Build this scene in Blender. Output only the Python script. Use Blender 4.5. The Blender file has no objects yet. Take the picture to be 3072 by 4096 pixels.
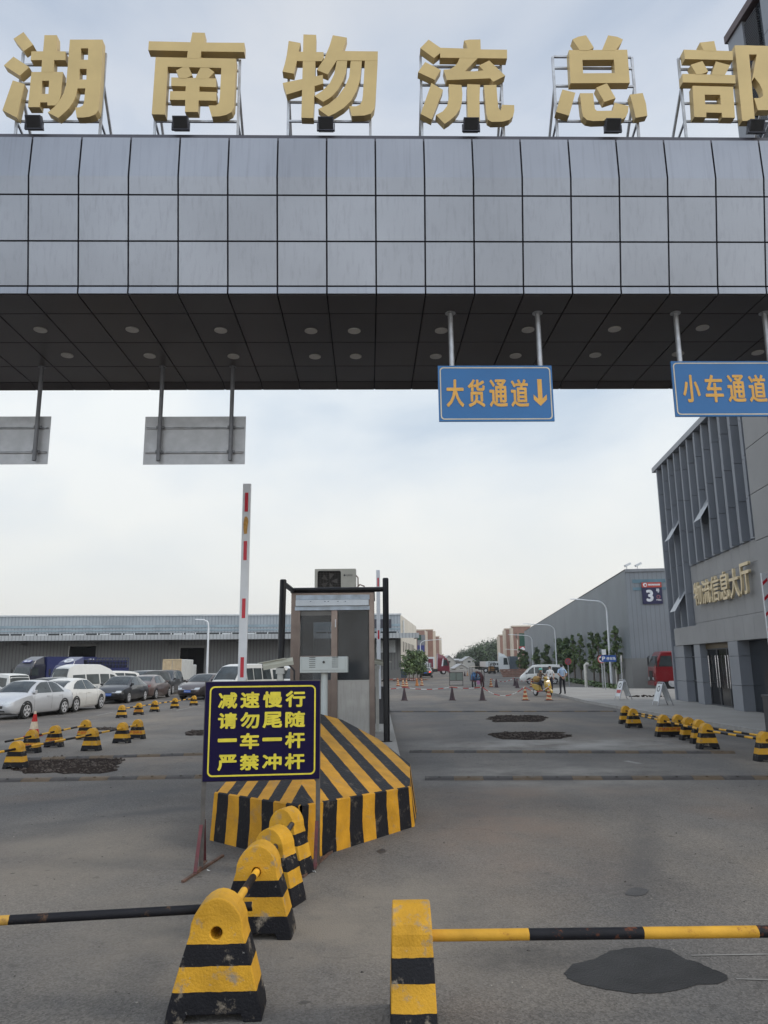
import bpy, bmesh, math, random
from mathutils import Matrix, Vector
R = math.radians
SC = bpy.context.scene
COL = SC.collection
random.seed(7)

# ------------------------------------------------------------------ camera
F, CX, CY = 3000.0, 1536.0, 2048.0          # focal length and centre, in pixels of the 3072x4096 photo
PITCH, ROLL, EYE = R(11.48), -0.0105, 1.95
cam = bpy.data.cameras.new("camera"); camo = bpy.data.objects.new("camera", cam); COL.objects.link(camo)
CM = Matrix.Rotation(math.pi/2 + PITCH, 4, 'X') @ Matrix.Rotation(ROLL, 4, 'Z')
camo.matrix_world = Matrix.Translation((0, 0, EYE)) @ CM
cam.sensor_fit = 'VERTICAL'; cam.sensor_height = 36.0; cam.lens = F/4096*36.0
cam.clip_start = 0.05; cam.clip_end = 6000
SC.camera = camo

# ------------------------------------------------------------------ sky, sun, exposure
SUN_EL, SUN_AZ = R(36), R(98)               # azimuth clockwise from +Y: from the right
world = bpy.data.worlds.new("World"); SC.world = world; world.use_nodes = True
nt = world.node_tree; nt.nodes.clear()
def wn(t, **k):
    n = nt.nodes.new(t)
    for a, b in k.items(): setattr(n, a, b)
    return n
sky = wn('ShaderNodeTexSky', sky_type='NISHITA', sun_disc=False, sun_elevation=SUN_EL, sun_rotation=SUN_AZ,
         air_density=1.2, dust_density=3.0, ozone_density=1.5, altitude=60)
tc = wn('ShaderNodeTexCoord'); mp = wn('ShaderNodeMapping'); mp.inputs['Scale'].default_value = (1, 1, 2.1)
mp.inputs['Location'].default_value = (3.1, 1.7, 0.4)
nz = wn('ShaderNodeTexNoise'); nz.inputs['Scale'].default_value = 1.7; nz.inputs['Detail'].default_value = 6
nz.inputs['Roughness'].default_value = 0.52; nz.inputs['Distortion'].default_value = 0.35
cr = wn('ShaderNodeValToRGB')
KS = 7.9
el = cr.color_ramp.elements
el[0].position = 0.33; el[0].color = (0.56, 0.66, 0.79, 1)
el[1].position = 0.62; el[1].color = (0.95, 0.975, 0.985, 1)
e2 = el.new(0.49); e2.color = (0.80, 0.86, 0.925, 1)
sx = wn('ShaderNodeSeparateXYZ')
gr = wn('ShaderNodeValToRGB')               # brighter and warmer toward the horizon, greyer overhead
g = gr.color_ramp.elements
g[0].position = 0.0; g[0].color = (0.99, 0.955, 0.92, 1)
g[1].position = 1.0; g[1].color = (0.66, 0.69, 0.75, 1)
for pos, c in ((0.10, (1.06, 1.045, 1.01, 1)), (0.34, (1.10, 1.11, 1.10, 1)), (0.62, (0.86, 0.88, 0.935, 1))):
    e = g.new(pos); e.color = c
mulc = wn('ShaderNodeMix', data_type='RGBA', blend_type='MULTIPLY'); mulc.inputs[0].default_value = 1.0
sc_ = wn('ShaderNodeMix', data_type='RGBA', blend_type='MULTIPLY'); sc_.inputs[0].default_value = 1.0
sc_.inputs[7].default_value = (KS, KS, KS, 1)
cldf = wn('ShaderNodeMix', data_type='RGBA', blend_type='MIX')   # clouds fade into bright haze low down
hz = wn('ShaderNodeMapRange'); hz.inputs[1].default_value = 0.02; hz.inputs[2].default_value = 0.26
mixs = wn('ShaderNodeMix', data_type='RGBA'); mixs.inputs[0].default_value = 0.9
bg = wn('ShaderNodeBackground'); bg.inputs['Strength'].default_value = 0.12
wo = wn('ShaderNodeOutputWorld')
L = nt.links.new
L(tc.outputs['Generated'], mp.inputs['Vector']); L(mp.outputs[0], nz.inputs['Vector']); L(nz.outputs[0], cr.inputs[0])
L(tc.outputs['Generated'], sx.inputs[0]); L(sx.outputs[2], gr.inputs[0]); L(sx.outputs[2], hz.inputs[0])
cldf.inputs[6].default_value = (0.93, 0.94, 0.93, 1)
L(hz.outputs[0], cldf.inputs[0]); L(cr.outputs[0], cldf.inputs[7])
L(cldf.outputs[2], mulc.inputs[6]); L(gr.outputs[0], mulc.inputs[7])
# sky brightness raised overhead and behind the camera, added to light the front faces
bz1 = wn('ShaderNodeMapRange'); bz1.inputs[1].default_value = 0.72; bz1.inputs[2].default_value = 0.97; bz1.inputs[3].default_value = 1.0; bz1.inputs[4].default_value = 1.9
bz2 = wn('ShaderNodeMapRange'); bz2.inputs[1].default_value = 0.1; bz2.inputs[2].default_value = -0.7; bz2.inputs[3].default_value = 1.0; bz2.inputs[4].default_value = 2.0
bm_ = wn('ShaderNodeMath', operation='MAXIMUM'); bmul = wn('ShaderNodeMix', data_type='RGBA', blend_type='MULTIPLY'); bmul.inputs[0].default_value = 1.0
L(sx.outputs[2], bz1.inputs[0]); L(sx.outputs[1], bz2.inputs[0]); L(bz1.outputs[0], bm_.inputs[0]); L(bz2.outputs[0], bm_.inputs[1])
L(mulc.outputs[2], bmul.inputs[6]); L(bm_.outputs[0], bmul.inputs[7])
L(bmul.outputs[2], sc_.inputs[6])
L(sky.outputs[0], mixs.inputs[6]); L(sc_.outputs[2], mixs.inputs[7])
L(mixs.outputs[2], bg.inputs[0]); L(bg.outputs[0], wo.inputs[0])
sl = bpy.data.lights.new("sun", 'SUN'); sl.energy = 1.4; sl.angle = R(14); sl.color = (1.0, 0.93, 0.82)
so = bpy.data.objects.new("sun", sl); COL.objects.link(so)
sd = Vector((math.sin(SUN_AZ)*math.cos(SUN_EL), math.cos(SUN_AZ)*math.cos(SUN_EL), math.sin(SUN_EL)))
so.rotation_euler = sd.to_track_quat('Z', 'Y').to_euler(); so.location = (30, 10, 40)
SC.view_settings.view_transform = 'Standard'; SC.view_settings.look = 'None'
SC.view_settings.exposure = 0.0; SC.view_settings.gamma = 1.0
SC.cycles.max_bounces = 6; SC.cycles.use_denoising = True

# ------------------------------------------------------------------ photo pixel -> place in the world
def ray(px, py): return (CM.to_3x3() @ Vector(((px-CX)/F, -(py-CY)/F, -1.0)))
def G(px, py, z=0.0):
    d = ray(px, py); t = (z-EYE)/d.z
    return Vector((d.x*t, d.y*t, z))
def at(px, py, Y):
    d = ray(px, py); t = Y/d.y
    return Vector((d.x*t, Y, EYE+d.z*t))
def plane(px, py, P, N):
    d = ray(px, py); O = Vector((0, 0, EYE)); t = (Vector(P)-O).dot(N)/d.dot(N)
    return O+d*t

# ------------------------------------------------------------------ materials
MATS = {}
def M(name, col, rough=0.6, metal=0.0, var=0.12, scale=4.0, bump=0.0, bscale=60.0, dirt=None, dirt_amt=0.4, dirt_scale=3.0,
      spec=0.5, coat=0.0, streak=None, rnd=False):
    if name in MATS: return MATS[name]
    m = bpy.data.materials.new(name); m.use_nodes = True; MATS[name] = m
    t = m.node_tree; b = t.nodes['Principled BSDF']; lk = t.links.new
    b.inputs['Roughness'].default_value = rough; b.inputs['Metallic'].default_value = metal
    b.inputs['Specular IOR Level'].default_value = spec; b.inputs['Coat Weight'].default_value = coat
    c = t.nodes.new('ShaderNodeTexCoord'); vec = c.outputs['Object']
    if rnd:
        oi = t.nodes.new('ShaderNodeObjectInfo'); ad = t.nodes.new('ShaderNodeVectorMath'); ad.operation = 'ADD'
        ml = t.nodes.new('ShaderNodeMath'); ml.operation = 'MULTIPLY'; ml.inputs[1].default_value = 37.0
        lk(oi.outputs['Random'], ml.inputs[0]); lk(vec, ad.inputs[0]); lk(ml.outputs[0], ad.inputs[1]); vec = ad.outputs[0]
    n = t.nodes.new('ShaderNodeTexNoise'); n.inputs['Scale'].default_value = scale; n.inputs['Detail'].default_value = 6
    lk(vec, n.inputs['Vector'])
    mr = t.nodes.new('ShaderNodeMapRange'); mr.inputs[1].default_value = 0.3; mr.inputs[2].default_value = 0.7
    mr.inputs[3].default_value = 1-var; mr.inputs[4].default_value = 1+var; lk(n.outputs[0], mr.inputs[0])
    mx = t.nodes.new('ShaderNodeMix'); mx.data_type = 'RGBA'; mx.blend_type = 'MULTIPLY'; mx.inputs[0].default_value = 1
    mx.inputs[6].default_value = (*col, 1); lk(mr.outputs[0], mx.inputs[7]); out = mx.outputs[2]
    if dirt:
        n2 = t.nodes.new('ShaderNodeTexNoise'); n2.inputs['Scale'].default_value = dirt_scale; n2.inputs['Detail'].default_value = 9
        n2.inputs['Roughness'].default_value = 0.65
        if streak:
            mpp = t.nodes.new('ShaderNodeMapping'); mpp.inputs['Scale'].default_value = streak
            lk(vec, mpp.inputs[0]); lk(mpp.outputs[0], n2.inputs['Vector'])
        else: lk(vec, n2.inputs['Vector'])
        r2 = t.nodes.new('ShaderNodeMapRange'); r2.inputs[1].default_value = 0.5; r2.inputs[2].default_value = 0.72
        r2.inputs[4].default_value = dirt_amt; lk(n2.outputs[0], r2.inputs[0])
        m2 = t.nodes.new('ShaderNodeMix'); m2.data_type = 'RGBA'; m2.inputs[7].default_value = (*dirt, 1)
        lk(r2.outputs[0], m2.inputs[0]); lk(out, m2.inputs[6]); out = m2.outputs[2]
    lk(out, b.inputs['Base Color'])
    if bump:
        n3 = t.nodes.new('ShaderNodeTexNoise'); n3.inputs['Scale'].default_value = bscale; n3.inputs['Detail'].default_value = 4
        lk(vec, n3.inputs['Vector'])
        bp = t.nodes.new('ShaderNodeBump'); bp.inputs['Strength'].default_value = bump; bp.inputs['Distance'].default_value = 0.01
        lk(n3.outputs[0], bp.inputs['Height']); lk(bp.outputs[0], b.inputs['Normal'])
    return m

def stripes(name, colA, colB, source, period=1.0, rough=0.6, wobble=0.01, wear=None, wear_amt=0.5, bump=0.35, steps=None, rnd=True, wscale=9.0, bscale=45):
    """two paints: source 'u' = uv.x, 'z'/'x' = object axis; steps = list of z limits where the paint changes"""
    m = bpy.data.materials.new(name); m.use_nodes = True; MATS[name] = m
    t = m.node_tree; b = t.nodes['Principled BSDF']; lk = t.links.new
    b.inputs['Roughness'].default_value = rough; b.inputs['Specular IOR Level'].default_value = 0.22
    c = t.nodes.new('ShaderNodeTexCoord'); s = t.nodes.new('ShaderNodeSeparateXYZ')
    lk(c.outputs['UV' if source == 'u' else 'Object'], s.inputs[0])
    val = s.outputs[{'u': 0, 'x': 0, 'z': 2}[source]]
    vec = c.outputs['Object']
    if rnd:
        oi = t.nodes.new('ShaderNodeObjectInfo'); ad = t.nodes.new('ShaderNodeVectorMath'); ad.operation = 'ADD'
        ml = t.nodes.new('ShaderNodeMath'); ml.operation = 'MULTIPLY'; ml.inputs[1].default_value = 37.0
        lk(oi.outputs['Random'], ml.inputs[0]); lk(vec, ad.inputs[0]); lk(ml.outputs[0], ad.inputs[1]); vec = ad.outputs[0]
    n = t.nodes.new('ShaderNodeTexNoise'); n.inputs['Scale'].default_value = wscale; n.inputs['Detail'].default_value = 5
    lk(vec, n.inputs['Vector'])
    wob = t.nodes.new('ShaderNodeMath'); wob.operation = 'MULTIPLY_ADD'; wob.inputs[1].default_value = wobble*4
    wob.inputs[2].default_value = -wobble*2; lk(n.outputs[0], wob.inputs[0])
    add = t.nodes.new('ShaderNodeMath'); add.operation = 'ADD'; lk(val, add.inputs[0]); lk(wob.outputs[0], add.inputs[1])
    if steps:
        ramp = t.nodes.new('ShaderNodeValToRGB'); ramp.color_ramp.interpolation = 'CONSTANT'
        top = 1.0
        e = ramp.color_ramp.elements; e[0].position = 0; e[0].color = (0, 0, 0, 1)
        e[1].position = steps[0]; e[1].color = (1, 1, 1, 1)
        for i, z in enumerate(steps[1:]):
            q = e.new(z); v = float(i % 2); q.color = (v, v, v, 1)
        lk(add.outputs[0], ramp.inputs[0]); fac = ramp.outputs[0]
    else:
        dv = t.nodes.new('ShaderNodeMath'); dv.operation = 'DIVIDE'; dv.inputs[1].default_value = period; lk(add.outputs[0], dv.inputs[0])
        fl = t.nodes.new('ShaderNodeMath'); fl.operation = 'FLOORED_MODULO'; fl.inputs[1].default_value = 1.0; lk(dv.outputs[0], fl.inputs[0])
        gt = t.nodes.new('ShaderNodeMath'); gt.operation = 'GREATER_THAN'; gt.inputs[1].default_value = 0.5; lk(fl.outputs[0], gt.inputs[0]); fac = gt.outputs[0]
    mx = t.nodes.new('ShaderNodeMix'); mx.data_type = 'RGBA'; mx.inputs[6].default_value = (*colA, 1); mx.inputs[7].default_value = (*colB, 1)
    lk(fac, mx.inputs[0]); out = mx.outputs[2]
    n1 = t.nodes.new('ShaderNodeTexNoise'); n1.inputs['Scale'].default_value = 5.0; n1.inputs['Detail'].default_value = 8; lk(vec, n1.inputs['Vector'])
    mr = t.nodes.new('ShaderNodeMapRange'); mr.inputs[1].default_value = 0.3; mr.inputs[2].default_value = 0.7
    mr.inputs[3].default_value = 0.78; mr.inputs[4].default_value = 1.15; lk(n1.outputs[0], mr.inputs[0])
    mm = t.nodes.new('ShaderNodeMix'); mm.data_type = 'RGBA'; mm.blend_type = 'MULTIPLY'; mm.inputs[0].default_value = 1
    lk(out, mm.inputs[6]); lk(mr.outputs[0], mm.inputs[7]); out = mm.outputs[2]
    if wear:
        n2 = t.nodes.new('ShaderNodeTexNoise'); n2.inputs['Scale'].default_value = 7.0; n2.inputs['Detail'].default_value = 12
        n2.inputs['Roughness'].default_value = 0.72; lk(vec, n2.inputs['Vector'])
        r2 = t.nodes.new('ShaderNodeMapRange'); r2.inputs[1].default_value = 0.56; r2.inputs[2].default_value = 0.66
        r2.inputs[4].default_value = wear_amt; lk(n2.outputs[0], r2.inputs[0])
        m2 = t.nodes.new('ShaderNodeMix'); m2.data_type = 'RGBA'; m2.inputs[7].default_value = (*wear, 1)
        lk(r2.outputs[0], m2.inputs[0]); lk(out, m2.inputs[6]); out = m2.outputs[2]
    lk(out, b.inputs['Base Color'])
    if bump:
        n3 = t.nodes.new('ShaderNodeTexNoise'); n3.inputs['Scale'].default_value = bscale; n3.inputs['Detail'].default_value = 6; lk(vec, n3.inputs['Vector'])
        bp = t.nodes.new('ShaderNodeBump'); bp.inputs['Strength'].default_value = bump; bp.inputs['Distance'].default_value = 0.012
        lk(n3.outputs[0], bp.inputs['Height']); lk(bp.outputs[0], b.inputs['Normal'])
    return m

def ribbed(name, col, pitch=0.55, axis=0, depth=0.35, rough=0.55, metal=0.0, dark=0.75):
    """profiled sheet metal: vertical ribs as bump plus a darker groove line"""
    m = bpy.data.materials.new(name); m.use_nodes = True; MATS[name] = m
    t = m.node_tree; b = t.nodes['Principled BSDF']; lk = t.links.new
    b.inputs['Roughness'].default_value = rough; b.inputs['Metallic'].default_value = metal
    c = t.nodes.new('ShaderNodeTexCoord'); s = t.nodes.new('ShaderNodeSeparateXYZ'); lk(c.outputs['UV'], s.inputs[0])
    dv = t.nodes.new('ShaderNodeMath'); dv.operation = 'DIVIDE'; dv.inputs[1].default_value = pitch; lk(s.outputs[0], dv.inputs[0])
    fr = t.nodes.new('ShaderNodeMath'); fr.operation = 'FRACT'; lk(dv.outputs[0], fr.inputs[0])
    pp = t.nodes.new('ShaderNodeMath'); pp.operation = 'PINGPONG'; pp.inputs[1].default_value = 0.5; lk(fr.outputs[0], pp.inputs[0])
    st = t.nodes.new('ShaderNodeMapRange'); st.inputs[1].default_value = 0.06; st.inputs[2].default_value = 0.16; lk(pp.outputs[0], st.inputs[0])
    n = t.nodes.new('ShaderNodeTexNoise'); n.inputs['Scale'].default_value = 0.35; n.inputs['Detail'].default_value = 8; lk(c.outputs['Object'], n.inputs['Vector'])
    mr = t.nodes.new('ShaderNodeMapRange'); mr.inputs[1].default_value = 0.3; mr.inputs[2].default_value = 0.7; mr.inputs[3].default_value = 0.88; mr.inputs[4].default_value = 1.1
    lk(n.outputs[0], mr.inputs[0])
    mx = t.nodes.new('ShaderNodeMix'); mx.data_type = 'RGBA'; mx.inputs[6].default_value = (*[v*dark for v in col], 1); mx.inputs[7].default_value = (*col, 1)
    lk(st.outputs[0], mx.inputs[0])
    mm = t.nodes.new('ShaderNodeMix'); mm.data_type = 'RGBA'; mm.blend_type = 'MULTIPLY'; mm.inputs[0].default_value = 1
    lk(mx.outputs[2], mm.inputs[6]); lk(mr.outputs[0], mm.inputs[7]); lk(mm.outputs[2], b.inputs['Base Color'])
    bp = t.nodes.new('ShaderNodeBump'); bp.inputs['Strength'].default_value = depth; bp.inputs['Distance'].default_value = 0.04
    lk(st.outputs[0], bp.inputs['Height']); lk(bp.outputs[0], b.inputs['Normal'])
    return m

def glass(name, col=(0.02, 0.025, 0.03), rough=0.06):
    return M(name, col, rough=max(rough, 0.12), var=0.05, spec=0.32)

# ------------------------------------------------------------------ mesh builder
class MB:
    def __init__(s, T=None): s.v = []; s.f = []; s.m = []; s.uv = []; s.T = T
    def add(s, vs, fs, mi=0, uvs=None):
        o = len(s.v)
        for q in vs:
            q = Vector(q); s.v.append(s.T @ q if s.T else q)
        for k, f in enumerate(fs):
            s.f.append([o+i for i in f]); s.m.append(mi); s.uv.append(uvs[k] if uvs else None)
        return s
    def bx(s, x0, x1, y0, y1, z0, z1, mi=0):
        vs = [(x, y, z) for x in (x0, x1) for y in (y0, y1) for z in (z0, z1)]
        return s.add(vs, [(0, 1, 3, 2), (4, 6, 7, 5), (0, 4, 5, 1), (2, 3, 7, 6), (0, 2, 6, 4), (1, 5, 7, 3)], mi)
    def box(s, c, d, mi=0, rot=None):
        x, y, z = d[0]/2, d[1]/2, d[2]/2
        vs = [Vector((a*x, b*y, e*z)) for a in (-1, 1) for b in (-1, 1) for e in (-1, 1)]
        if rot is not None: vs = [rot @ q for q in vs]
        return s.add([q+Vector(c) for q in vs], [(0, 1, 3, 2), (4, 6, 7, 5), (0, 4, 5, 1), (2, 3, 7, 6), (0, 2, 6, 4), (1, 5, 7, 3)], mi)
    def beam(s, p, q, w, h, mi=0):
        p, q = Vector(p), Vector(q); d = q-p
        r = d.to_track_quat('Z', 'Y').to_matrix()
        return s.box((p+q)/2, (w, h, d.length), mi, r)
    def tube(s, p, q, r, n=10, r2=None, mi=0):
        return s.path([p, q], [r, r if r2 is None else r2], n, mi)
    def path(s, pts, rad, n=8, mi=0, cap=True):
        pts = [Vector(p) for p in pts]
        if not isinstance(rad, (list, tuple)): rad = [rad]*len(pts)
        vs, fs = [], []; up = None
        for i, p in enumerate(pts):
            d = (pts[min(i+1, len(pts)-1)]-pts[max(i-1, 0)]).normalized()
            if up is None: up = d.orthogonal()
            up = (up - d*up.dot(d)).normalized(); w = d.cross(up)
            for k in range(n):
                a = 2*math.pi*k/n; vs.append(p+(up*math.cos(a)+w*math.sin(a))*rad[i])
        for i in range(len(pts)-1):
            for k in range(n):
                a, b = i*n+k, i*n+(k+1) % n; fs.append((a, b, b+n, a+n))
        if cap: fs.append(tuple(range(n-1, -1, -1))); fs.append(tuple((len(pts)-1)*n+k for k in range(n)))
        return s.add(vs, fs, mi)
    def lathe(s, prof, n=16, c=(0, 0, 0), mi=0):
        vs, fs = [], []
        for r, z in prof:
            for k in range(n):
                a = 2*math.pi*k/n; vs.append((c[0]+r*math.cos(a), c[1]+r*math.sin(a), c[2]+z))
        for i in range(len(prof)-1):
            for k in range(n):
                a, b = i*n+k, i*n+(k+1) % n; fs.append((a, b, b+n, a+n))
        fs.append(tuple(range(n-1, -1, -1))); fs.append(tuple((len(prof)-1)*n+k for k in range(n)))
        return s.add(vs, fs, mi)
    def disc(s, c, nrm, r, t, n=16, mi=0):
        c = Vector(c); nrm = Vector(nrm).normalized()
        return s.tube(c-nrm*t/2, c+nrm*t/2, r, n, mi=mi)
    def prism(s, outer, y0, y1, holes=(), mi=0):
        """2-D outline in x,z (with holes) made solid between y0 and y1"""
        bm = bmesh.new(); loops = []
        for lp in [outer]+list(holes):
            vv = [bm.verts.new((x, y0, z)) for x, z in lp]; loops.append(vv)
            for i in range(len(vv)): bm.edges.new((vv[i], vv[(i+1) % len(vv)]))
        bmesh.ops.triangle_fill(bm, use_beauty=True, use_dissolve=False, edges=bm.edges[:], normal=(0, -1, 0))
        bm.verts.index_update(); n = len(bm.verts)
        vs = [v.co.copy() for v in bm.verts]
        fs = [tuple(v.index for v in f.verts) for f in bm.faces]
        li = [[v.index for v in lp] for lp in loops]; bm.free()
        vs2 = vs+[Vector((v.x, y1, v.z)) for v in vs]
        al = fs+[tuple(i+n for i in reversed(f)) for f in fs]
        for lp in li:
            for i in range(len(lp)):
                a, b = lp[i], lp[(i+1) % len(lp)]; al.append((a, b, b+n, a+n))
        return s.add(vs2, al, mi)
    def loft(s, rings, mi=0, cap=True):
        n = len(rings[0]); vs = [p for r in rings for p in r]; fs = []
        for i in range(len(rings)-1):
            for k in range(n):
                a, b = i*n+k, i*n+(k+1) % n; fs.append((a, b, b+n, a+n))
        if cap: fs.append(tuple(range(n-1, -1, -1))); fs.append(tuple((len(rings)-1)*n+k for k in range(n)))
        return s.add(vs, fs, mi)
    def build(s, name, mats, parent=None, smooth=None, bevel=None, fixn=True):
        me = bpy.data.meshes.new(name); me.from_pydata([tuple(v) for v in s.v], [], s.f)
        if not isinstance(mats, (list, tuple)): mats = [mats]
        for q in mats: me.materials.append(q)
        me.polygons.foreach_set('material_index', s.m)
        if any(u is not None for u in s.uv):
            uvl = me.uv_layers.new(name='UVMap')
            for p, u in zip(me.polygons, s.uv):
                if u is None: continue
                for k, li in enumerate(p.loop_indices): uvl.data[li].uv = u[k]
        if fixn:
            bm = bmesh.new(); bm.from_mesh(me); bmesh.ops.recalc_face_normals(bm, faces=bm.faces[:]); bm.to_mesh(me); bm.free()
        if smooth is not None:
            me.polygons.foreach_set('use_smooth', [True]*len(me.polygons)); me.set_sharp_from_angle(angle=R(smooth))
        me.update()
        o = bpy.data.objects.new(name, me); COL.objects.link(o)
        if parent is not None: o.parent = parent
        if bevel:
            b = o.modifiers.new('bevel', 'BEVEL'); b.width = bevel; b.segments = 2; b.limit_method = 'ANGLE'; b.angle_limit = R(35)
        return o

def tag(o, label, cat, group=None, kind=None):
    o['label'] = label; o['category'] = cat
    if group: o['group'] = group
    if kind: o['kind'] = kind
    return o
def struct(o): o['kind'] = 'structure'; return o
def thing(name, label, cat, loc=(0, 0, 0), rz=0.0, group=None, scale=1.0):
    o = bpy.data.objects.new(name, None); COL.objects.link(o); o.empty_display_size = 0.3
    o.location = loc; o.rotation_euler = (0, 0, rz); o.scale = (scale,)*3
    return tag(o, label, cat, group)
def dup(root, loc, rz=0.0, label=None, scale=None):
    r = root.copy(); COL.objects.link(r); r.location = loc; r.rotation_euler = (0, 0, rz)
    if scale: r.scale = (scale,)*3
    if label: r['label'] = label
    for ch in root.children:
        c = ch.copy(); COL.objects.link(c); c.parent = r
        for gch in ch.children:
            d = gch.copy(); COL.objects.link(d); d.parent = c
    return r

def text(body, x0, x1, z0, z1, y, depth, name, mat, parent, weight=0.0, T=None, keep=False):
    """lettering stretched to the box x0..x1, z0..z1, facing -y, front face at y-depth"""
    cu = bpy.data.curves.new('lettering', 'FONT'); cu.body = body; cu.size = 1.0; cu.extrude = 0.5; cu.offset = weight
    cu.resolution_u = 3; cu.fill_mode = 'BOTH'
    ob = bpy.data.objects.new('lettering', cu); COL.objects.link(ob)
    dg = bpy.context.evaluated_depsgraph_get(); dg.update()
    me = bpy.data.meshes.new_from_object(ob.evaluated_get(dg))
    bpy.data.objects.remove(ob); bpy.data.curves.remove(cu)
    xs = [v.co.x for v in me.vertices]; ys = [v.co.y for v in me.vertices]
    ax, bx_, ay, by = min(xs), max(xs), min(ys), max(ys)
    sx_ = (x1-x0)/(bx_-ax); sy_ = (z1-z0)/max(by-ay, 1e-6)
    if keep: sy_ = sx_ = min(sx_, sy_)
    for v in me.vertices:
        x, yy, z = v.co
        q = Vector((x0+(x-ax)*sx_, y-(z+0.5)*depth, z0+(yy-ay)*sy_))
        v.co = T @ q if T else q
    me.materials.clear(); me.materials.append(mat); me.name = name
    o = bpy.data.objects.new(name, me); COL.objects.link(o)
    if parent is not None: o.parent = parent
    return o

def wallquad(mb, a, b, z0, z1, mi=0, u0=0.0):
    """vertical wall between ground points a and b with uv in metres"""
    a, b = Vector((a[0], a[1], 0)), Vector((b[0], b[1], 0)); ln = (b-a).length
    mb.add([(a.x, a.y, z0), (b.x, b.y, z0), (b.x, b.y, z1), (a.x, a.y, z1)], [(0, 1, 2, 3)], mi,
           [[(u0, z0), (u0+ln, z0), (u0+ln, z1), (u0, z1)]])
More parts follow.
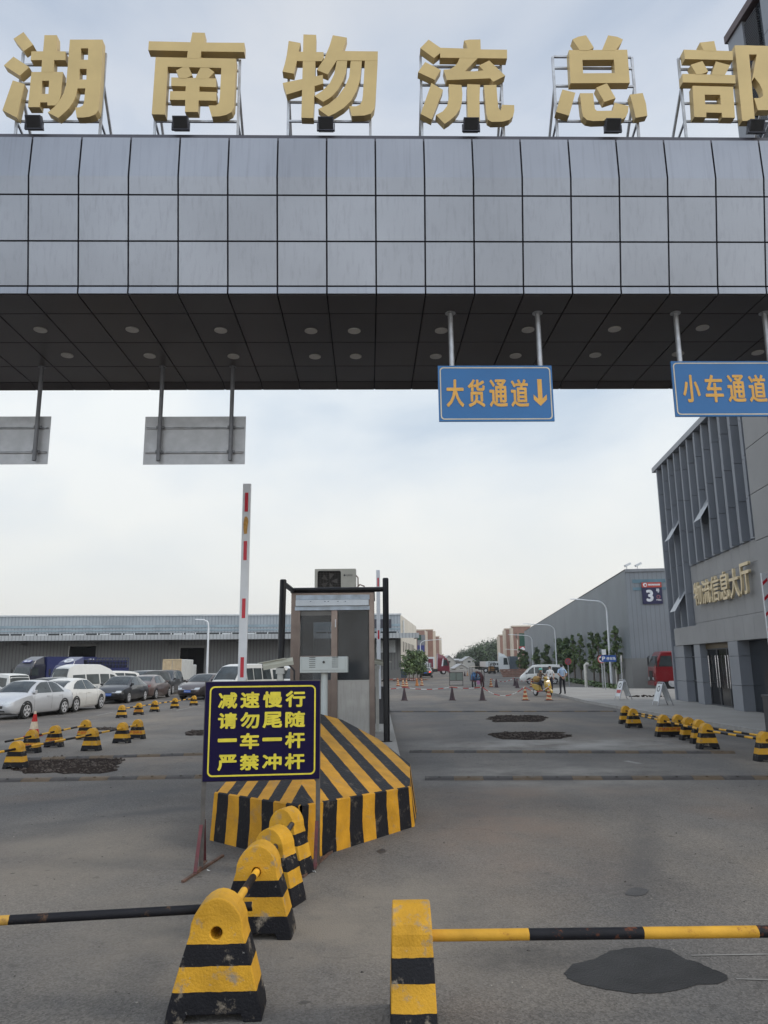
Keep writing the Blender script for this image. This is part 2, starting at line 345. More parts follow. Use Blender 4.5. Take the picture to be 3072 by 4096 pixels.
# ------------------------------------------------------------------ ground
def ground_mat():
    m = bpy.data.materials.new('asphalt'); m.use_nodes = True
    t = m.node_tree; b = t.nodes['Principled BSDF']; lk = t.links.new
    b.inputs['Roughness'].default_value = 0.85; b.inputs['Specular IOR Level'].default_value = 0.25
    c = t.nodes.new('ShaderNodeTexCoord'); vec = c.outputs['Object']
    def noise(scale, det, rough=0.55, stretch=None):
        n = t.nodes.new('ShaderNodeTexNoise'); n.inputs['Scale'].default_value = scale; n.inputs['Detail'].default_value = det
        n.inputs['Roughness'].default_value = rough
        if stretch:
            mp = t.nodes.new('ShaderNodeMapping'); mp.inputs['Scale'].default_value = stretch; mp.inputs['Rotation'].default_value = (0, 0, R(-6)); lk(vec, mp.inputs[0]); lk(mp.outputs[0], n.inputs['Vector'])
        else: lk(vec, n.inputs['Vector'])
        return n.outputs[0]
    def rng(s, a, b_, c_, d):
        r = t.nodes.new('ShaderNodeMapRange'); r.inputs[1].default_value = a; r.inputs[2].default_value = b_; r.inputs[3].default_value = c_; r.inputs[4].default_value = d
        lk(s, r.inputs[0]); return r.outputs[0]
    def mix(f, a, b_, bt='MIX'):
        x = t.nodes.new('ShaderNodeMix'); x.data_type = 'RGBA'; x.blend_type = bt
        for k, v in ((0, f), (6, a), (7, b_)):
            if isinstance(v, (float, int)): x.inputs[k].default_value = v
            elif isinstance(v, tuple): x.inputs[k].default_value = v
            else: lk(v, x.inputs[k])
        return x.outputs[2]
    base = mix(rng(noise(0.35, 8, 0.6), 0.34, 0.66, 0, 1), (0.104, 0.095, 0.087, 1), (0.172, 0.157, 0.141, 1))
    # wheel-worn bands running along the lanes, dust on the strips between them
    lanes = noise(0.9, 5, 0.5, (1.0, 0.06, 1))
    base = mix(rng(lanes, 0.40, 0.62, 0.0, 0.55), base, (0.110, 0.108, 0.106, 1))
    dust = noise(0.22, 7, 0.62, (1, 0.55, 1))
    base = mix(rng(dust, 0.47, 0.68, 0.0, 0.85), base, (0.220, 0.190, 0.154, 1))
    red = noise(0.3, 5, 0.5)
    base = mix(rng(red, 0.58, 0.72, 0, 0.35), base, (0.19, 0.135, 0.10, 1))
    v = t.nodes.new('ShaderNodeTexVoronoi'); v.inputs['Scale'].default_value = 75; lk(vec, v.inputs['Vector'])
    base = mix(1.0, base, rng(v.outputs[1], 0.0, 1.0, 0.62, 1.38), 'MULTIPLY')
    fine = noise(160, 2); base = mix(1.0, base, rng(fine, 0.3, 0.7, 0.82, 1.18), 'MULTIPLY')
    spots = noise(2.6, 3, 0.5); base = mix(rng(spots, 0.70, 0.76, 0, 0.75), base, (0.035, 0.033, 0.032, 1))
    # dusty spots where nobody drives, and darker tracks where the wheels turn in
    def spot(x, y, rx, ry, col, amt, nsc, rot=0.0):
        mp = t.nodes.new('ShaderNodeMapping'); mp.vector_type = 'TEXTURE'; mp.inputs['Location'].default_value = (x, y, 0); mp.inputs['Scale'].default_value = (rx, ry, 1); mp.inputs['Rotation'].default_value = (0, 0, rot)
        lk(vec, mp.inputs[0]); ln = t.nodes.new('ShaderNodeVectorMath'); ln.operation = 'LENGTH'; lk(mp.outputs[0], ln.inputs[0])
        f1 = rng(ln.outputs['Value'], 0.25, 1.0, amt, 0.0); f2 = rng(noise(nsc, 6, 0.65), 0.36, 0.62, 0.15, 1.0)
        mu = t.nodes.new('ShaderNodeMath'); mu.operation = 'MULTIPLY'; lk(f1, mu.inputs[0]); lk(f2, mu.inputs[1])
        return mix(mu.outputs[0], base, (*col, 1))
    for args in ((-0.6, 6.4, 2.6, 2.0, (0.235, 0.205, 0.168), 0.9, 1.1), (1.4, 9.6, 1.3, 3.5, (0.215, 0.160, 0.125), 0.7, 0.9), (-3.4, 8.5, 2.2, 2.6, (0.215, 0.188, 0.155), 0.7, 0.8),
                 (3.0, 14.0, 3.5, 2.2, (0.30, 0.28, 0.25), 0.85, 0.7), (4.2, 19.0, 5.0, 2.0, (0.34, 0.325, 0.30), 0.9, 0.7), (-7.5, 21.0, 4.5, 2.2, (0.28, 0.255, 0.22), 0.8, 0.5),
                 (-4.2, 12.2, 3.2, 0.45, (0.085, 0.083, 0.083), 0.8, 0.8, 0.5), (-3.6, 10.6, 3.2, 0.35, (0.085, 0.083, 0.083), 0.75, 0.8, 0.6), (2.6, 8.2, 0.25, 3.2, (0.075, 0.073, 0.073), 0.7, 0.7, -0.35), (4.4, 8.6, 0.25, 3.4, (0.075, 0.073, 0.073), 0.7, 0.7, -0.30), (-5.5, 9.0, 3.4, 0.5, (0.075, 0.073, 0.073), 0.7, 0.8, 0.45), (1.0, 5.6, 0.8, 0.35, (0.06, 0.058, 0.056), 0.7, 1.6, 0.2), (2.2, 12.2, 2.4, 0.8, (0.215, 0.165, 0.13), 0.7, 1.2), (-4.6, 17.0, 3.0, 1.2, (0.235, 0.19, 0.15), 0.8, 0.9)):
        base = spot(*args)
    # hairline cracks, only here and there
    vc = t.nodes.new('ShaderNodeTexVoronoi'); vc.feature = 'DISTANCE_TO_EDGE'; vc.inputs['Scale'].default_value = 0.28
    wv = t.nodes.new('ShaderNodeVectorMath'); wv.operation = 'MULTIPLY_ADD'; nv = t.nodes.new('ShaderNodeTexNoise'); nv.inputs['Scale'].default_value = 1.4; nv.inputs['Detail'].default_value = 6; lk(vec, nv.inputs['Vector'])
    lk(nv.outputs[1], wv.inputs[0]); wv.inputs[1].default_value = (1.1, 1.1, 0); lk(vec, wv.inputs[2]); lk(wv.outputs[0], vc.inputs['Vector'])
    ck = rng(vc.outputs[0], 0.0, 0.0035, 1.0, 0.0); cm = rng(noise(0.16, 3), 0.50, 0.58, 0.0, 0.55)
    mu = t.nodes.new('ShaderNodeMath'); mu.operation = 'MULTIPLY'; lk(ck, mu.inputs[0]); lk(cm, mu.inputs[1])
    base = mix(mu.outputs[0], base, (0.045, 0.042, 0.04, 1))
    drip = noise(7.0, 2, 0.4); dm = rng(noise(0.35, 4), 0.48, 0.62, 0.0, 1.0); dr_ = rng(drip, 0.69, 0.73, 0.0, 0.8)
    mu = t.nodes.new('ShaderNodeMath'); mu.operation = 'MULTIPLY'; lk(dr_, mu.inputs[0]); lk(dm, mu.inputs[1])
    base = mix(mu.outputs[0], base, (0.04, 0.037, 0.035, 1))
    lk(base, b.inputs['Base Color'])
    bp = t.nodes.new('ShaderNodeBump'); bp.inputs['Strength'].default_value = 0.5; bp.inputs['Distance'].default_value = 0.006
    lk(v.outputs[0], bp.inputs['Height']); lk(bp.outputs[0], b.inputs['Normal'])
    return m
mb = MB(); S = 900
mb.add([(-S, -60, 0), (S, -60, 0), (S, S, 0), (-S, S, 0)], [(0, 1, 2, 3)])
struct(mb.build('ground', ground_mat()))

# ------------------------------------------------------------------ gate
GA = 0.0225; HB = 6.6
d_ = ray(1506, 1177); GD = (HB-EYE)/d_.z*d_.y
GO = Vector((0, GD, 0)); GU = Vector((math.cos(GA), math.sin(GA), 0)); GN = Vector((-math.sin(GA), math.cos(GA), 0))
def GP(px, py, n=0.0):
    h = plane(px, py, GO+GN*n, GN); return (h-GO).dot(GU), h.z
def GZ(py, n=0.0, px=1506): return GP(px, py, n)[1]
def soff(px, py):                             # a point on the soffit -> (u, n)
    h = G(px, py, HB); return (h-GO).dot(GU), (h-GO).dot(GN)

alu = M('brushed_aluminium_panel', (0.262, 0.275, 0.306), rough=0.34, metal=0.5, var=0.12, scale=0.5, dirt=(0.165, 0.168, 0.19), dirt_amt=0.38, dirt_scale=2.0, streak=(11, 11, 0.35), spec=0.4)
_t = alu.node_tree; _b = _t.nodes['Principled BSDF']; _src = _b.inputs['Base Color'].links[0].from_socket   # no two panels quite the same tone
_g = _t.nodes.new('ShaderNodeNewGeometry'); _r = _t.nodes.new('ShaderNodeMapRange'); _r.inputs[3].default_value = 0.945; _r.inputs[4].default_value = 1.05; _t.links.new(_g.outputs['Random Per Island'], _r.inputs[0])
_x = _t.nodes.new('ShaderNodeMix'); _x.data_type = 'RGBA'; _x.blend_type = 'MULTIPLY'; _x.inputs[0].default_value = 1; _t.links.new(_src, _x.inputs[6]); _t.links.new(_r.outputs[0], _x.inputs[7]); _t.links.new(_x.outputs[2], _b.inputs['Base Color'])
alu2 = M('shaded_soffit_panel', (0.062, 0.056, 0.058), rough=0.32, spec=0.3, var=0.12, scale=0.7)  # same panels as the front; shade under the beam darkened into the colour
seam = M('dark_joint', (0.012, 0.011, 0.018), rough=0.8)
steel = M('galvanised_steel', (0.42, 0.43, 0.45), rough=0.45, metal=0.6, var=0.2, scale=8, dirt=(0.25, 0.18, 0.12), dirt_amt=0.3)
dsteel = M('dark_steel', (0.05, 0.052, 0.065), rough=0.5, metal=0.3, var=0.2)

def slab(mb, q, t, gap, mi=0):
    """flat panel from a quad of points, pulled in by gap on every side, t thick behind its face"""
    q = [Vector(p) for p in q]; c = sum(q, Vector())/4
    e1 = (q[1]-q[0]).normalized(); e2 = (q[3]-q[0]); e2 = (e2-e1*e2.dot(e1)).normalized(); n = e1.cross(e2)
    sg = [(1, 1), (-1, 1), (-1, -1), (1, -1)]
    f = [p+e1*a*gap+e2*b*gap for p, (a, b) in zip(q, sg)]
    bk = [p-n*t for p in f]
    mb.add(f+bk, [(0, 1, 2, 3), (7, 6, 5, 4), (0, 4, 5, 1), (1, 5, 6, 2), (2, 6, 7, 3), (3, 7, 4, 0)], mi)

# profile of the front: short upright strip, face leaning out toward the road, upright top
LEAN = R(10.0)
z1 = GZ(1145); P0 = (0.0, HB); P1 = (0.0, z1)
def on_lean(py):
    # intersect the ray with the leaning plane n = -tan(LEAN)*(z-z1)
    lo, hi = z1, z1+6
    for _ in range(60):
        m_ = (lo+hi)/2; n = -math.tan(LEAN)*(m_-z1)
        if GZ(py, n) > m_: lo = m_
        else: hi = m_
    return (-math.tan(LEAN)*(lo-z1), lo)
P2, P3, P4 = on_lean(966), on_lean(782), on_lean(708)
P5 = (P4[0]+0.015, GZ(555, P4[0]+0.015))
cols = [GP(x, 1150)[0] for x in (111, 312, 514, 715, 915, 1113, 1310, 1506, 1701, 1895, 2091.5, 2286, 2480, 2676.6, 2872, 3064)]
pit = (cols[-1]-cols[0])/15
cols = [cols[0]+pit*i for i in range(-5, 26)]
gate = thing('gate_beam', 'wide grey metal clad gate beam spanning the road, grid of square panels on its front', 'gate', GO, GA)
fb = MB(); bk = MB()
sn = [soff(1506, y)[1] for y in (1177, 1255, 1369, 1464, 1526)]
sn[0] = 0.0
for i in range(len(cols)-1):
    u0, u1 = cols[i], cols[i+1]
    rows = [(P0, P1), (P1, P2), (P2, P3)]
    for a, b in rows: slab(fb, [(u0, a[0], a[1]), (u1, a[0], a[1]), (u1, b[0], b[1]), (u0, b[0], b[1])], 0.02, 0.011)
    # top panel is one sheet folded at P4
    g_ = 0.011
    vs = [(x, p[0], p[1]) for p in ((P3[0], P3[1]+g_), P4, P5) for x in (u0+g_, u1-g_)]
    fb.add(vs, [(0, 1, 3, 2), (2, 3, 5, 4)])
U0, U1 = cols[0], cols[-1]; NB = sn[-1]+0.20
bkp = [(0.03, HB+0.03), (0.03, P1[1]), (P2[0]+0.03, P2[1]), (P3[0]+0.03, P3[1]), (P4[0]+0.03, P4[1]), (P5[0]+0.03, P5[1]-0.01),
       (NB-0.05, P5[1]-0.01), (NB-0.05, HB+0.03)]
bk.loft([[(U0, n, z) for n, z in bkp], [(U1, n, z) for n, z in bkp]])
fb.build('front_cladding', alu, gate, fixn=False)
bk.loft([[(u_, sn[4]-0.02, HB+0.014), (u_, NB+0.004, HB-0.056), (u_, NB+0.004, HB+0.9), (u_, sn[4]-0.02, HB+0.9)] for u_ in (U0, U1)])
bk.build('backing', seam, gate)
cp = MB(); cp.bx(U0, U1, P5[0]+0.05, NB, P5[1], P5[1]+0.085); cp.build('roof_edge', M('roof_flashing', (0.06, 0.058, 0.075), rough=0.5), gate)
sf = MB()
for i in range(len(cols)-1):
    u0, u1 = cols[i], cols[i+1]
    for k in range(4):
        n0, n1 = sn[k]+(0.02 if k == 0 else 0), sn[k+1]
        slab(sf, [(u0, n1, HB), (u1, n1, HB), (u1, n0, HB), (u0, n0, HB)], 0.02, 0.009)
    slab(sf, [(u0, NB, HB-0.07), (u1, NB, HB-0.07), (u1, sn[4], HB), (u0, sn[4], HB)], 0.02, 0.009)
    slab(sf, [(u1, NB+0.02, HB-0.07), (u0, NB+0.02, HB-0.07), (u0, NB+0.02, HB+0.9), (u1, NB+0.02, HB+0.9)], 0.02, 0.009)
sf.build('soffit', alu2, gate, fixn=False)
rim = M('downlight_rim', (0.45, 0.44, 0.42), rough=0.5); lens = M('unlit_frosted_lens', (0.34, 0.335, 0.31), rough=0.45, spec=0.3)
for px, py in [(162, 1318), (529, 1317), (883, 1320), (1244, 1322), (1417, 1322), (1765, 1321), (2112, 1318), (2458, 1315), (2810, 1310),
               (269, 1420), (599, 1422), (934, 1424), (1260, 1425), (1423, 1424), (1743, 1424), (2062, 1422), (2381, 1419), (2712, 1414), (3031, 1409)]:
    u, n = soff(px, py)
    q = MB(); q.lathe([(0.062, 0.0), (0.085, -0.004), (0.09, 0.0), (0.09, 0.02), (0.062, 0.02)], 24, (u, n, HB-0.012))
    ro = q.build('downlight', rim, gate, smooth=40)
    q = MB(); q.lathe([(0.0, 0.0), (0.062, 0.002), (0.062, 0.012), (0, 0.012)], 24, (u, n, HB-0.010)); q.build('lens', lens, ro, smooth=40)

# ------------------------------------------------------------------ gold roof letters, traced stroke by stroke in the letter plane
gold = M('gold_painted_metal', (0.50, 0.372, 0.165), rough=0.45, metal=0.25, var=0.10, scale=1.6, spec=0.4, dirt=(0.42, 0.31, 0.14), dirt_amt=0.35)
GL = {
 'hu': ((0, 100), [
  [(312,92),(440,260),(316,345),(178,183)], [(178,418),(388,558),(262,670),(50,535)], [(168,732),(322,780),(222,1228),(30,1128)],
  [(588,130),(752,130),(755,345),(866,345),(866,462),(716,462),(708,620),(545,620),(556,462),(405,462),(415,345),(570,345)],
  ([(415,618),(832,618),(805,920),(785,1000),(730,1062),(625,1062),(625,1022),(530,1022),(522,1085),(368,1085)], [[(555,735),(648,735),(640,910),(548,910)]]),
  ([(925,187),(1358,187),(1356,300),(1340,700),(1316,1000),(1300,1130),(1260,1180),(1180,1212),(1100,1222),(1015,1222),(995,1090),(1055,1085),(1092,1065),(1112,1020),(1120,930),(1130,835),(1025,835),(1003,940),(965,1020),(910,1100),(840,1168),(768,1228),(630,1155),(720,1080),(790,990),(840,900),(870,800),(885,660),(900,480)],
   [[(1072,303),(1168,303),(1165,455),(1068,455)], [(1055,575),(1147,575),(1143,718),(1048,718)]])]),
 'nan': ((550, 100), [
  [(728,98),(893,103),(888,232),(1418,236),(1415,358),(845,350),(835,440),(655,440),(668,345),(142,333),(150,215),(703,228)],
  [(240,425),(1308,445),(1298,700),(1278,1090),(1250,1150),(1180,1190),(1090,1210),(985,1215),(942,1066),(1040,1066),(1078,1040),(1092,960),(1112,568),(400,552),(364,1187),(188,1183)],
  [(510,600),(612,550),(678,550),(728,665),(640,705),(555,700)], [(840,550),(930,556),(1018,620),(935,710),(765,710),(790,650)],
  [(447,690),(1045,705),(1043,820),(820,812),(818,880),(1048,885),(1045,1000),(810,995),(800,1150),(628,1148),(632,990),(425,988),(432,873),(635,873),(640,808),(445,803)]]),
 'wu': ((1080, 100), [
  [(248,210),(405,238),(380,352),(352,500),(315,645),(165,618),(195,520),(222,400)], [(375,352),(710,358),(715,430),(685,478),(350,475)],
  [(443,122),(612,128),(598,660),(575,1232),(415,1228),(435,480)], [(168,765),(700,658),(705,772),(218,920)],
  [(833,130),(1020,162),(965,340),(1432,345),(1428,468),(885,465),(765,650),(620,592),(720,440),(790,270)],
  [(1260,460),(1428,460),(1400,1000),(1382,1110),(1340,1170),(1250,1195),(1085,1202),(1050,1070),(1140,1074),(1195,1050),(1222,1000),(1232,930)],
  [(888,460),(1025,460),(1010,620),(970,730),(900,850),(830,930),(770,975),(705,1012),(588,935),(690,870),(790,770),(850,650)],
  [(1072,460),(1220,460),(1200,700),(1150,860),(1080,990),(980,1090),(860,1165),(775,1205),(640,1108),(780,1040),(900,940),(1000,800),(1050,680)]]),
 'liu': ((1630, 100), [
  [(280,193),(435,300),(430,375),(352,438),(170,305)],
  [(430,300),(798,312),(780,250),(750,205),(820,192),(968,190),(972,322),(1322,326),(1322,443),(435,432)],
  [(695,428),(935,435),(762,610),(880,612),(1010,600),(948,535),(1085,468),(1298,670),(1140,750),(1098,705),(520,728),(480,590),(560,585),(620,550),(665,500)],
  [(235,487),(443,592),(362,725),(140,622)], [(318,765),(472,855),(320,1250),(175,1175)],
  [(548,780),(718,790),(730,900),(724,1010),(700,1100),(640,1190),(560,1262),(495,1305),(378,1188),(470,1140),(525,1070),(548,980),(555,880)],
  [(795,778),(965,785),(958,960),(962,1270),(800,1272),(792,900)],
  [(1015,790),(1182,785),(1196,980),(1210,1090),(1232,1130),(1250,1090),(1255,1050),(1418,1055),(1420,1130),(1405,1200),(1355,1250),(1270,1274),(1120,1278),(1070,1250),(1050,1180),(1030,980)]]),
 'zong': ((2180, 100), [
  [(365,190),(440,155),(545,135),(648,300),(585,336),(462,336)], [(838,135),(960,155),(1035,190),(1010,240),(935,336),(755,336)],
  ([(318,330),(1092,325),(1128,765),(340,770)], [[(498,460),(915,457),(930,635),(507,638)]]),
  [(232,852),(405,895),(322,1200),(150,1150)],
  [(465,900),(640,900),(655,1040),(665,1110),(690,1135),(900,1132),(925,1025),(1112,1070),(1105,1150),(1080,1210),(1030,1245),(940,1260),(640,1270),(560,1255),(510,1210),(490,1130)],
  [(825,765),(940,965),(790,1015),(682,825)], [(1130,915),(1300,895),(1345,1040),(1362,1198),(1208,1225),(1170,1060)]]),
 'bu': ((2572, 100), [
  [(755,232),(945,212),(978,350),(805,340)], [(540,325),(1190,345),(1195,465),(558,450)],
  [(635,525),(790,475),(868,615),(780,650),(710,648)], [(970,480),(1160,530),(1088,662),(912,655)],
  [(525,643),(1225,660),(1232,770),(530,757)],
  ([(660,800),(1200,815),(1225,1225),(1055,1222),(1050,1160),(845,1155),(842,1218),(685,1215)], [[(822,918),(1028,920),(1038,1050),(830,1045)]]),
  [(1222,262),(1402,262),(1490,1265),(1322,1265)],
  [(1395,262),(1800,272),(1815,400),(1700,650),(1790,800),(1825,960),(1790,1080),(1700,1120),(1530,1122),(1480,962),(1560,962),(1600,930),(1590,850),(1550,770),(1485,685),(1450,740),(1515,382),(1398,382)]])}
ZT = P5[1]; NL = P5[0]-0.04                      # front of letters
POST = {'hu': (37, 381), 'nan': (603, 942), 'wu': (1146, 1482), 'liu': (1693, 2025), 'zong': (2243, 2573), 'bu': (2766, 3115)}
TOPY = {'hu': 178, 'nan': 205, 'wu': 185, 'liu': 188, 'zong': 195, 'bu': 200}
WORDS = {'hu': 'leftmost gold roof letter, with three dots on its left side', 'nan': 'gold roof letter with a cross top over a wide arch frame',
 'wu': 'gold roof letter with two parallel slanting strokes and a hook, third along the beam', 'liu': 'gold roof letter with three dots and three legs, above the truck lane sign',
 'zong': 'gold roof letter with two horns on a box over a curved hook and dots', 'bu': 'gold roof letter cut off by the right edge, in front of the tower'}
FLOOD = {'hu': 130, 'nan': 720, 'wu': 1303, 'liu': 1886, 'zong': 2455, 'bu': 3030}
FW = {'hu': 'black floodlight under the leftmost gold letter', 'nan': 'black floodlight below the gold letter with the arch frame', 'wu': 'black floodlight facing straight ahead under the third gold letter',
      'liu': 'black floodlight below the three legged gold letter', 'zong': 'black floodlight under the gold letter with two horns', 'bu': 'black floodlight at the right edge in front of the tower'}
black = M('black_cast_metal', (0.018, 0.018, 0.02), rough=0.45, var=0.2)
for key, (off, strokes) in GL.items():
    ua = GP(POST[key][0], 550, NL)[0]; ub = GP(POST[key][1], 550, NL)[0]; um = (ua+ub)/2
    W = lambda x, y: GP(off[0]+x*0.30139, off[1]+y*0.30139, NL)
    lt = thing('roof_letter', WORDS[key], 'letter', GO+GU*um+GN*NL+Vector((0, 0, ZT+0.085)), GA, 'gold letters on the gate roof')
    g_ = MB()
    for i, s_ in enumerate(strokes):
        hol = s_[1] if isinstance(s_, tuple) else []; out = s_[0] if isinstance(s_, tuple) else s_
        cv = lambda lp: [(W(x, y)[0]-um, W(x, y)[1]-ZT-0.085) for x, y in lp]
        g_.prism(cv(out), 0.0015*i, 0.115+0.0015*(i % 3), [cv(h) for h in hol])
    g_.build('character', gold, lt)
    f_ = MB(); zt = GP(off[0], TOPY[key], NL)[1]-ZT-0.085
    xa, xb = ua-um, ub-um; zs = [zt, zt-0.22, zt-0.5, zt-0.76, zt-1.0]
    zlow = GP(off[0], off[1]+1180*0.30139, NL)[1]-ZT-0.085
    zs = [zt-(zt-zlow)*k for k in (0, 0.18, 0.46, 0.72, 1.0)]
    for x in (xa, xb):
        f_.bx(x-0.016, x+0.016, 0.125, 0.155, 0, zt)
        f_.beam((x, 0.15, zt*0.62), (x, 0.80, 0.01), 0.03, 0.03); f_.beam((x, 0.15, zlow), (x, 0.80, 0.03), 0.024, 0.024)
        f_.bx(x-0.05, x+0.05, 0.75, 0.85, 0, 0.012)
    for z in zs: f_.bx(xa+0.016, xb-0.016, 0.122, 0.148, z-0.013, z+0.013)
    f_.build('stand', steel, lt)
    # floodlight on the roof edge, tilted back toward its letter
    u = GP(FLOOD[key], 530, NL-0.02)[0]
    fl = thing('floodlight', FW[key], 'floodlight', GO+GU*u+GN*(P5[0]-0.02)+Vector((0, 0, ZT+0.085)), GA, 'floodlights along the gate roof')
    tl = Matrix.Rotation(R(28), 4, 'X'); yaw = Matrix.Rotation(0.0, 4, 'Z')
    fl.scale = (.78,)*3
    T = Matrix.Translation((0, -0.03, 0.115)) @ yaw @ tl
    q = MB(T); q.bx(-0.125, 0.125, -0.02, 0.07, -0.11, 0.11); q.bx(-0.13, 0.13, -0.035, -0.02, 0.095, 0.115); q.bx(-0.13, 0.13, -0.035, -0.02, -0.115, -0.095)
    q.bx(-0.13, -0.112, -0.035, -0.02, -0.095, 0.095); q.bx(0.112, 0.13, -0.035, -0.02, -0.095, 0.095)
    for k in range(9): q.bx(-0.11+k*0.027, -0.104+k*0.027, 0.07, 0.11, -0.1, 0.1)
    q.build('housing', dsteel, fl, bevel=0.004)
    q = MB(T)
    for k in range(12): q.bx(-0.112, 0.112, -0.030, -0.021, -0.09+k*0.0155, -0.082+k*0.0155)
    q.build('grille', black, fl)
    q = MB(); q.bx(-0.15, -0.135, -0.04, 0.0, 0, 0.13); q.bx(0.135, 0.15, -0.04, 0.0, 0, 0.13); q.bx(-0.135, 0.135, -0.04, 0.0, 0, 0.012); q.build('bracket', dsteel, fl)

# ------------------------------------------------------------------ hanging signs
blue = M('blue_sign_face', (0.008, 0.118, 0.32), rough=0.42, var=0.06, scale=2)
amber = M('amber_reflective_lettering', (0.66, 0.345, 0.06), rough=0.5, var=0.12, scale=6)
pale = M('pale_sign_border', (0.55, 0.48, 0.36), rough=0.5)
backal = M('bare_sign_back', (0.42, 0.425, 0.44), rough=0.45, metal=0.3, var=0.15, scale=4, dirt=(0.27, 0.27, 0.28), dirt_amt=0.5, dirt_scale=3.5)

def heavy(body, x0, x1, z0, z1, y, name, mat, parent, w=0.012, n=6, depth=0.003, T=None):
    """bold lettering: the outline laid several times, each a hair in front of the other"""
    me0 = None; objs = []
    for k in range(n):
        a = 2*math.pi*k/n; dx, dz = w*math.cos(a), w*math.sin(a)
        objs.append(text(body, x0+w+dx, x1-w+dx, z0+w+dz, z1-w+dz, y-0.0004*k, depth, name, mat, None, T=T))
    bm = bmesh.new()
    for o in objs:
        bm.from_mesh(o.data)
    me = bpy.data.meshes.new(name); bm.to_mesh(me); bm.free(); me.materials.append(mat)
    for o in objs: bpy.data.objects.remove(o)
    o = bpy.data.objects.new(name, me); COL.objects.link(o)
    if parent is not None: o.parent = parent
    return o

def rrect(w, h, r, n=5):
    pts = []
    for cx, cz, a0 in ((w/2-r, h/2-r, 0), (-w/2+r, h/2-r, 90), (-w/2+r, -h/2+r, 180), (w/2-r, -h/2+r, 270)):
        for k in range(n+1):
            a = R(a0+90*k/n); pts.append((cx+r*math.cos(a), cz+r*math.sin(a)))
    return pts

def blue_sign(corners, label, chars, posts, arrow, n, right_u=None):
    (x0, y0), (x1, y1) = corners
    ua, za = GP(x0, y0, n); ub, zb = GP(x1, y1, n)
    if right_u: ub = ua+right_u
    um, zm = (ua+ub)/2, (za+zb)/2; w, h = ub-ua, za-zb
    s = thing('lane_sign', label, 'sign', GO+GU*um+GN*n+Vector((0, 0, zb)), GA, 'blue lane signs under the gate')
    Z = h/2
    q = MB(); q.prism([(x, z+Z) for x, z in ((-w/2, -h/2), (w/2, -h/2), (w/2, h/2), (-w/2, h/2))], 0, 0.025); q.build('sign_face', blue, s)
    q = MB(); o_ = [(x, z+Z) for x, z in rrect(w-0.045, h-0.045, 0.05)]; i_ = [(x, z+Z) for x, z in rrect(w-0.075, h-0.075, 0.04)]
    q.prism(o_, -0.003, -0.001, [i_]); q.build('border', pale, s)
    for c, (a, b, z0, z1) in chars:
        heavy(c, -w/2+a*w, -w/2+b*w, z0*h, z1*h, -0.001, 'lettering', amber, s, w=0.008)
    if arrow:
        a = -w/2+arrow[0]*w; aw = arrow[1]*w; t0, t1 = 0.27*h, 0.75*h
        q = MB(); q.prism([(a-0.17*aw, t1), (a-0.17*aw, t0+0.56*aw), (a-0.5*aw, t0+0.90*aw), (a-0.5*aw, t0+0.50*aw), (a, t0), (a+0.5*aw, t0+0.50*aw), (a+0.5*aw, t0+0.90*aw), (a+0.17*aw, t0+0.56*aw), (a+0.17*aw, t1)], -0.004, -0.001)
        q.build('arrow', amber, s)
    for px in posts:
        u = GP(px, 1400, n+0.06)[0]-um
        q = MB(); q.tube((u, 0.065, 0.1*h), (u, 0.065, HB-zb-0.005), 0.035, 14); q.lathe([(0.07, -0.012), (0.07, 0)], 14, (u, 0.065, HB-zb-0.0))
        q.build('post', steel, s, smooth=40)
    q = MB(); q.bx(-w/2+0.05, w/2-0.05, 0.025, 0.045, 0.22*h, 0.22*h+0.03); q.bx(-w/2+0.05, w/2-0.05, 0.025, 0.045, 0.72*h, 0.72*h+0.03); q.build('rail', steel, s)
    return s
n1 = soff(1805, 1243)[1]
cz = lambda a, b: (1-b, 1-a)
blue_sign(((1751, 1463), (2219, 1684)), 'blue hanging sign with four amber characters and a down arrow for big trucks', 
  [('大', (0.068, 0.222, 0.25, 0.75)), ('货', (0.255, 0.405, 0.25, 0.75)), ('通', (0.443, 0.600, 0.25, 0.75)), ('道', (0.630, 0.785, 0.25, 0.75))], (1806, 2158), (0.885, 0.115), n1)
wsign = GP(2219, 1684, n1)[0]-GP(1751, 1463, n1)[0]
blue_sign(((2683, 1445), (2695, 1666)), 'blue hanging sign for small cars, cut off by the right edge of the photo',
  [('小', (0.082, 0.236, 0.25, 0.75)), ('车', (0.28, 0.44, 0.25, 0.75)), ('通', (0.478, 0.635, 0.25, 0.75)), ('道', (0.665, 0.822, 0.25, 0.75))], (2716, 3075), (0.915, 0.105), n1, right_u=wsign)
n2 = soff(643, 1466)[1]
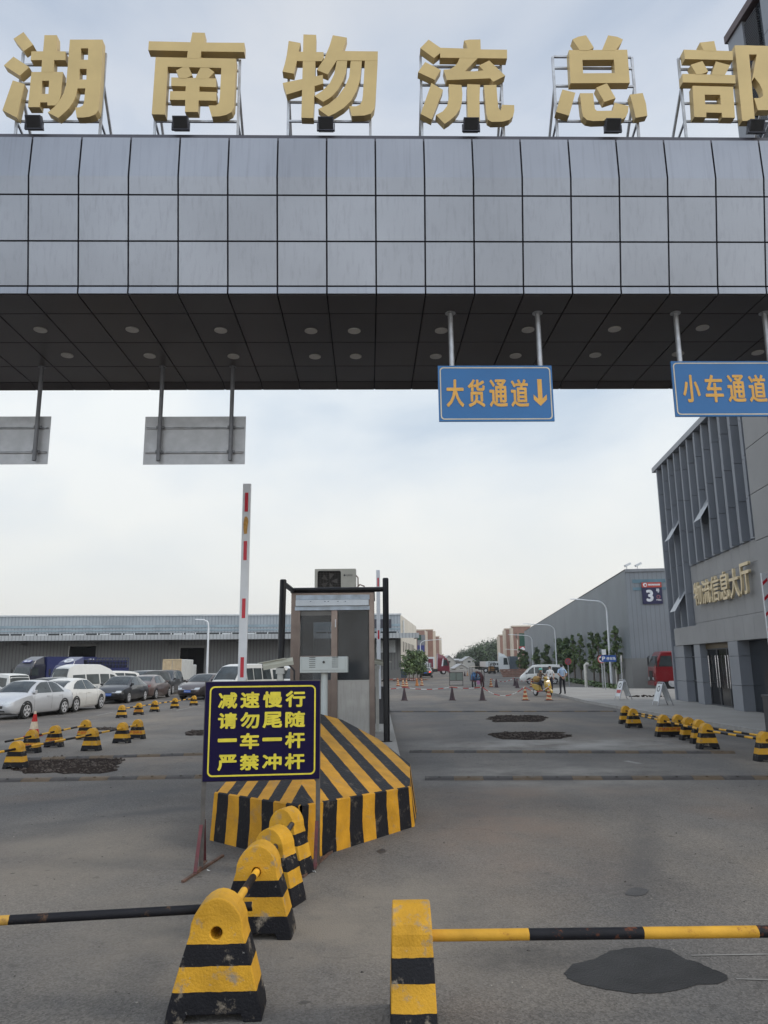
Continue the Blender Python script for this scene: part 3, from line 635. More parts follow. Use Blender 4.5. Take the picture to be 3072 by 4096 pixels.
def back_sign(x0, x1, posts, label):
    ua, za = GP(x0, 1667, n2+0.08); ub, zb = GP(x1, 1857, n2+0.08); um = (ua+ub)/2; w, h = ub-ua, za-zb
    s = thing('lane_sign', label, 'sign', GO+GU*um+GN*n2+Vector((0, 0, zb)), GA, 'lane signs seen from behind')
    q = MB(); q.bx(-w/2, w/2, 0.078, 0.083, 0, h); q.build('sign_panel', backal, s)
    for z in (0.245*h, 0.755*h):
        q = MB(); q.bx(-w/2+0.03, w/2-0.03, 0.045, 0.077, z-0.014, z-0.006); q.bx(-w/2+0.03, w/2-0.03, 0.045, 0.077, z+0.006, z+0.014); q.bx(-w/2+0.03, w/2-0.03, 0.069, 0.077, z-0.006, z+0.006)
        q.build('rail', steel, s)
    for px in posts:
        u = GP(px, 1600, n2)[0]-um
        q = MB(); q.tube((u, 0.0, 0.05*h), (u, 0.0, HB-zb-0.005), 0.032, 14); q.lathe([(0.06, -0.012), (0.06, 0)], 14, (u, 0, HB-zb))
        for z in (0.245*h, 0.755*h): q.lathe([(0.037, -0.02), (0.037, 0.02)], 14, (u, 0, z)); q.bx(u-0.06, u+0.06, 0.02, 0.044, z-0.02, z+0.02)
        q.build('post', M('grey_post_paint', (0.16, 0.165, 0.18), rough=0.5, var=0.2, scale=6), s, smooth=40)
    return s
back_sign(582, 979, (645, 928), 'bare metal back of the hanging sign left of the booth, with two posts')
back_sign(-205, 190, (-130, 157), 'bare metal back of a hanging sign cut off by the left edge')
# ------------------------------------------------------------------ traffic island with painted prow
YEL = (0.53, 0.262, 0.02); BLK = (0.010, 0.010, 0.013)
prow_m = stripes('hazard_stripe_paint', BLK, YEL, 'u', 1.0, wobble=0.012, wear=(0.24, 0.20, 0.15), wear_amt=0.35, rnd=False, bump=0.5, bscale=30)
conc = M('dusty_concrete', (0.30, 0.285, 0.26), rough=0.9, var=0.18, scale=3, bump=0.5, bscale=50, dirt=(0.17, 0.16, 0.145), dirt_amt=0.6)
Nn, Rr, Ll = G(1200, 3452), G(1658, 3306), G(839, 3361)
def over(px, py, g):                     # height of a pixel straight above ground point g
    d = ray(px, py); t = (g.x*d.x+g.y*d.y)/(d.x**2+d.y**2); return EYE+d.z*t
hN, hR, hL = over(1200, 3222, Nn), over(1651, 3144, Rr), over(835, 3167, Ll)
isl = thing('traffic_island', 'concrete traffic island prow with slanting black and yellow hazard stripes', 'traffic island', (Nn.x, Nn.y, 0))
off = Vector((Nn.x, Nn.y, 0))
axis = Vector((math.sin(R(2.0)), math.cos(R(2.0)), 0)).normalized()
crestY = Rr.y+2.2
def cr_(px, py): return at(px, py, crestY)
A, S1, S2, R2 = cr_(1216, 2838), cr_(1369, 2879), cr_(1515, 2957), cr_(1642, 3048)
nT, rT, lT = Vector((Nn.x, Nn.y+0.04, hN)), Vector((Rr.x-0.05, Rr.y, hR)), Vector((Ll.x+0.05, Ll.y, hL))
cw = (Rr.x+Ll.x)/2
mir = lambda p: Vector((2*A.x-p.x, p.y, p.z))
L3 = Vector((Ll.x+0.05, crestY, hL))
pn_ = (rT-nT).cross(A-nT).normalized()
onp = lambda px, py: plane(px, py, nT, pn_)
S1, S2, R2 = onp(1369, 2879), onp(1515, 2957), onp(1640, 3056)
cc = lambda zx, zy: (zx-1030)/165+(840-zy)/184
cN, cR, cL, cA = -0.92, 3.2, 3.1, 1.8
CMI = CM.to_3x3().inverted()
def proj(p):
    v = CMI @ (Vector(p)-Vector((0, 0, EYE))); return CX-F*v.x/v.z, CY+F*v.y/v.z
def aff(p, B_, cB):
    """stripe coordinate, linear across the flat face through N, B_ and A"""
    e1, e2, w_ = B_-nT, A-nT, Vector(p)-nT
    a11, a12, a22, b1, b2 = e1.dot(e1), e1.dot(e2), e2.dot(e2), w_.dot(e1), w_.dot(e2); dt = a11*a22-a12*a12
    return (cN+(b1*a22-b2*a12)/dt*(cB-cN)+(a11*b2-a12*b1)/dt*(cA-cN), 0)
q = MB(); o = lambda p: tuple(Vector(p)-off)
def tri(ps, us): q.add([o(p) for p in ps], [tuple(range(len(ps)))], 0, [us])
def curve_tri(a, b, c, ua, ub, uc, bulge=0.0): tri([a, b, c], [ua, ub, uc])
fR = [nT, rT, R2, S2, S1, A]; tri(fR, [aff(p, rT, cR) for p in fR])
fL = [nT, A, lT]; tri(fL, [aff(p, lT, cL) for p in fL])
tri([lT, A, L3], [(cL, 0), (cA, 0), (cL+1, 0)])
bz = 0.0
lnR = (rT-nT).length; lnL = (lT-nT).length
# a small proud lip round the top of the kerb faces, then the kerb faces themselves
def kerb(a, at_, b, bt, ua, ub):
    dz = Vector((0, 0, -0.012)); outw = (Vector((b.x-a.x, b.y-a.y, 0))).normalized().cross(Vector((0, 0, 1)))
    if outw.y > 0: outw = -outw
    lip = outw*0.02
    tri([a, b, bt+lip+dz, at_+lip+dz], [(ua, 0), (ub, 0), (ub, 1), (ua, 1)])
    tri([at_+lip+dz, bt+lip+dz, bt, at_], [(ua, 1), (ub, 1), (ub, 1), (ua, 1)])
kerb(Nn, nT, Rr, rT, (0-0.34)/0.46+0.02, (lnR-0.34)/0.46)
kerb(Nn, nT, Ll, lT, (0-0.42)/0.40, (lnL-0.42)/0.40)
Rb = Vector((R2.x+0.08, R2.y, 0)); Lb = Vector((Ll.x, crestY, 0))
c0_ = (lnR-.34)/.46; sl_ = (R2-rT).length/.46
tri([Rr, Rb, R2, rT], [(c0_, 0), (c0_+sl_, 0), (c0_+sl_, 1), (c0_, 1)])
tri([Ll, Lb, L3, lT], [(0, 0), (5, 0), (5, 1), (0, 1)])
dn = lambda p: Vector((p.x, p.y, 0.0))
for a_, b_ in ((R2, S2), (S2, S1), (S1, A), (A, L3)): tri([a_, b_, dn(b_), dn(a_)], [(0.1, 0), (0.2, 0), (0.2, 1), (0.1, 1)])
Rb = Vector((Rr.x+0.06, crestY, 0)); IBX = max(R2.y, S2.y, S1.y)
q.build('prow', prow_m, isl)
q = MB()
IB = Rr.y+0.9; IE = 34.0
def ipt(x0, y): return x0+math.tan(R(-0.6))*(y-crestY)
for h_, ins, mi in ((0.22, 0.0, 0),):
    q.add([o((Lb.x+0.05, IB, 0)), o((Rb.x-0.08, IB, 0)), o((ipt(Rb.x-0.08, IE), IE, 0)), o((ipt(Lb.x+0.05, IE), IE, 0)),
           o((Lb.x+0.05, IB, h_)), o((Rb.x-0.08, IB, h_)), o((ipt(Rb.x-0.08, IE), IE, h_)), o((ipt(Lb.x+0.05, IE), IE, h_))],
          [(4, 5, 6, 7), (0, 1, 5, 4), (1, 2, 6, 5), (2, 3, 7, 6), (3, 0, 4, 7)])
q.build('platform', conc, isl, bevel=0.03)

# ------------------------------------------------------------------ concrete bollards and their poles
boll_m = stripes('bollard_paint', BLK, (0.56, 0.295, 0.025), 'z', steps=[0.16, 0.29, 0.405, 0.99], wobble=0.004, wear=(0.26, 0.22, 0.17), wear_amt=0.9, bump=0.4, bscale=70)
# ramp: 0..0.16 black, then yellow, black, yellow
def boll_ramp(m, a, b, c):
    r_ = [n for n in m.node_tree.nodes if n.type == 'VALTORGB'][0].color_ramp
    while len(r_.elements) > 2: r_.elements.remove(r_.elements[-1])
    r_.elements[0].position = 0; r_.elements[0].color = (0, 0, 0, 1); r_.elements[1].position = a; r_.elements[1].color = (1, 1, 1, 1)
    e = r_.elements.new(b); e.color = (0, 0, 0, 1); e = r_.elements.new(c); e.color = (1, 1, 1, 1)
boll_ramp(boll_m, 0.155, 0.285, 0.395)
def speckle(m, col, scale, lo, hi, amt):
    """pale scuffs and bare concrete chips over a painted surface"""
    t = m.node_tree; b = t.nodes['Principled BSDF']; src = b.inputs['Base Color'].links[0].from_socket; tcn = [n for n in t.nodes if n.type == 'TEX_COORD'][0]
    oi = t.nodes.new('ShaderNodeObjectInfo'); ad = t.nodes.new('ShaderNodeVectorMath'); ad.operation = 'ADD'; t.links.new(tcn.outputs['Object'], ad.inputs[0]); t.links.new(oi.outputs['Location'], ad.inputs[1])
    n = t.nodes.new('ShaderNodeTexNoise'); n.inputs['Scale'].default_value = scale; n.inputs['Detail'].default_value = 12; n.inputs['Roughness'].default_value = 0.75; t.links.new(ad.outputs[0], n.inputs['Vector'])
    r_ = t.nodes.new('ShaderNodeMapRange'); r_.inputs[1].default_value = lo; r_.inputs[2].default_value = hi; r_.inputs[4].default_value = amt; t.links.new(n.outputs[0], r_.inputs[0])
    x = t.nodes.new('ShaderNodeMix'); x.data_type = 'RGBA'; x.inputs[7].default_value = (*col, 1); t.links.new(r_.outputs[0], x.inputs[0]); t.links.new(src, x.inputs[6]); t.links.new(x.outputs[2], b.inputs['Base Color'])
speckle(boll_m, (0.34, 0.33, 0.31), 16, 0.63, 0.67, 0.75); speckle(boll_m, (0.05, 0.035, 0.02), 22, 0.645, 0.68, 0.8)
speckle(prow_m, (0.07, 0.05, 0.03), 10, 0.635, 0.67, 0.7)
redp = M('red_stencil_paint', (0.42, 0.03, 0.015), rough=0.7, var=0.3, scale=30)
pipe_blk = M('black_painted_pipe', (0.022, 0.022, 0.026), rough=0.5, var=0.25, scale=8, dirt=(0.10, 0.07, 0.05), dirt_amt=0.3)
pipe_m = stripes('striped_pipe_paint', BLK, (0.68, 0.37, 0.04), 'z', 1.0, wobble=0.004, wear=(0.20, 0.07, 0.03), wear_amt=0.8, bump=0.2)
HT, HOLE = 0.64, 0.455
def boll_mesh():
    T = 0.225; prof = [(-.27, 0), (-.165, 0), (-.15, .04), (.15, .04), (.165, 0), (.27, 0), (.262, .06), (.198, .30), (.152, .45)]
    for k in range(1, 12):
        a = math.pi*k/12; c_ = math.cos(a); prof.append((math.copysign(.152*abs(c_)**1.12, c_), .46+.18*math.sin(a)))
    prof += [(-.152, .45), (-.198, .30), (-.262, .06)]
    hole = [(.034*math.cos(2*math.pi*k/16), HOLE+.034*math.sin(2*math.pi*k/16)) for k in range(16)]
    q = MB(); q.prism(prof, -T/2, T/2, [hole])
    for i, v in enumerate(q.v):
        f_ = 1.12-0.18*(v.z/HT); q.v[i] = Vector((v.x, v.y*f_, v.z))
    return q
bq = boll_mesh()
BOLL = []
def bollard(loc, rz, label, group, scale=1.0, stencil=None):
    global B0
    if not BOLL:
        t = thing('bollard', label, 'bollard', loc, rz, group, scale)
        b_ = bq.build('body', boll_m, t, bevel=0.007); BOLL.append(t)
    else:
        t = BOLL[0].copy(); COL.objects.link(t); t.location = loc; t.rotation_euler = (0, 0, rz); t.scale = (scale,)*3
        t['label'] = label; t['group'] = group
        c = BOLL[0].children[0].copy(); COL.objects.link(c); c.parent = t
    if stencil:
        ch = stencil
        for s_ in (1,):
            text(ch, -0.055*len(ch)-0.01, 0.055*len(ch)+0.01, 0.175, 0.27, -0.1245, 0.002, 'stencil', redp, t)
    return t
def pole(p, q_, label, group, r=0.03, period=0.9, mat=None, phase=0.0):
    p, q_ = Vector(p), Vector(q_); d = q_-p
    mb = MB(); mb.tube((0, 0, 0), (0, 0, d.length), r, 14)
    o_ = mb.build('barrier_pole', mat or PIPE(period, phase), None, smooth=40)
    o_.location = p; o_.rotation_mode = 'QUATERNION'; o_.rotation_quaternion = d.to_track_quat('Z', 'Y')
    return tag(o_, label, 'pole', group)
def PIPE(period, phase=0):
    k = 'striped_pipe_%d' % round(period*100)
    if k in MATS: return MATS[k]
    return stripes(k, BLK, (0.68, 0.37, 0.04), 'z', period, wobble=0.004, wear=(0.22, 0.08, 0.03), wear_amt=0.8, bump=0.2)
def bpos(hx, hy, sc=1.0, rz=0.0):
    """ground place of a bollard whose pole hole shows at this pixel (hole on its near face)"""
    h = G(hx, hy, HOLE*sc); return Vector((h.x, h.y+0.11*sc, 0))
b1, b2, b3, b4 = bpos(862, 3733), bpos(1026, 3489), bpos(1105, 3386), bpos(1170, 3296)
grp = 'concrete bollards in front of the island'
row = (b4-b1); rzr = math.atan2(-row.x, row.y)
bollard(b1, rzr+R(4), 'nearest black and yellow bollard, scuffed, with an open round hole', grp)
bollard(b2, rzr, 'black and yellow bollard right behind the nearest one, striped pipe entering its hole', grp)
bollard(b3+Vector((-0.03, 0, 0)), rzr-R(20), 'worn bollard with one red character, just before the sign leg', grp, 0.93, stencil='业')
bollard(b4+Vector((-0.07, 0, 0)), rzr-R(22), 'chipped bollard with red characters, standing against the striped prow', grp, 0.92, stencil='停车')
up = Vector((0, 0, HOLE)); dr = row.normalized()
pole(b1+up+dr*0.06, b2+up+dr*0.09, 'short black and yellow pipe between the two nearest bollards', 'pipes through the near bollards', 0.026, 0.65)
pole(b2+up+dr*0.12, b3+up+dr*0.09, 'dark pipe between the second and third bollards before the prow', 'pipes through the near bollards', 0.026, mat=pipe_blk)
pole(b3+up+dr*0.12, b4+up+dr*0.09, 'dark pipe between the two bollards nearest the prow', 'pipes through the near bollards', 0.026, mat=pipe_blk)
pe = G(1010, 3625, HOLE-0.055+0.11); pl_ = G(0, 3682, HOLE-0.055+0.11); pd = (pl_-pe)
lbp = stripes('long_pipe_paint', BLK, (0.50, 0.29, 0.06), 'z', pd.length*1.93, wobble=0.01, wear=(0.15, 0.08, 0.04), wear_amt=0.7, bump=0.2, rnd=False)
pole(pe, pe+pd*1.5, 'long thick black pipe lying behind the nearest bollard', 'pipes through the near bollards', 0.027, mat=lbp)
g0 = at(1646, 3646, 4.55); hz_ = G(1727, 3742, HOLE)
b0 = Vector((at(1646, 3742, hz_.y).x, hz_.y, 0))
bollard(b0, R(90), 'black and yellow bollard seen edge on, cut by the bottom edge', grp)
bollard(Vector((b0.x+3.3, b0.y, 0)), R(90), 'bollard at the outer right end of the thick yellow pipe', grp)
pe2 = G(0, 3682, HOLE+0.055) - G(1010, 3625, HOLE+0.055)
bollard(G(1010, 3625, HOLE+0.055)+pe2*1.46+Vector((0, 0, -HOLE-0.055)), math.atan2(pe2.y, pe2.x)+R(90), 'bollard at the outer left end of the long black pipe', grp)
pr0 = Vector((b0.x+0.02, b0.y, HOLE)); pr1 = Vector((b0.x+3.4, b0.y+0.0, HOLE+0.004))
pw = stripes('near_pipe_paint', (0.58, 0.31, 0.035), BLK, 'z', 1.28, wobble=0.006, wear=(0.20, 0.06, 0.02), wear_amt=0.85, bump=0.2, rnd=False)
pole(pr0, pr1, 'thick yellow pipe with a black middle band, reaching from the edge on bollard', 'pipes through the near bollards', 0.031, mat=pw)

def prow_row(data, scale, group, labels, rz, stencils=()):
    out = []
    for i, (hx, hy) in enumerate(data):
        p = bpos(hx, hy, scale); bollard(p, rz, labels[i], group, scale, stencils[i] if i < len(stencils) else None); out.append(p)
    return out
Z5 = lambda x, y: (x*.5425, 2350+y*.5425)
Z8 = lambda x, y: (2222+x*.5124, 2150+y*.5124)
def base_row(data, scale, group, labels, rz, stencils=()):
    out = []; ga__, gb__ = G(*data[0]), G(*data[-1]); dd_ = (gb__-ga__ if gb__.y > ga__.y else ga__-gb__); rz = math.atan2(-dd_.x, dd_.y)+rz
    for i, (bx_, by_) in enumerate(data):
        g_ = G(bx_, by_); p = Vector((g_.x, g_.y+0.11*scale, 0))
        bollard(p, rz, labels[i], group, scale, stencils[i] if i < len(stencils) else None); out.append(p)
    return out
def link(ps, scale, group, labels, r=0.024, period=0.9, ext0=None, ext1=None, zo=0.0):
    pts = list(ps)
    if ext0: pts = [Vector((ext0[0], ext0[1], 0))]+pts
    if ext1: pts = pts+[Vector((ext1[0], ext1[1], 0))]
    for i in range(len(pts)-1):
        d = (pts[i+1]-pts[i]).normalized(); u_ = Vector((0, 0, HOLE*scale+zo))
        pole(pts[i]+u_+d*0.03, pts[i+1]+u_-d*0.03, labels[i], group, r, period)
ROWG = 'black and yellow bollards of the left car park'; PG = 'striped poles between the left bollards'
f_ = base_row([Z5(97, 1338), Z5(662, 1206), Z5(889, 1149), Z5(1002, 1119)], 0.82, ROWG,
  ['bollard nearest the dirt patch at the left edge, front row', 'front row bollard just above the dirt patch', 'bollard overlapping another, left one of the close pair', 'bollard half hidden behind the left one of the close pair'], R(0), (None, None, None, '严禁停车'))
link(f_, 0.82, PG, ['striped pole over the dirt patch, between the two nearest left bollards', 'striped pole running from above the dirt patch to the close pair', 'very short striped pole joining the close pair of bollards'], ext0=None)
g_ = f_[0]+(f_[0]-f_[1])*0.4; pole(f_[0]+Vector((0, 0, .373)), g_+Vector((0, 0, .373)), 'striped pole leaving the left edge from the nearest left bollard', PG, 0.024)
k_ = base_row([Z5(213, 1222), Z5(386, 1179), Z5(616, 1121)], 0.82, ROWG,
  ['bollard in front of the red and white cone', 'second row bollard with red stencil, between cone and dirt patch', 'farthest bollard of the second row, before the silver car'], R(0), ('严禁停车', '严禁停车', '严禁停车'))
link(k_, 0.82, PG, ['striped pole beside the cone, second row', 'striped pole ending at the farthest second row bollard'])
g_ = k_[0]+(k_[0]-k_[1])*1.0; pole(k_[0]+Vector((0, 0, .373)), g_+Vector((0, 0, .373)), 'striped pole leaving the left edge in front of the cone', PG, 0.024)
h_ = base_row([Z5(890, 962), Z5(1016, 940), Z5(1135, 918), Z5(1284, 893), Z5(1425, 870)], 0.76, ROWG,
  ['bollard nearest the camera in the far row by the white hatchback', 'far row bollard with red stencil before the black sedan', 'middle bollard of the far row beside the parked cars', 'far row bollard in front of the brown sedan seen from behind', 'farthest bollard, below the dark brown car facing us'], R(0), (None, '严禁停车'))
link(h_, 0.76, PG, ['far row pole before the black sedan', 'far row pole at its middle bollard', 'far row pole before the brown sedan', 'far row pole ending below the dark brown car'], period=0.7)
RG = 'black and yellow bollards along the right kerb'; RP = 'striped poles along the right kerb'
r_ = base_row([Z8(620, 1487), Z8(863, 1557), Z8(1060, 1584), Z8(1203, 1654), Z8(1672, 1750)], 0.88, RG,
  ['nearer of the two bollards at the far end of the right row', 'front row bollard with red stencil on the right side', 'narrow looking bollard between two others of the right row', 'large bollard nearest us in the right front row', 'bollard cut off by the right edge'], R(0), (None, '严禁停车'))
link([r_[0], r_[1], r_[3], r_[4]], 0.88, RP, ['first striped pole of the right front row', 'striped pole passing the narrow looking bollard', 'striped pole from the large bollard to the right edge'], period=0.6)
s_ = base_row([Z8(562, 1456), Z8(978, 1555), Z8(1148, 1612)], 0.88, RG,
  ['farthest bollard of the right row, at the kerb', 'bollard peeking out behind the stencilled one', 'bollard hidden behind the large one on the right'], R(0), (None, '严禁停车'))
link(s_, 0.88, RP, ['rear striped pole along the kerb on the right', 'short rear pole behind the narrow looking bollard'], period=0.6)
e_ = s_[2]+(r_[4]-r_[3])*1.1; pole(s_[2]+Vector((0, 0, .40)), e_+Vector((0, 0, .40)), 'rear striped pole leaving the right edge', RP, 0.024, 0.6)

# ------------------------------------------------------------------ notice board in front of the prow
navy = M('navy_sign_face', (0.007, 0.004, 0.032), rough=0.45, var=0.15, scale=3, spec=0.12)
yel = M('yellow_sign_paint', (0.62, 0.52, 0.035), rough=0.5, var=0.12, scale=12)
rust = M('rusty_angle_iron', (0.10, 0.055, 0.04), rough=0.8, var=0.4, scale=14)
oxide = M('red_oxide_paint', (0.10, 0.02, 0.024), rough=0.6, var=0.35, scale=12, dirt=(0.10, 0.07, 0.06), dirt_amt=0.6, dirt_scale=10)
greyleg = M('grey_leg_paint', (0.085, 0.078, 0.072), rough=0.6, var=0.3, scale=10, dirt=(0.12, 0.07, 0.04), dirt_amt=0.6)
fl_, fr_ = G(832, 3480), G(1290, 3462)
mid = (fl_+fr_)/2; ang = math.atan2(fr_.y-fl_.y, fr_.x-fl_.x)
bd = thing('notice_board', 'navy notice board with four rows of yellow characters on angle iron legs', 'sign', (mid.x, mid.y, 0), ang)
U = Vector((math.cos(ang), math.sin(ang), 0)); Nv = Vector((-math.sin(ang), math.cos(ang), 0))
def BP(px, py):
    h = plane(px, py, mid, Nv); return (h-mid).dot(U), h.z
cs = [BP(*p) for p in ((822, 2735), (1281, 2716), (1276, 3112), (814, 3126))]
bx0, bx1 = (cs[0][0]+cs[3][0])/2, (cs[1][0]+cs[2][0])/2; bz1 = (cs[0][1]+cs[1][1])/2; bz0 = (cs[2][1]+cs[3][1])/2
bw, bh, bm_, bzm = bx1-bx0, bz1-bz0, (bx0+bx1)/2, (bz0+bz1)/2
q = MB(); q.bx(bx0, bx1, -0.03, 0.0, bz0, bz1); q.build('board_face', navy, bd, bevel=0.003)
q = MB(); e1 = [(x+bm_, z+bzm) for x, z in rrect(bw-0.085, bh-0.085, 0.05)]; e2 = [(x+bm_, z+bzm) for x, z in rrect(bw-0.115, bh-0.115, 0.038)]
q.prism(e1, -0.033, -0.0305, [e2]); q.build('border', yel, bd)
rows = ['减速慢行', '请勿尾随', '一车一杆', '严禁冲杆']
ZB = lambda x, y: BP(600+x*.66305, 2650+y*.66305)
for ri, (y0, y1) in enumerate(((178, 278), (300, 400), (425, 525), (552, 652))):
    for ci, (x0, x1) in enumerate(((412, 530), (546, 664), (681, 800), (817, 938))):
        c = rows[ri][ci]
        pa, pb = ZB(x0-1.5*ri, y1-3*ci), ZB(x1-1.5*ri, y0-3*ci)
        za, zb = pa[1], pb[1]
        if c == '一': m0 = (za+zb)/2; za, zb = m0-0.006, m0+0.030
        heavy(c, pa[0], pb[0], za, zb, -0.0312, 'lettering', yel, bd, w=0.0065)
for z0, z1_ in ((bz1-0.02, bz1+0.005), (bz0-0.01, bz0+0.02)):
    q = MB(); q.bx(bx0-0.012, bx1+0.012, 0.0, 0.03, z0, z1_); q.build('frame_bar', greyleg, bd)
for x, s in ((bx0+0.012, -1), (bx1-0.012, 1)):
    q = MB(); q.bx(x-0.022, x+0.022, 0.001, 0.006, 0.012, bz1); q.bx(x-0.022, x-0.017, 0.006, 0.045, 0.012, bz1)
    lg = q.build('leg', greyleg, bd)
    q = MB(); q.beam((x-0.01, -0.012, 0.42), (x-0.03, -0.20, 0.02), 0.034, 0.006); q.beam((x+0.006, 0.05, 0.46), (x+0.006, 0.24, 0.02), 0.034, 0.006)
    q.build('brace', oxide, lg)
    q = MB(); q.beam((x-0.02*s-0.13, -0.42, 0.012), (x+0.16, 0.52, 0.012), 0.03, 0.018); q.beam((x-0.03, -0.20, 0.03), (x+0.02, 0.24, 0.03), 0.026, 0.012)
    q.build('foot', rust, lg)

# ------------------------------------------------------------------ toll booth, its guard frame, air conditioner, cabinet, cameras
YB = 17.9
br = M('bronze_steel_frame', (0.185, 0.150, 0.135), rough=0.30, metal=0.8, var=0.15, scale=3)
stain = M('stainless_panel', (0.34, 0.335, 0.325), rough=0.35, metal=0.55, var=0.1, scale=3, streak=(8, 8, 0.6), dirt=(0.2, 0.18, 0.16), dirt_amt=0.4)
gl_ = M('dusty_booth_glass', (0.040, 0.044, 0.050), rough=0.10, var=0.6, scale=1.6, spec=0.55, dirt=(0.11, 0.11, 0.11), dirt_amt=0.35, dirt_scale=1.5)
_t = gl_.node_tree; _b = _t.nodes['Principled BSDF']; _tr = _t.nodes.new('ShaderNodeBsdfTransparent'); _tr.inputs[0].default_value = (0.75, 0.80, 0.84, 1)
_mx = _t.nodes.new('ShaderNodeMixShader'); _mx.inputs[0].default_value = 0.52; _o = [n for n in _t.nodes if n.type == 'OUTPUT_MATERIAL'][0]
_t.links.new(_tr.outputs[0], _mx.inputs[1]); _t.links.new(_b.outputs[0], _mx.inputs[2]); _t.links.new(_mx.outputs[0], _o.inputs[0])
Z6 = lambda x, y: (750+x*.5425, 1900+y*.5425)
def Bq(x, y, Y=YB):
    p = at(*Z6(x, y), Y); return p.x, p.z
x0, zt = Bq(766, 872); x1 = Bq(1374, 872)[0]; PZ = 0.222
zt = Bq(1000, 868)[1]
booth = thing('toll_booth', 'narrow bronze framed toll booth with dusty windows and a white lamp strip', 'toll booth', ((x0+x1)/2, YB, PZ), R(0.6))
cx_ = (x0+x1)/2; w = (x1-x0); D = 2.6; H = zt-PZ
def bl(x, y): a, b = Bq(x, y); return a-cx_, b-PZ
q = MB()
xa = -w/2; cl = bl(831, 1000)[0]; m0, m1 = bl(1060, 1000)[0], bl(1106, 1000)[0]; cr2 = bl(1338, 1000)[0]
zh = bl(1000, 1000)[1]; zw = bl(1200, 1512)[1]
for a, b in ((xa, cl), (m0, m1), (cr2, w/2)): q.bx(a, b, 0, 0.12, 0, H)
q.bx(cl, m0, 0.01, 0.11, zh, H); q.bx(m1, cr2, 0.01, 0.11, zh, H)
q.bx(cl, m0, 0.01, 0.11, bl(900, 1340)[1]-0.04, bl(900, 1340)[1]+0.02)
for s in (-w/2, w/2-0.1):
    for yy in (0.125, D/2, D-0.1): q.bx(s, s+0.1, yy, yy+0.1, 0, H-0.05)
    q.bx(s+0.01, s+0.09, 0.23, D-0.1, H-0.25, H-0.06); q.bx(s+0.01, s+0.09, 0.23, D-0.1, 0.95, 1.05)
q.bx(-w/2+0.1, w/2-0.1, D-0.1, D, 0, 1.35); q.bx(-w/2+0.1, w/2-0.1, D-0.1, D, H-0.55, H-0.05); q.bx(-0.05, w/2-0.1, D-0.1, D, 1.351, H-0.551); q.bx(-w/2+0.1, -w/2+0.32, D-0.1, D, 1.351, H-0.551)
q.build('frame', br, booth, bevel=0.006)
q = MB(); q.bx(-w/2-0.02, w/2+0.02, -0.03, D+0.05, H, H+0.07); q.build('roof', M('booth_roof_sheet', (0.16, 0.15, 0.15), rough=0.5), booth, bevel=0.01)
wf = M('white_door_trim', (0.55, 0.56, 0.57), rough=0.45, var=0.08)
zd0 = bl(900, 1336)[1]; zd1 = bl(900, 1036)[1]
q = MB(); q.bx(cl+0.01, m0-0.01, 0.05, 0.06, bl(900, 1512)[1], zh-0.002); g1 = q.build('window', gl_, booth)
q = MB(); q.bx(cl+0.005, m0-0.005, 0.035, 0.049, zd1, zh-0.01); q.build('sill', M('grey_blind_box', (0.22, 0.215, 0.21), rough=0.6), g1)
q = MB(); q.bx(m1+0.01, cr2-0.01, 0.05, 0.06, zw, zh-0.002); g2 = q.build('window', gl_, booth)
q = MB(); q.bx(m1, cr2, 0.04, 0.049, zw-0.04, zw+0.0); q.build('sill', stain, g2)
q = MB(); q.bx(m1+0.002, cr2-0.002, 0.045, 0.06, 0.03, zw-0.042); q.build('kick_panel', stain, booth)
q = MB(); q.bx(cl+0.002, m0-0.002, 0.045, 0.06, 0.03, bl(900, 1512)[1]-0.002); q.build('kick_panel', br, booth)
q = MB(); hh = bl(1092, 1065); hh2 = bl(1092, 1122); q.bx(m0+0.09, m0+0.115, -0.03, -0.001, hh2[1], hh[1]); q.build('handle', wf, booth)
side = MB(); side.bx(w/2-0.05, w/2-0.045, 0.23, D-0.1, 1.05, H-0.25); side.bx(-w/2+0.045, -w/2+0.05, 0.23, D-0.1, 1.05, H-0.25); side.build('side_glass', gl_, booth)
side = MB(); side.bx(w/2-0.05, w/2-0.04, 0.23, D-0.1, 0.02, 0.95); side.bx(-w/2+0.04, -w/2+0.05, 0.23, D-0.1, 0.02, 0.95); side.build('side_panel', stain, booth)
lamp_w = M('white_film_on_lamp_strip', (0.62, 0.67, 0.72), rough=0.3, var=0.06, scale=5)
la, lb_ = bl(800, 1000), bl(1336, 876)
q = MB(); q.bx(la[0], lb_[0], -0.10, -0.001, la[1]+0.10, lb_[1]-0.14); q.build('lamp_strip', lamp_w, booth, bevel=0.008)
q = MB(); q.bx(la[0]-0.02, lb_[0]+0.02, -0.06, -0.001, la[1], la[1]+0.09); q.bx(la[0], lb_[0]+0.02, -0.05, -0.001, lb_[1]-0.13, lb_[1]-0.02)
trim_ = q.build('lamp_trim', M('protective_film', (0.45, 0.52, 0.60), rough=0.35, var=0.25, scale=4), booth)
ink = M('grey_print', (0.10, 0.14, 0.2), rough=0.5)
q = MB()
for x in (905, 1010, 1035, 1105, 1160): a, b = bl(x, 935); q.bx(a, a+0.035, -0.1035, -0.1012, b-0.008, b+0.006)
q.build('print', ink, booth)
q = MB(); q.bx(-0.55, 0.35, 0.75, 1.25, 0.72, 0.78); q.bx(-0.5, -0.42, 0.8, 1.2, 0.02, 0.72); q.bx(0.22, 0.3, 0.8, 1.2, 0.02, 0.72); q.build('desk', M('dark_desk', (0.06, 0.05, 0.045), rough=0.6), booth)
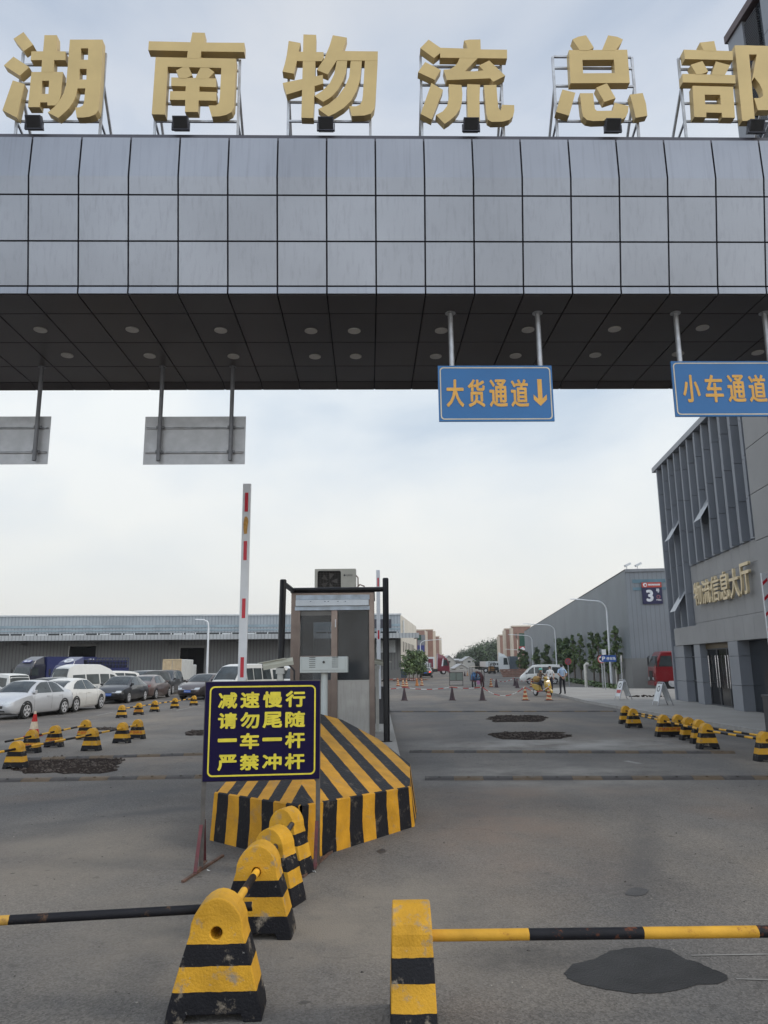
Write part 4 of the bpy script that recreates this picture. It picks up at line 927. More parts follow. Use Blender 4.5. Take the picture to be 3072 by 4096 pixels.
q = MB(); q.bx(-0.25, 0.2, 1.15, 1.19, 0.85, 1.15); q.bx(-0.05, 0.0, 1.12, 1.16, 0.781, 0.86); q.build('monitor', M('black_monitor', (0.015, 0.015, 0.016), rough=0.4), booth)
q = MB(); q.bx(-w/2+0.12, w/2-0.12, 0.2, D-0.12, 0.0, 0.02); q.build('floor_panel', MATS['dark_desk'], booth)
# guard frame of black pipe
gp = M('black_gloss_pipe', (0.007, 0.007, 0.009), rough=0.4, var=0.2, spec=0.3)
rp = G(1540, 2966, PZ); lp = at(1126, 2627, rp.y-1.6)
gf = thing('guard_frame', 'black pipe guard frame standing around the front of the toll booth', 'frame', (rp.x, rp.y, PZ))
o2 = lambda p: Vector(p)-Vector((rp.x, rp.y, PZ))
rt = at(1542, 2312, rp.y); rb = Vector((rt.x-0.01, rp.y, PZ)); lt_ = at(1133, 2318, lp.y); lb2 = Vector((lt_.x-0.05, lp.y, PZ))
pr_ = 0.072
for a, b in ((rb, rt), (lb2, lt_)):
    q = MB(); q.path([o2(a), o2(b)-Vector((0, 0, .02)), o2(b)], [pr_, pr_, pr_*.8], 16); q.lathe([(0.13, 0), (0.13, 0.015)], 14, tuple(o2(a))); q.build('post', gp, gf, smooth=40)
zr = at(1450, 2358, rp.y).z; cn = at(1172, 2360, rp.y)
q = MB(); q.path([o2((rt.x-pr_, rp.y, zr)), o2((cn.x, rp.y, zr))], 0.058, 14); q.build('rail', gp, gf, smooth=40)
q = MB(); q.path([o2((cn.x-0.01, rp.y+0.02, zr)), o2((lt_.x, lp.y+0.05, zr))], 0.058, 14); q.build('rail', gp, gf, smooth=40)
# air conditioner outdoor unit
a0, az0 = Bq(937, 832, YB+0.7); a1, az1 = Bq(1240, 690, YB+0.7)
zb_ = PZ+H+0.07
ac = thing('air_conditioner', 'cream air conditioner outdoor unit on top of the toll booth roof', 'air conditioner', ((a0+a1)/2, YB+0.7, zb_))
aw = (a1-a0); ah = az1-zb_
cream = M('yellowed_appliance_paint', (0.42, 0.41, 0.36), rough=0.5, var=0.1, dirt=(0.25, 0.22, 0.18), dirt_amt=0.4)
q = MB()
cxh, czh, rh = -aw/2+aw*0.36, ah*0.49, ah*0.40
gx0, gx1 = -aw/2+0.07, -aw/2+aw*0.64
hole = [(x+(gx0+gx1)/2, z+czh) for x, z in rrect(gx1-gx0, ah*0.86, 0.05, 4)]
q.prism([(-aw/2, 0.03), (aw/2, 0.03), (aw/2, ah-0.03), (aw/2-0.02, ah), (-aw/2+0.02, ah), (-aw/2, ah-0.03)], 0, 0.02, [hole])
q.bx(-aw/2, aw/2, 0.02, 0.40, ah-0.03, ah); q.bx(-aw/2, -aw/2+0.02, 0.02, 0.4, 0.03, ah-0.03); q.bx(aw/2-0.02, aw/2, 0.02, 0.4, 0.03, ah-0.03)
q.bx(-aw/2+0.02, aw/2-0.02, 0.38, 0.4, 0.03, ah-0.03); q.bx(-aw/2+0.02, aw/2-0.02, 0.02, 0.38, 0.03, 0.05)
q.bx(-aw/2+0.1, -aw/2+0.16, 0.02, 0.38, 0, 0.03); q.bx(aw/2-0.16, aw/2-0.1, 0.02, 0.38, 0, 0.03)
q.build('case', cream, ac)
dk = M('dark_coil', (0.03, 0.026, 0.024), rough=0.7)
q = MB(); q.bx(gx0-0.01, gx1+0.01, 0.12, 0.13, 0.06, ah-0.04); q.build('coil', dk, ac)
q = MB()
for k in range(11):
    z = czh-ah*0.40+k*ah*0.08; q.bx(gx0, gx1, 0.004, 0.009, z-0.003, z+0.003)
for k in range(1, 8): x = gx0+(gx1-gx0)*k/8; q.bx(x-0.003, x+0.003, 0.0095, 0.014, czh-ah*0.42, czh+ah*0.42)
q.build('grille', M('dark_grille_wire', (0.07, 0.065, 0.06), rough=0.5), ac)
q = MB()
for k in range(5):
    a = 2*math.pi*k/5; c_, s_2 = math.cos(a), math.sin(a)
    q.add([(( gx0+gx1)/2+0.04*c_, 0.07, czh+0.04*s_2), ((gx0+gx1)/2+rh*math.cos(a-0.3)*0.9, 0.05, czh+rh*math.sin(a-0.3)*0.9), ((gx0+gx1)/2+rh*math.cos(a+0.35)*0.9, 0.09, czh+rh*math.sin(a+0.35)*0.9)], [(0, 1, 2)])
q.build('fan', M('fan_blade', (0.10, 0.09, 0.08), rough=0.5), ac)
lx = -aw/2+aw*0.70
text('GREE', lx+0.07, lx+0.23, ah*0.68, ah*0.76, -0.001, 0.002, 'lettering', M('dark_badge', (0.05, 0.05, 0.06), rough=0.5), ac)
q = MB(); q.prism([(lx+0.03+0.025*math.cos(2*math.pi*k/12), ah*0.72+0.025*math.sin(2*math.pi*k/12)) for k in range(12)], -0.003, -0.001); q.build('emblem', MATS['dark_badge'], ac)
q = MB(); q.path([(aw/2, 0.2, ah*0.75), (aw/2+0.05, 0.2, ah*0.65), (aw/2+0.05, 0.22, ah*0.3), (aw/2+0.02, 0.3, 0.05)], 0.016, 8)
q.path([(aw/2, 0.15, 0.10), (aw/2+0.10, 0.1, 0.20), (aw/2+0.2, 0.1, 0.16), (aw/2+0.28, 0.15, 0.02)], 0.018, 8); q.build('hose', M('taped_hose', (0.30, 0.22, 0.19), rough=0.7, var=0.3), ac, smooth=60)
# cabinet on a post at the crest of the prow
YC = crestY+0.35
def Cq(x, y): p = at(*Z6(x, y), YC); return p.x, p.z
c0, cz0 = Cq(828, 1460); c1, cz1 = Cq(1180, 1338); cp_ = Cq(1004, 1500)[0]
kz = over(1290, 2900, Vector((cp_, YC, 0)))
cab = thing('control_cabinet', 'pale grey control cabinet with two louvre sets on a round post', 'cabinet', (cp_, YC, 0.222))
lg_ = M('light_grey_enamel', (0.43, 0.465, 0.46), rough=0.45, var=0.06, scale=3)
a, b, z0, z1_ = c0-cp_, c1-cp_, cz0-0.222, cz1-0.222
q = MB(); q.bx(a, b, 0, 0.28, z0, z1_); q.build('box', lg_, cab, bevel=0.008)
q = MB(); q.bx(a+0.03, b-0.03, -0.012, -0.001, z0+0.04, z1_-0.04); dr_ = q.build('door', lg_, cab, bevel=0.003)
dkl = M('dark_slot', (0.05, 0.05, 0.05), rough=0.7)
q = MB()
for sx_ in (a+0.20, b-0.20):
    for k in range(6): z = z0+0.085+k*0.031; q.bx(sx_-0.05, sx_+0.05, -0.0145, -0.0125, z, z+0.009)
q.build('louvre', dkl, dr_)
q = MB(); q.disc(((a+b)/2, -0.018, z1_-0.085), (0, 1, 0), 0.02, 0.011, 14); q.build('lock', dkl, dr_)
q = MB(); q.tube((0, 0.14, 0), (0, 0.14, z0), 0.055, 18); q.lathe([(0.11, 0), (0.11, 0.015)], 16, (0, 0.14, 0)); q.build('post', lg_, cab, smooth=40)

def cctv(px, py, Y, flip, label, zf):
    p = at(px, py, Y); z = zf
    t = thing('security_camera', label, 'camera', (p.x, Y, z), 0, 'gate number plate cameras')
    h = p.z-z
    case = M('camera_housing_cream', (0.47, 0.47, 0.40), rough=0.45, var=0.08)
    T = Matrix.Translation((0, 0, h)) @ Matrix.Rotation(R(flip), 4, 'Z') @ Matrix.Rotation(R(-10), 4, 'Y')
    q = MB(T); q.loft([[(x, -0.07, -0.055), (x, 0.07, -0.055), (x, 0.085, 0.01), (x, 0.05, 0.07), (x, -0.05, 0.07), (x, -0.085, 0.01)] for x in (-0.30, 0.22)])
    q.bx(-0.38, 0.10, -0.095, 0.095, 0.071, 0.084); q.build('housing', case, t)
    q = MB(T); q.disc((-0.305, 0, 0), (1, 0, 0), 0.045, 0.012, 14); q.build('lens', M('camera_lens', (0.01, 0.01, 0.012), rough=0.1), t)
    q = MB(); q.bx(-0.07, 0.07, -0.06, 0.06, h-0.17, h-0.075); q.bx(-0.045, 0.045, -0.045, 0.045, 0, h-0.172); q.lathe([(0.1, 0), (0.1, 0.012)], 12); q.build('post', M('camera_post_paint', (0.5, 0.5, 0.47), rough=0.5), t)
    q = MB(); q.path([(0.14, 0, h-0.01), (0.24, 0, h-0.12), (0.24, 0.02, h-0.38), (0.12, 0.02, h-0.5)], 0.016, 8); q.build('cable', pipe_blk, t, smooth=60)
cctv(1122, 2655, 13.2, 8, 'cream security camera left of the booth, above the notice board', 0.222)
cctv(1508, 2650, 20.5, 200, 'cream security camera mostly hidden behind the right guard frame post', 0.222)

# ------------------------------------------------------------------ raised barrier arms
arm_w = M('white_barrier_arm', (0.62, 0.64, 0.67), rough=0.4, var=0.05)
arm_r = M('red_reflective_sticker', (0.50, 0.012, 0.03), rough=0.4, var=0.1)
def barrier(px, ytop, Y, wpx, bands, label, zbase=0.222, lean=0.0, diag=False, cab_col=(0.05, 0.05, 0.055), smear=None, side=1):
    top = at(px, ytop, Y); x = top.x
    W_ = wpx/F*(Y*math.cos(PITCH)+(top.z-EYE)*math.sin(PITCH))
    t = thing('barrier', label, 'barrier', (x, Y, zbase), 0, 'raised boom barriers')
    h = top.z-zbase
    q = MB(); q.bx(-0.02*side-0.16, -0.02*side+0.16, 0.10, 0.45, 0.0, 1.02); q.bx(-0.02*side-0.18, -0.02*side+0.18, 0.08, 0.47, 1.02, 1.08); q.build('housing', M('barrier_housing_%d' % int(cab_col[0]*100), cab_col, rough=0.45), t, bevel=0.012)
    q = MB(); q.bx(-W_/2, W_/2, 0.0, 0.06, 0.72, h); arm = q.build('arm', arm_w, t, bevel=0.006)
    q = MB(); q.disc((0, 0.079, 0.9), (0, 1, 0), 0.07, 0.035, 14); q.build('hub', dsteel, t)
    for ya, yb in bands:
        za, zb = at(px, ya, Y).z-zbase, at(px, yb, Y).z-zbase
        q = MB()
        if diag: q.prism([(-W_/2+0.004, zb), (W_/2-0.004, zb+0.12), (W_/2-0.004, za), (-W_/2+0.004, za-0.12)], -0.003, -0.0005)
        else: q.bx(-W_*0.21, W_*0.21, -0.003, -0.0005, zb, za)
        q.build('sticker', arm_r, arm)
    if smear:
        za, zb = at(px, smear[0], Y).z-zbase, at(px, smear[1], Y).z-zbase
        k = za-zb; P_ = [(-0.03, zb), (0.025, zb+0.02*k), (0.035, zb+0.45*k), (0.045, zb+0.7*k), (0.03, zb+0.9*k), (0.0, za), (-0.03, zb+0.92*k), (-0.048, zb+0.6*k), (-0.045, zb+0.3*k)]
        q = MB(); q.prism(P_, -0.0035, -0.0005); q.build('patch', M('ochre_tape', (0.46, 0.24, 0.05), rough=0.5, var=0.3, scale=20), arm)
    return t
zz = lambda *v: [(1900+a*.5425, 1900+b*.5425) for a, b in v]
barrier(988, 1934, 14.2, 32, zz((130, 270), (487, 628), (910, 1055), (1343, 1492)), 'tall white boom barrier arm with red stickers and an ochre patch, left of the booth', smear=(1900+303*.5425, 1900+435*.5425))
barrier(1512, 2280, 23.0, 15, zz((758, 822), (1145, 1210)), 'grey white boom barrier arm standing behind the booth', )
bt = barrier(3056, 2292, 19.6, 22, [(2310+k*62, 2342+k*62) for k in range(7)], 'white and red boom barrier at the right edge on a dark housing', zbase=0.0, diag=True)
# ------------------------------------------------------------------ pavement, patches, speed bumps
tile = M('pale_pavement_slabs', (0.275, 0.262, 0.242), rough=0.85, var=0.12, scale=0.6, bump=0.3, bscale=12, dirt=(0.24, 0.225, 0.20), dirt_amt=0.6, dirt_scale=0.5)
def flat(name, pts, z, mat, skirt=True, kerb_m=None):
    q = MB(); n = len(pts)
    q.add([(p.x, p.y, z) for p in pts]+[(p.x, p.y, 0) for p in pts], [tuple(range(n))]+[(i, (i+1) % n, n+(i+1) % n, n+i) for i in range(n)])
    return q.build(name, mat)
kp = [G(*Z8(-24, 1222)), G(*Z8(250, 1290)), G(*Z8(545, 1345)), G(*Z8(1000, 1432)), G(*Z8(1659, 1545))]
out = [Vector((kp[-1].x+3, kp[-1].y-3, 0)), Vector((60, 14, 0)), Vector((60, 48, 0)), G(*Z8(900, 1195)), G(*Z8(500, 1190)), G(*Z8(100, 1178)), G(*Z8(-24, 1190))]
struct(flat('pavement', kp+out, 0.12, tile))
q = MB(); kerbm = M('kerb_stone', (0.30, 0.29, 0.275), rough=0.85, var=0.15)
kk = kp+[out[0]]
for i in range(len(kk)-1):
    a, b = kk[i], kk[i+1]; d = (b-a); L_ = d.length; d.normalize(); n_ = Vector((-d.y, d.x, 0))
    if n_.x > 0: n_ = -n_
    k = 0.0
    while k < L_-0.05:
        e = min(k+0.98, L_); p, r_2 = a+d*k, a+d*e
        q.add([p-n_*0.004, r_2-n_*0.004, r_2+n_*0.12, p+n_*0.12]+[v+Vector((0, 0, 0.125)) for v in (p-n_*0.004, r_2-n_*0.004, r_2+n_*0.12, p+n_*0.12)],
              [(0, 1, 5, 4), (1, 2, 6, 5), (2, 3, 7, 6), (3, 0, 4, 7), (4, 5, 6, 7)]); k += 1.0
struct(q.build('kerb', kerbm))
rub = M('broken_asphalt_gravel', (0.028, 0.021, 0.018), spec=0.03, rough=0.95, var=0.5, scale=9, bump=1.0, bscale=14)
grav_b = M('loose_gravel_stones', (0.085, 0.072, 0.064), spec=0.05, rough=0.95, var=0.6, scale=3, rnd=False)
def patch(x0, x1, y0, y1, seed, conv, skew=0, n=34, stones=320, red=False):
    """a dug out patch: ragged dark sheet with loose stones lying in it"""
    rr = random.Random(seed); cx, cy = (x0+x1)/2, (y0+y1)/2; pts = []
    for k in range(n):
        a = -2*math.pi*k/n; f = 1+rr.uniform(-.13, .10)
        ca, sa = math.cos(a), math.sin(a); s_ = (abs(ca)**4.5+abs(sa)**4.5)**(-1/4.5)
        pts.append(G(*conv(cx+(x1-x0)/2*ca*s_*f+skew*sa, cy+(y1-y0)/2*sa*s_*f)))
    c = sum(pts, Vector())/n; q = MB(); vs = [(c.x, c.y, 0.012)]+[(p.x, p.y, 0.004) for p in pts]
    q.add(vs, [(0, 1+i, 1+(i+1) % n) for i in range(n)])
    for k in range(stones):
        i = rr.randrange(n); t = math.sqrt(rr.random()); s = rr.random()
        p = c.lerp(pts[i].lerp(pts[(i+1) % n], s), t*1.02); r_ = rr.uniform(.012, .045)
        bmv = [Vector((rr.uniform(.6, 1)*r_*x, rr.uniform(.6, 1)*r_*y, rr.uniform(.5, .8)*r_*z)) for x, y, z in ((1, 0, 0), (0, 1, 0), (-1, 0, 0), (0, -1, 0), (0, 0, 1), (0, 0, -1))]
        q.add([p+v+Vector((0, 0, 0.012)) for v in bmv], [(0, 1, 4), (1, 2, 4), (2, 3, 4), (3, 0, 4), (1, 0, 5), (2, 1, 5), (3, 2, 5), (0, 3, 5)], 1)
    o_ = q.build('gravel_patch', [rub, grav_b]); o_['kind'] = 'stuff'
    return o_
Z7 = lambda x, y: (1450+x*.5124, 2200+y*.5124)
patch(985, 1440, 1290, 1345, 1, Z7); patch(1005, 1600, 1420, 1482, 2, Z7, stones=380)
patch(130, 880, 1252, 1372, 3, Z5, skew=-70, stones=420); patch(1370, 1560, 1052, 1092, 4, Z5, skew=-20, stones=120); patch(705, 900, 1032, 1052, 5, Z5, stones=60)
def slick(name, pts_, conv, col, rough, z=0.004, spec=0.5):
    pts = [G(*conv(x, y)) for x, y in pts_]; c = sum(pts, Vector())/len(pts); n = len(pts); q = MB()
    q.add([(c.x, c.y, z)]+[(p.x, p.y, z) for p in pts], [(0, 1+i, 1+(i+1) % n) for i in range(n)])
    return struct(q.build(name, M(name+'_surface', col, rough=rough, var=0.25, scale=5, bump=0.5, bscale=90, spec=spec)))
ZW = lambda x, y: (1450+x*.97770, 3450+y*.97770)
def ragged(pts, k=3, amp=6, seed=3):
    rr = random.Random(seed); o_ = []
    for i, (x, y) in enumerate(pts):
        x2, y2 = pts[(i+1) % len(pts)]
        for j in range(k): t = j/k; o_.append((x+(x2-x)*t+rr.uniform(-amp, amp), y+(y2-y)*t+rr.uniform(-amp, amp)*.5))
    return o_
slick('wet_patch', ragged([(447, 1145), (470, 1122), (520, 1110), (560, 1090), (600, 1082), (660, 1080), (710, 1087), (745, 1110), (780, 1118), (815, 1135), (850, 1150), (853, 1162), (825, 1172), (780, 1172), (740, 1185), (690, 1194), (620, 1195), (550, 1185), (490, 1172), (455, 1158)], 4, 2), lambda x, y: (1536+x*1.613, 2048+y*1.613), (0.022, 0.021, 0.021), 0.5, spec=0.22)
slick('oil_spot', ragged([(1075, 125), (1090, 108), (1130, 102), (1170, 115), (1165, 130), (1120, 140), (1085, 136)], 2, 3, 5), ZW, (0.04, 0.036, 0.034), 0.5)
slick('oil_spot', ragged([(505, 665), (540, 655), (560, 664), (530, 675)], 2, 3, 6), lambda x, y: (1100+x*.8, 2700+y*1.06), (0.05, 0.045, 0.04), 0.6)
# faint white lines in the car park
pw_ = M('worn_white_line', (0.215, 0.205, 0.19), rough=0.8, var=0.3, scale=3)
def line(name, a, b, w=0.1):
    a, b = G(*a), G(*b); d = (b-a).normalized(); n_ = Vector((-d.y, d.x, 0))*w/2; q = MB()
    q.add([(p.x, p.y, 0.004) for p in (a-n_, b-n_, b+n_, a+n_)], [(0, 1, 2, 3)]); struct(q.build(name, pw_))
line('painted_line', Z5(715, 945), Z5(835, 920)); line('painted_line', Z5(1300, 908), Z5(1480, 868)); line('painted_line', Z8(545, 1745), Z8(665, 1768), 0.14)
line('painted_line', ZW(1345, 382), ZW(1660, 377), 0.02); line('painted_line', ZW(1530, 478), ZW(1660, 482), 0.02)
bump_m = stripes('speed_bump_rubber', (0.062, 0.056, 0.053), (0.115, 0.082, 0.052), 'x', 1.0, wobble=0.005, wear=(0.13, 0.115, 0.10), wear_amt=0.85, bump=0.3, rnd=True, wscale=3)
def speed_bump(a, b, label, w=0.35, h=0.045):
    a, b = G(*a), G(*b); L_ = (b-a).length; an = math.atan2(b.y-a.y, b.x-a.x)
    q = MB(); k = 0.0
    while k < L_-0.1:
        e = min(k+0.495, L_)
        q.loft([[(x, -w/2, 0.001), (x, w/2, 0.001), (x, w*.32, h*.7), (x, w*.12, h), (x, -w*.12, h), (x, -w*.32, h*.7)] for x in (k, e)])
        q.lathe([(0.022, h-0.002), (0.022, h+0.006)], 8, ((k+e)/2, -0.07, 0)); k += 0.5
    o_ = q.build('speed_bump', bump_m); o_.location = (a.x, a.y, 0); o_.rotation_euler = (0, 0, an)
    return tag(o_, label, 'speed bump', 'rubber speed bumps across the lanes')
speed_bump((1560, 2848), Z8(475, 1360), 'farthest rubber speed bump, beyond the gravel patches in the right lane', 0.3)
speed_bump((1640, 3008), Z8(1400, 1682), 'middle rubber speed bump in the right lane, before the gravel patches', 0.33)
speed_bump((1700, 3116), Z8(1800, 1880), 'nearest rubber speed bump in the right lane, with some yellow blocks')
speed_bump(Z5(130, 1272), Z5(1500, 1232), 'rubber speed bump behind the dirt patch in the left lane', 0.33)
speed_bump(Z5(-40, 1428), Z5(1520, 1398), 'nearest rubber speed bump in the left lane, with faded yellow blocks')
# paper scraps and cigarette packets
scr = M('white_paper_scrap', (0.6, 0.6, 0.58), rough=0.8)
for i, (px, py, lab) in enumerate(((832, 3488, 'crumpled white paper scrap by the left foot of the notice board'), (1256, 3490, 'crumpled white paper scrap by the right foot of the notice board'))):
    g_ = G(px, py); rr = random.Random(i); q = MB()
    q.add([(rr.uniform(-.03, .03), rr.uniform(-.02, .02), rr.uniform(0.002, .022)) for _ in range(7)], [(0, 1, 2), (1, 2, 3), (2, 3, 4), (4, 5, 6), (3, 5, 6), (0, 4, 6)])
    o_ = q.build('paper_scrap', scr); o_.location = (g_.x, g_.y, 0.0); tag(o_, lab, 'litter')

# ------------------------------------------------------------------ warehouses
wl = ribbed('ribbed_white_sheet', (0.36, 0.375, 0.385), 0.42, dark=0.62)
wl2 = ribbed('ribbed_parapet_sheet', (0.30, 0.33, 0.355), 0.42, dark=0.68)
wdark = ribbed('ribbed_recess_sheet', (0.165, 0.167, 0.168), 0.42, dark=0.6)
wside = M('sunlit_cream_gable', (0.52, 0.49, 0.43), rough=0.6, var=0.08, scale=0.3, dirt=(0.40, 0.36, 0.3), dirt_amt=0.4, dirt_scale=1.0, streak=(3, 3, 0.15))  # brighter and warmer than the front sheets: low sun put into the colour
wbase = M('grey_rendered_plinth', (0.19, 0.19, 0.185), rough=0.85, var=0.12, scale=0.6)
skyl = M('blue_translucent_strip', (0.22, 0.285, 0.325), rough=0.4, var=0.2, scale=0.8)
dkin = M('dark_interior', (0.012, 0.012, 0.013), rough=0.9)
whitem = M('white_sheet_trim', (0.55, 0.57, 0.58), rough=0.5)
P0 = at(1604, 2660, 101.0); Pf = at(-260, 2660, 96.0); P1b = at(1668, 2660, 134.0)
hW = at(1604, 2459, 101.0).z; hc1, hc0 = at(1604, 2532, 96.0).z, at(1604, 2552, 96.0).z
wh = thing('warehouse', 'long pale ribbed steel warehouse with a loading canopy behind the parked cars', 'warehouse', (P0.x, P0.y, 0))
o3 = lambda x, y, z=0: (x-P0.x, y-P0.y, z)
dF = Vector((Pf.x-P0.x, Pf.y-P0.y, 0)); LF = dF.length; dF.normalize(); nF = Vector((dF.y, -dF.x, 0))
if nF.y > 0: nF = -nF
fl = lambda s, n_, z: tuple(dF*s+nF*n_+Vector((0, 0, z)))
def fbox(mb, s0, s1, n0, n1, z0, z1, mi=0):
    vs = [fl(s, n_, z) for s in (s0, s1) for n_ in (n0, n1) for z in (z0, z1)]
    uv = lambda idx: [(vs[i][0]*dF.x+vs[i][1]*dF.y if abs(s1-s0) > 0.5 else 0, vs[i][2]) for i in idx]
    fs = [(0, 1, 3, 2), (4, 6, 7, 5), (0, 4, 5, 1), (2, 3, 7, 6), (0, 2, 6, 4), (1, 5, 7, 3)]
    mb.add(vs, fs, mi, [uv(f) for f in fs])
def Fs(px, py=2640):     # distance along the left warehouse front of a photo column
    h = plane(px, py, P0, nF); return (h-Vector((P0.x, P0.y, h.z))).dot(dF), h.z
q = MB(); a_, b_ = fl(0, 0, 0), fl(LF, 0, 0)
doors = [(Fs(503*.5425)[0], Fs(703*.5425)[0], Fs(600*.5425, 2350+433*.5425)[1]), (Fs(1325*.5425)[0], Fs(1505*.5425)[0], Fs(1400*.5425, 2350+443*.5425)[1])]
zsp = 1.25
edges = sorted([0]+[v for d in doors for v in d[:2]]+[LF])
segs = [(0, doors[1][1]), (doors[1][0], doors[0][1]), (doors[0][0], LF)]
for s0, s1 in segs:
    wallquad(q, fl(s0, 0, 0), fl(s1, 0, 0), zsp, hc0+0.1, 0, s0)
for s1, s0, zt_ in doors: wallquad(q, fl(s0, 0, 0), fl(s1, 0, 0), zt_, hc0+0.1, 0, s0)
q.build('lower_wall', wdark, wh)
q = MB(); wallquad(q, a_, b_, hc0+0.1, hW, 0); q.build('upper_wall', wl2, wh)
q = MB()
for s0, s1 in segs: fbox(q, s0, s1, 0.0, 0.06, 0, zsp)
q.build('plinth', wbase, wh)
for s1, s0, zt_ in doors:
    q = MB(); q.add([fl(s0, -0.05, 0), fl(s1, -0.05, 0), fl(s1, -6, 0), fl(s0, -6, 0), fl(s0, -0.05, zt_), fl(s1, -0.05, zt_), fl(s1, -6, zt_), fl(s0, -6, zt_)], [(0, 3, 7, 4), (1, 2, 6, 5), (3, 2, 6, 7), (4, 5, 6, 7), (0, 1, 2, 3)])
    do = q.build('loading_door', dkin, wh)
    q = MB(); fbox(q, s0-0.15, s0, 0, 0.09, 0, zt_); fbox(q, s1, s1+0.15, 0, 0.09, 0, zt_); fbox(q, s0-0.15, s1+0.15, 0, 0.09, zt_, zt_+0.3); q.build('door_frame', wbase, do)
# canopy with its ribbed fascia, high window strip above it, brackets underneath
cnD = 5.2
q = MB(); wallquad(q, fl(-1.8, cnD, 0), fl(LF, cnD, 0), hc0, hc1, 0); wallquad(q, fl(-1.8, 0, 0), fl(-1.8, cnD, 0), hc0, hc1, 0)
q.build('canopy_fascia', wl, wh)
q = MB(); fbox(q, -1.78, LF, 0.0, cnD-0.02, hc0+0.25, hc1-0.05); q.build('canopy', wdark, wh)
for k in range(9):
    s = 3+k*9.0; q = MB()
    q.add([fl(s, 0.05, hc0+0.2), fl(s, cnD-0.3, hc0+0.2), fl(s, 0.05, hc0-0.45), fl(s+0.2, 0.05, hc0+0.2), fl(s+0.2, cnD-0.3, hc0+0.2), fl(s+0.2, 0.05, hc0-0.45)], [(0, 1, 2), (3, 5, 4), (0, 3, 4, 1), (1, 4, 5, 2), (2, 5, 3, 0)])
    q.build('bracket', wbase, wh)
zs0, zs1 = hc1+0.12, hc1+0.42
q = MB(); fbox(q, 0.3, LF, 0.0, 0.03, zs0, zs1); wsx = q.build('window_strip', glass('dark_window_strip'), wh)
q = MB(); s = 0.4
rr = random.Random(5)
while s < LF:
    fbox(q, s, s+0.12, 0.031, 0.07, zs0, zs1); s += 1.55
    if rr.random() < 0.25: fbox(q, s+0.2, s+1.3, 0.031, 0.06, zs0+0.05, zs1-0.06)
q.build('frame', whitem, wsx)
q = MB(); fbox(q, 0, LF, 0.031, 0.05, hW-1.5, hW-1.18); fbox(q, 0, LF, 0.031, 0.05, hW-1.95, hW-1.78); q.build('skylight_band', skyl, wh)
q = MB(); fbox(q, -0.15, LF, -0.2, 0.12, hW, hW+0.18); q.build('roof_edge', whitem, wh)
sV = Vector((P1b.x-P0.x, P1b.y-P0.y, 0)); LS = sV.length; sN = sV.normalized(); sR = Vector((sN.y, -sN.x, 0))
q = MB(); wallquad(q, (0, 0), sV, 1.2, hW, 0); q.build('side_wall', wside, wh)
q = MB(); q.add([(0, 0, 0), tuple(sV), tuple(sV+Vector((0, 0, 1.2))), (0, 0, 1.2)], [(0, 1, 2, 3)]); q.build('plinth', wbase, wh)
q = MB(); q.add([fl(0, -0.2, hW+0.02), fl(LF, -0.2, hW+0.02), tuple(dF*LF+sV+Vector((0, 0, hW))), tuple(sV+Vector((0, 0, hW)))], [(0, 1, 2, 3)]); q.build('roof', wl2, wh)
# gable details: dark slots and a drain pipe
for t0, z0, z1 in [(4+i*3.0, 3.6, 5.0) for i in range(8)]:
    q = MB(); q.box(tuple(sN*t0+sR*0.03+Vector((0, 0, (z0+z1)/2))), (0.06, 0.5, z1-z0), 0, Matrix.Rotation(-math.atan2(sN.x, sN.y), 3, 'Z')); q.build('vent_slot', dkl, wh)
q = MB(); q.path([tuple(sN*2.5+sR*0.2+Vector((0, 0, hW-0.6))), tuple(sN*2.5+sR*0.2+Vector((0, 0, hc1+0.3)))], 0.12, 8); q.build('downpipe', whitem, wh)
# wall sign and number board on the front, right of the booth
s0, zA = Fs(1538+20, 2620); wsg = [(Fs(1535, 2560)), (Fs(1585, 2612))]
q = MB(); fbox(q, Fs(1582)[0], Fs(1535)[0]+1.0, 0.04, 0.10, at(1560, 2610, 101).z, at(1560, 2560, 101).z); sg_ = q.build('wall_sign', whitem, wh)
q = MB(); fbox(q, Fs(1567)[0], Fs(1535)[0]+1.5, 0.04, 0.12, at(1560, 2513, 101).z, at(1560, 2477, 101).z); nb_ = q.build('number_board', M('dark_number_board', (0.03, 0.03, 0.045), rough=0.5), wh)

# warehouse number 3 on the right
Y0 = 57.0
Q0 = at(2527, 2660, Y0); Qb = at(2103, 2660, 165.0); hR_ = at(2527, 2283, Y0).z
w3 = thing('warehouse', 'grey ribbed steel warehouse with the number 3 board, behind the young trees', 'warehouse', (Q0.x, Q0.y, 0))
sd_ = Vector((Qb.x-Q0.x, Qb.y-Q0.y, 0)); L3_ = sd_.length; sdn = sd_.normalized(); fr = Vector((sdn.y, -sdn.x, 0)); hfar = at(2103, 2527, 165.0).z
w3s = ribbed('ribbed_blue_grey_sheet', (0.165, 0.19, 0.212), 0.4, dark=0.86, depth=0.2); w3f = ribbed('ribbed_grey_front_sheet', (0.19, 0.207, 0.225), 0.33, dark=0.84)
q = MB()
q.add([(0, 0, 2.2), tuple(sd_+Vector((0, 0, 2.2))), tuple(sd_+Vector((0, 0, hfar))), (0, 0, hR_)], [(0, 1, 2, 3)], 0, [[(0, 0), (L3_, 0), (L3_, hR_), (0, hR_)]]); q.build('side_wall', w3s, w3)
q = MB(); e = fr*30; wallquad(q, (0, 0), e, 2.2, hR_, 0); q.build('front_wall', w3f, w3)
q = MB(); q.add([(0, 0, 0), tuple(sd_), tuple(sd_+Vector((0, 0, 2.2))), (0, 0, 2.2)], [(0, 1, 2, 3)]); q.add([(0, 0, 0), tuple(e), tuple(e+Vector((0, 0, 2.2))), (0, 0, 2.2)], [(0, 1, 2, 3)]); q.build('plinth', wbase, w3)
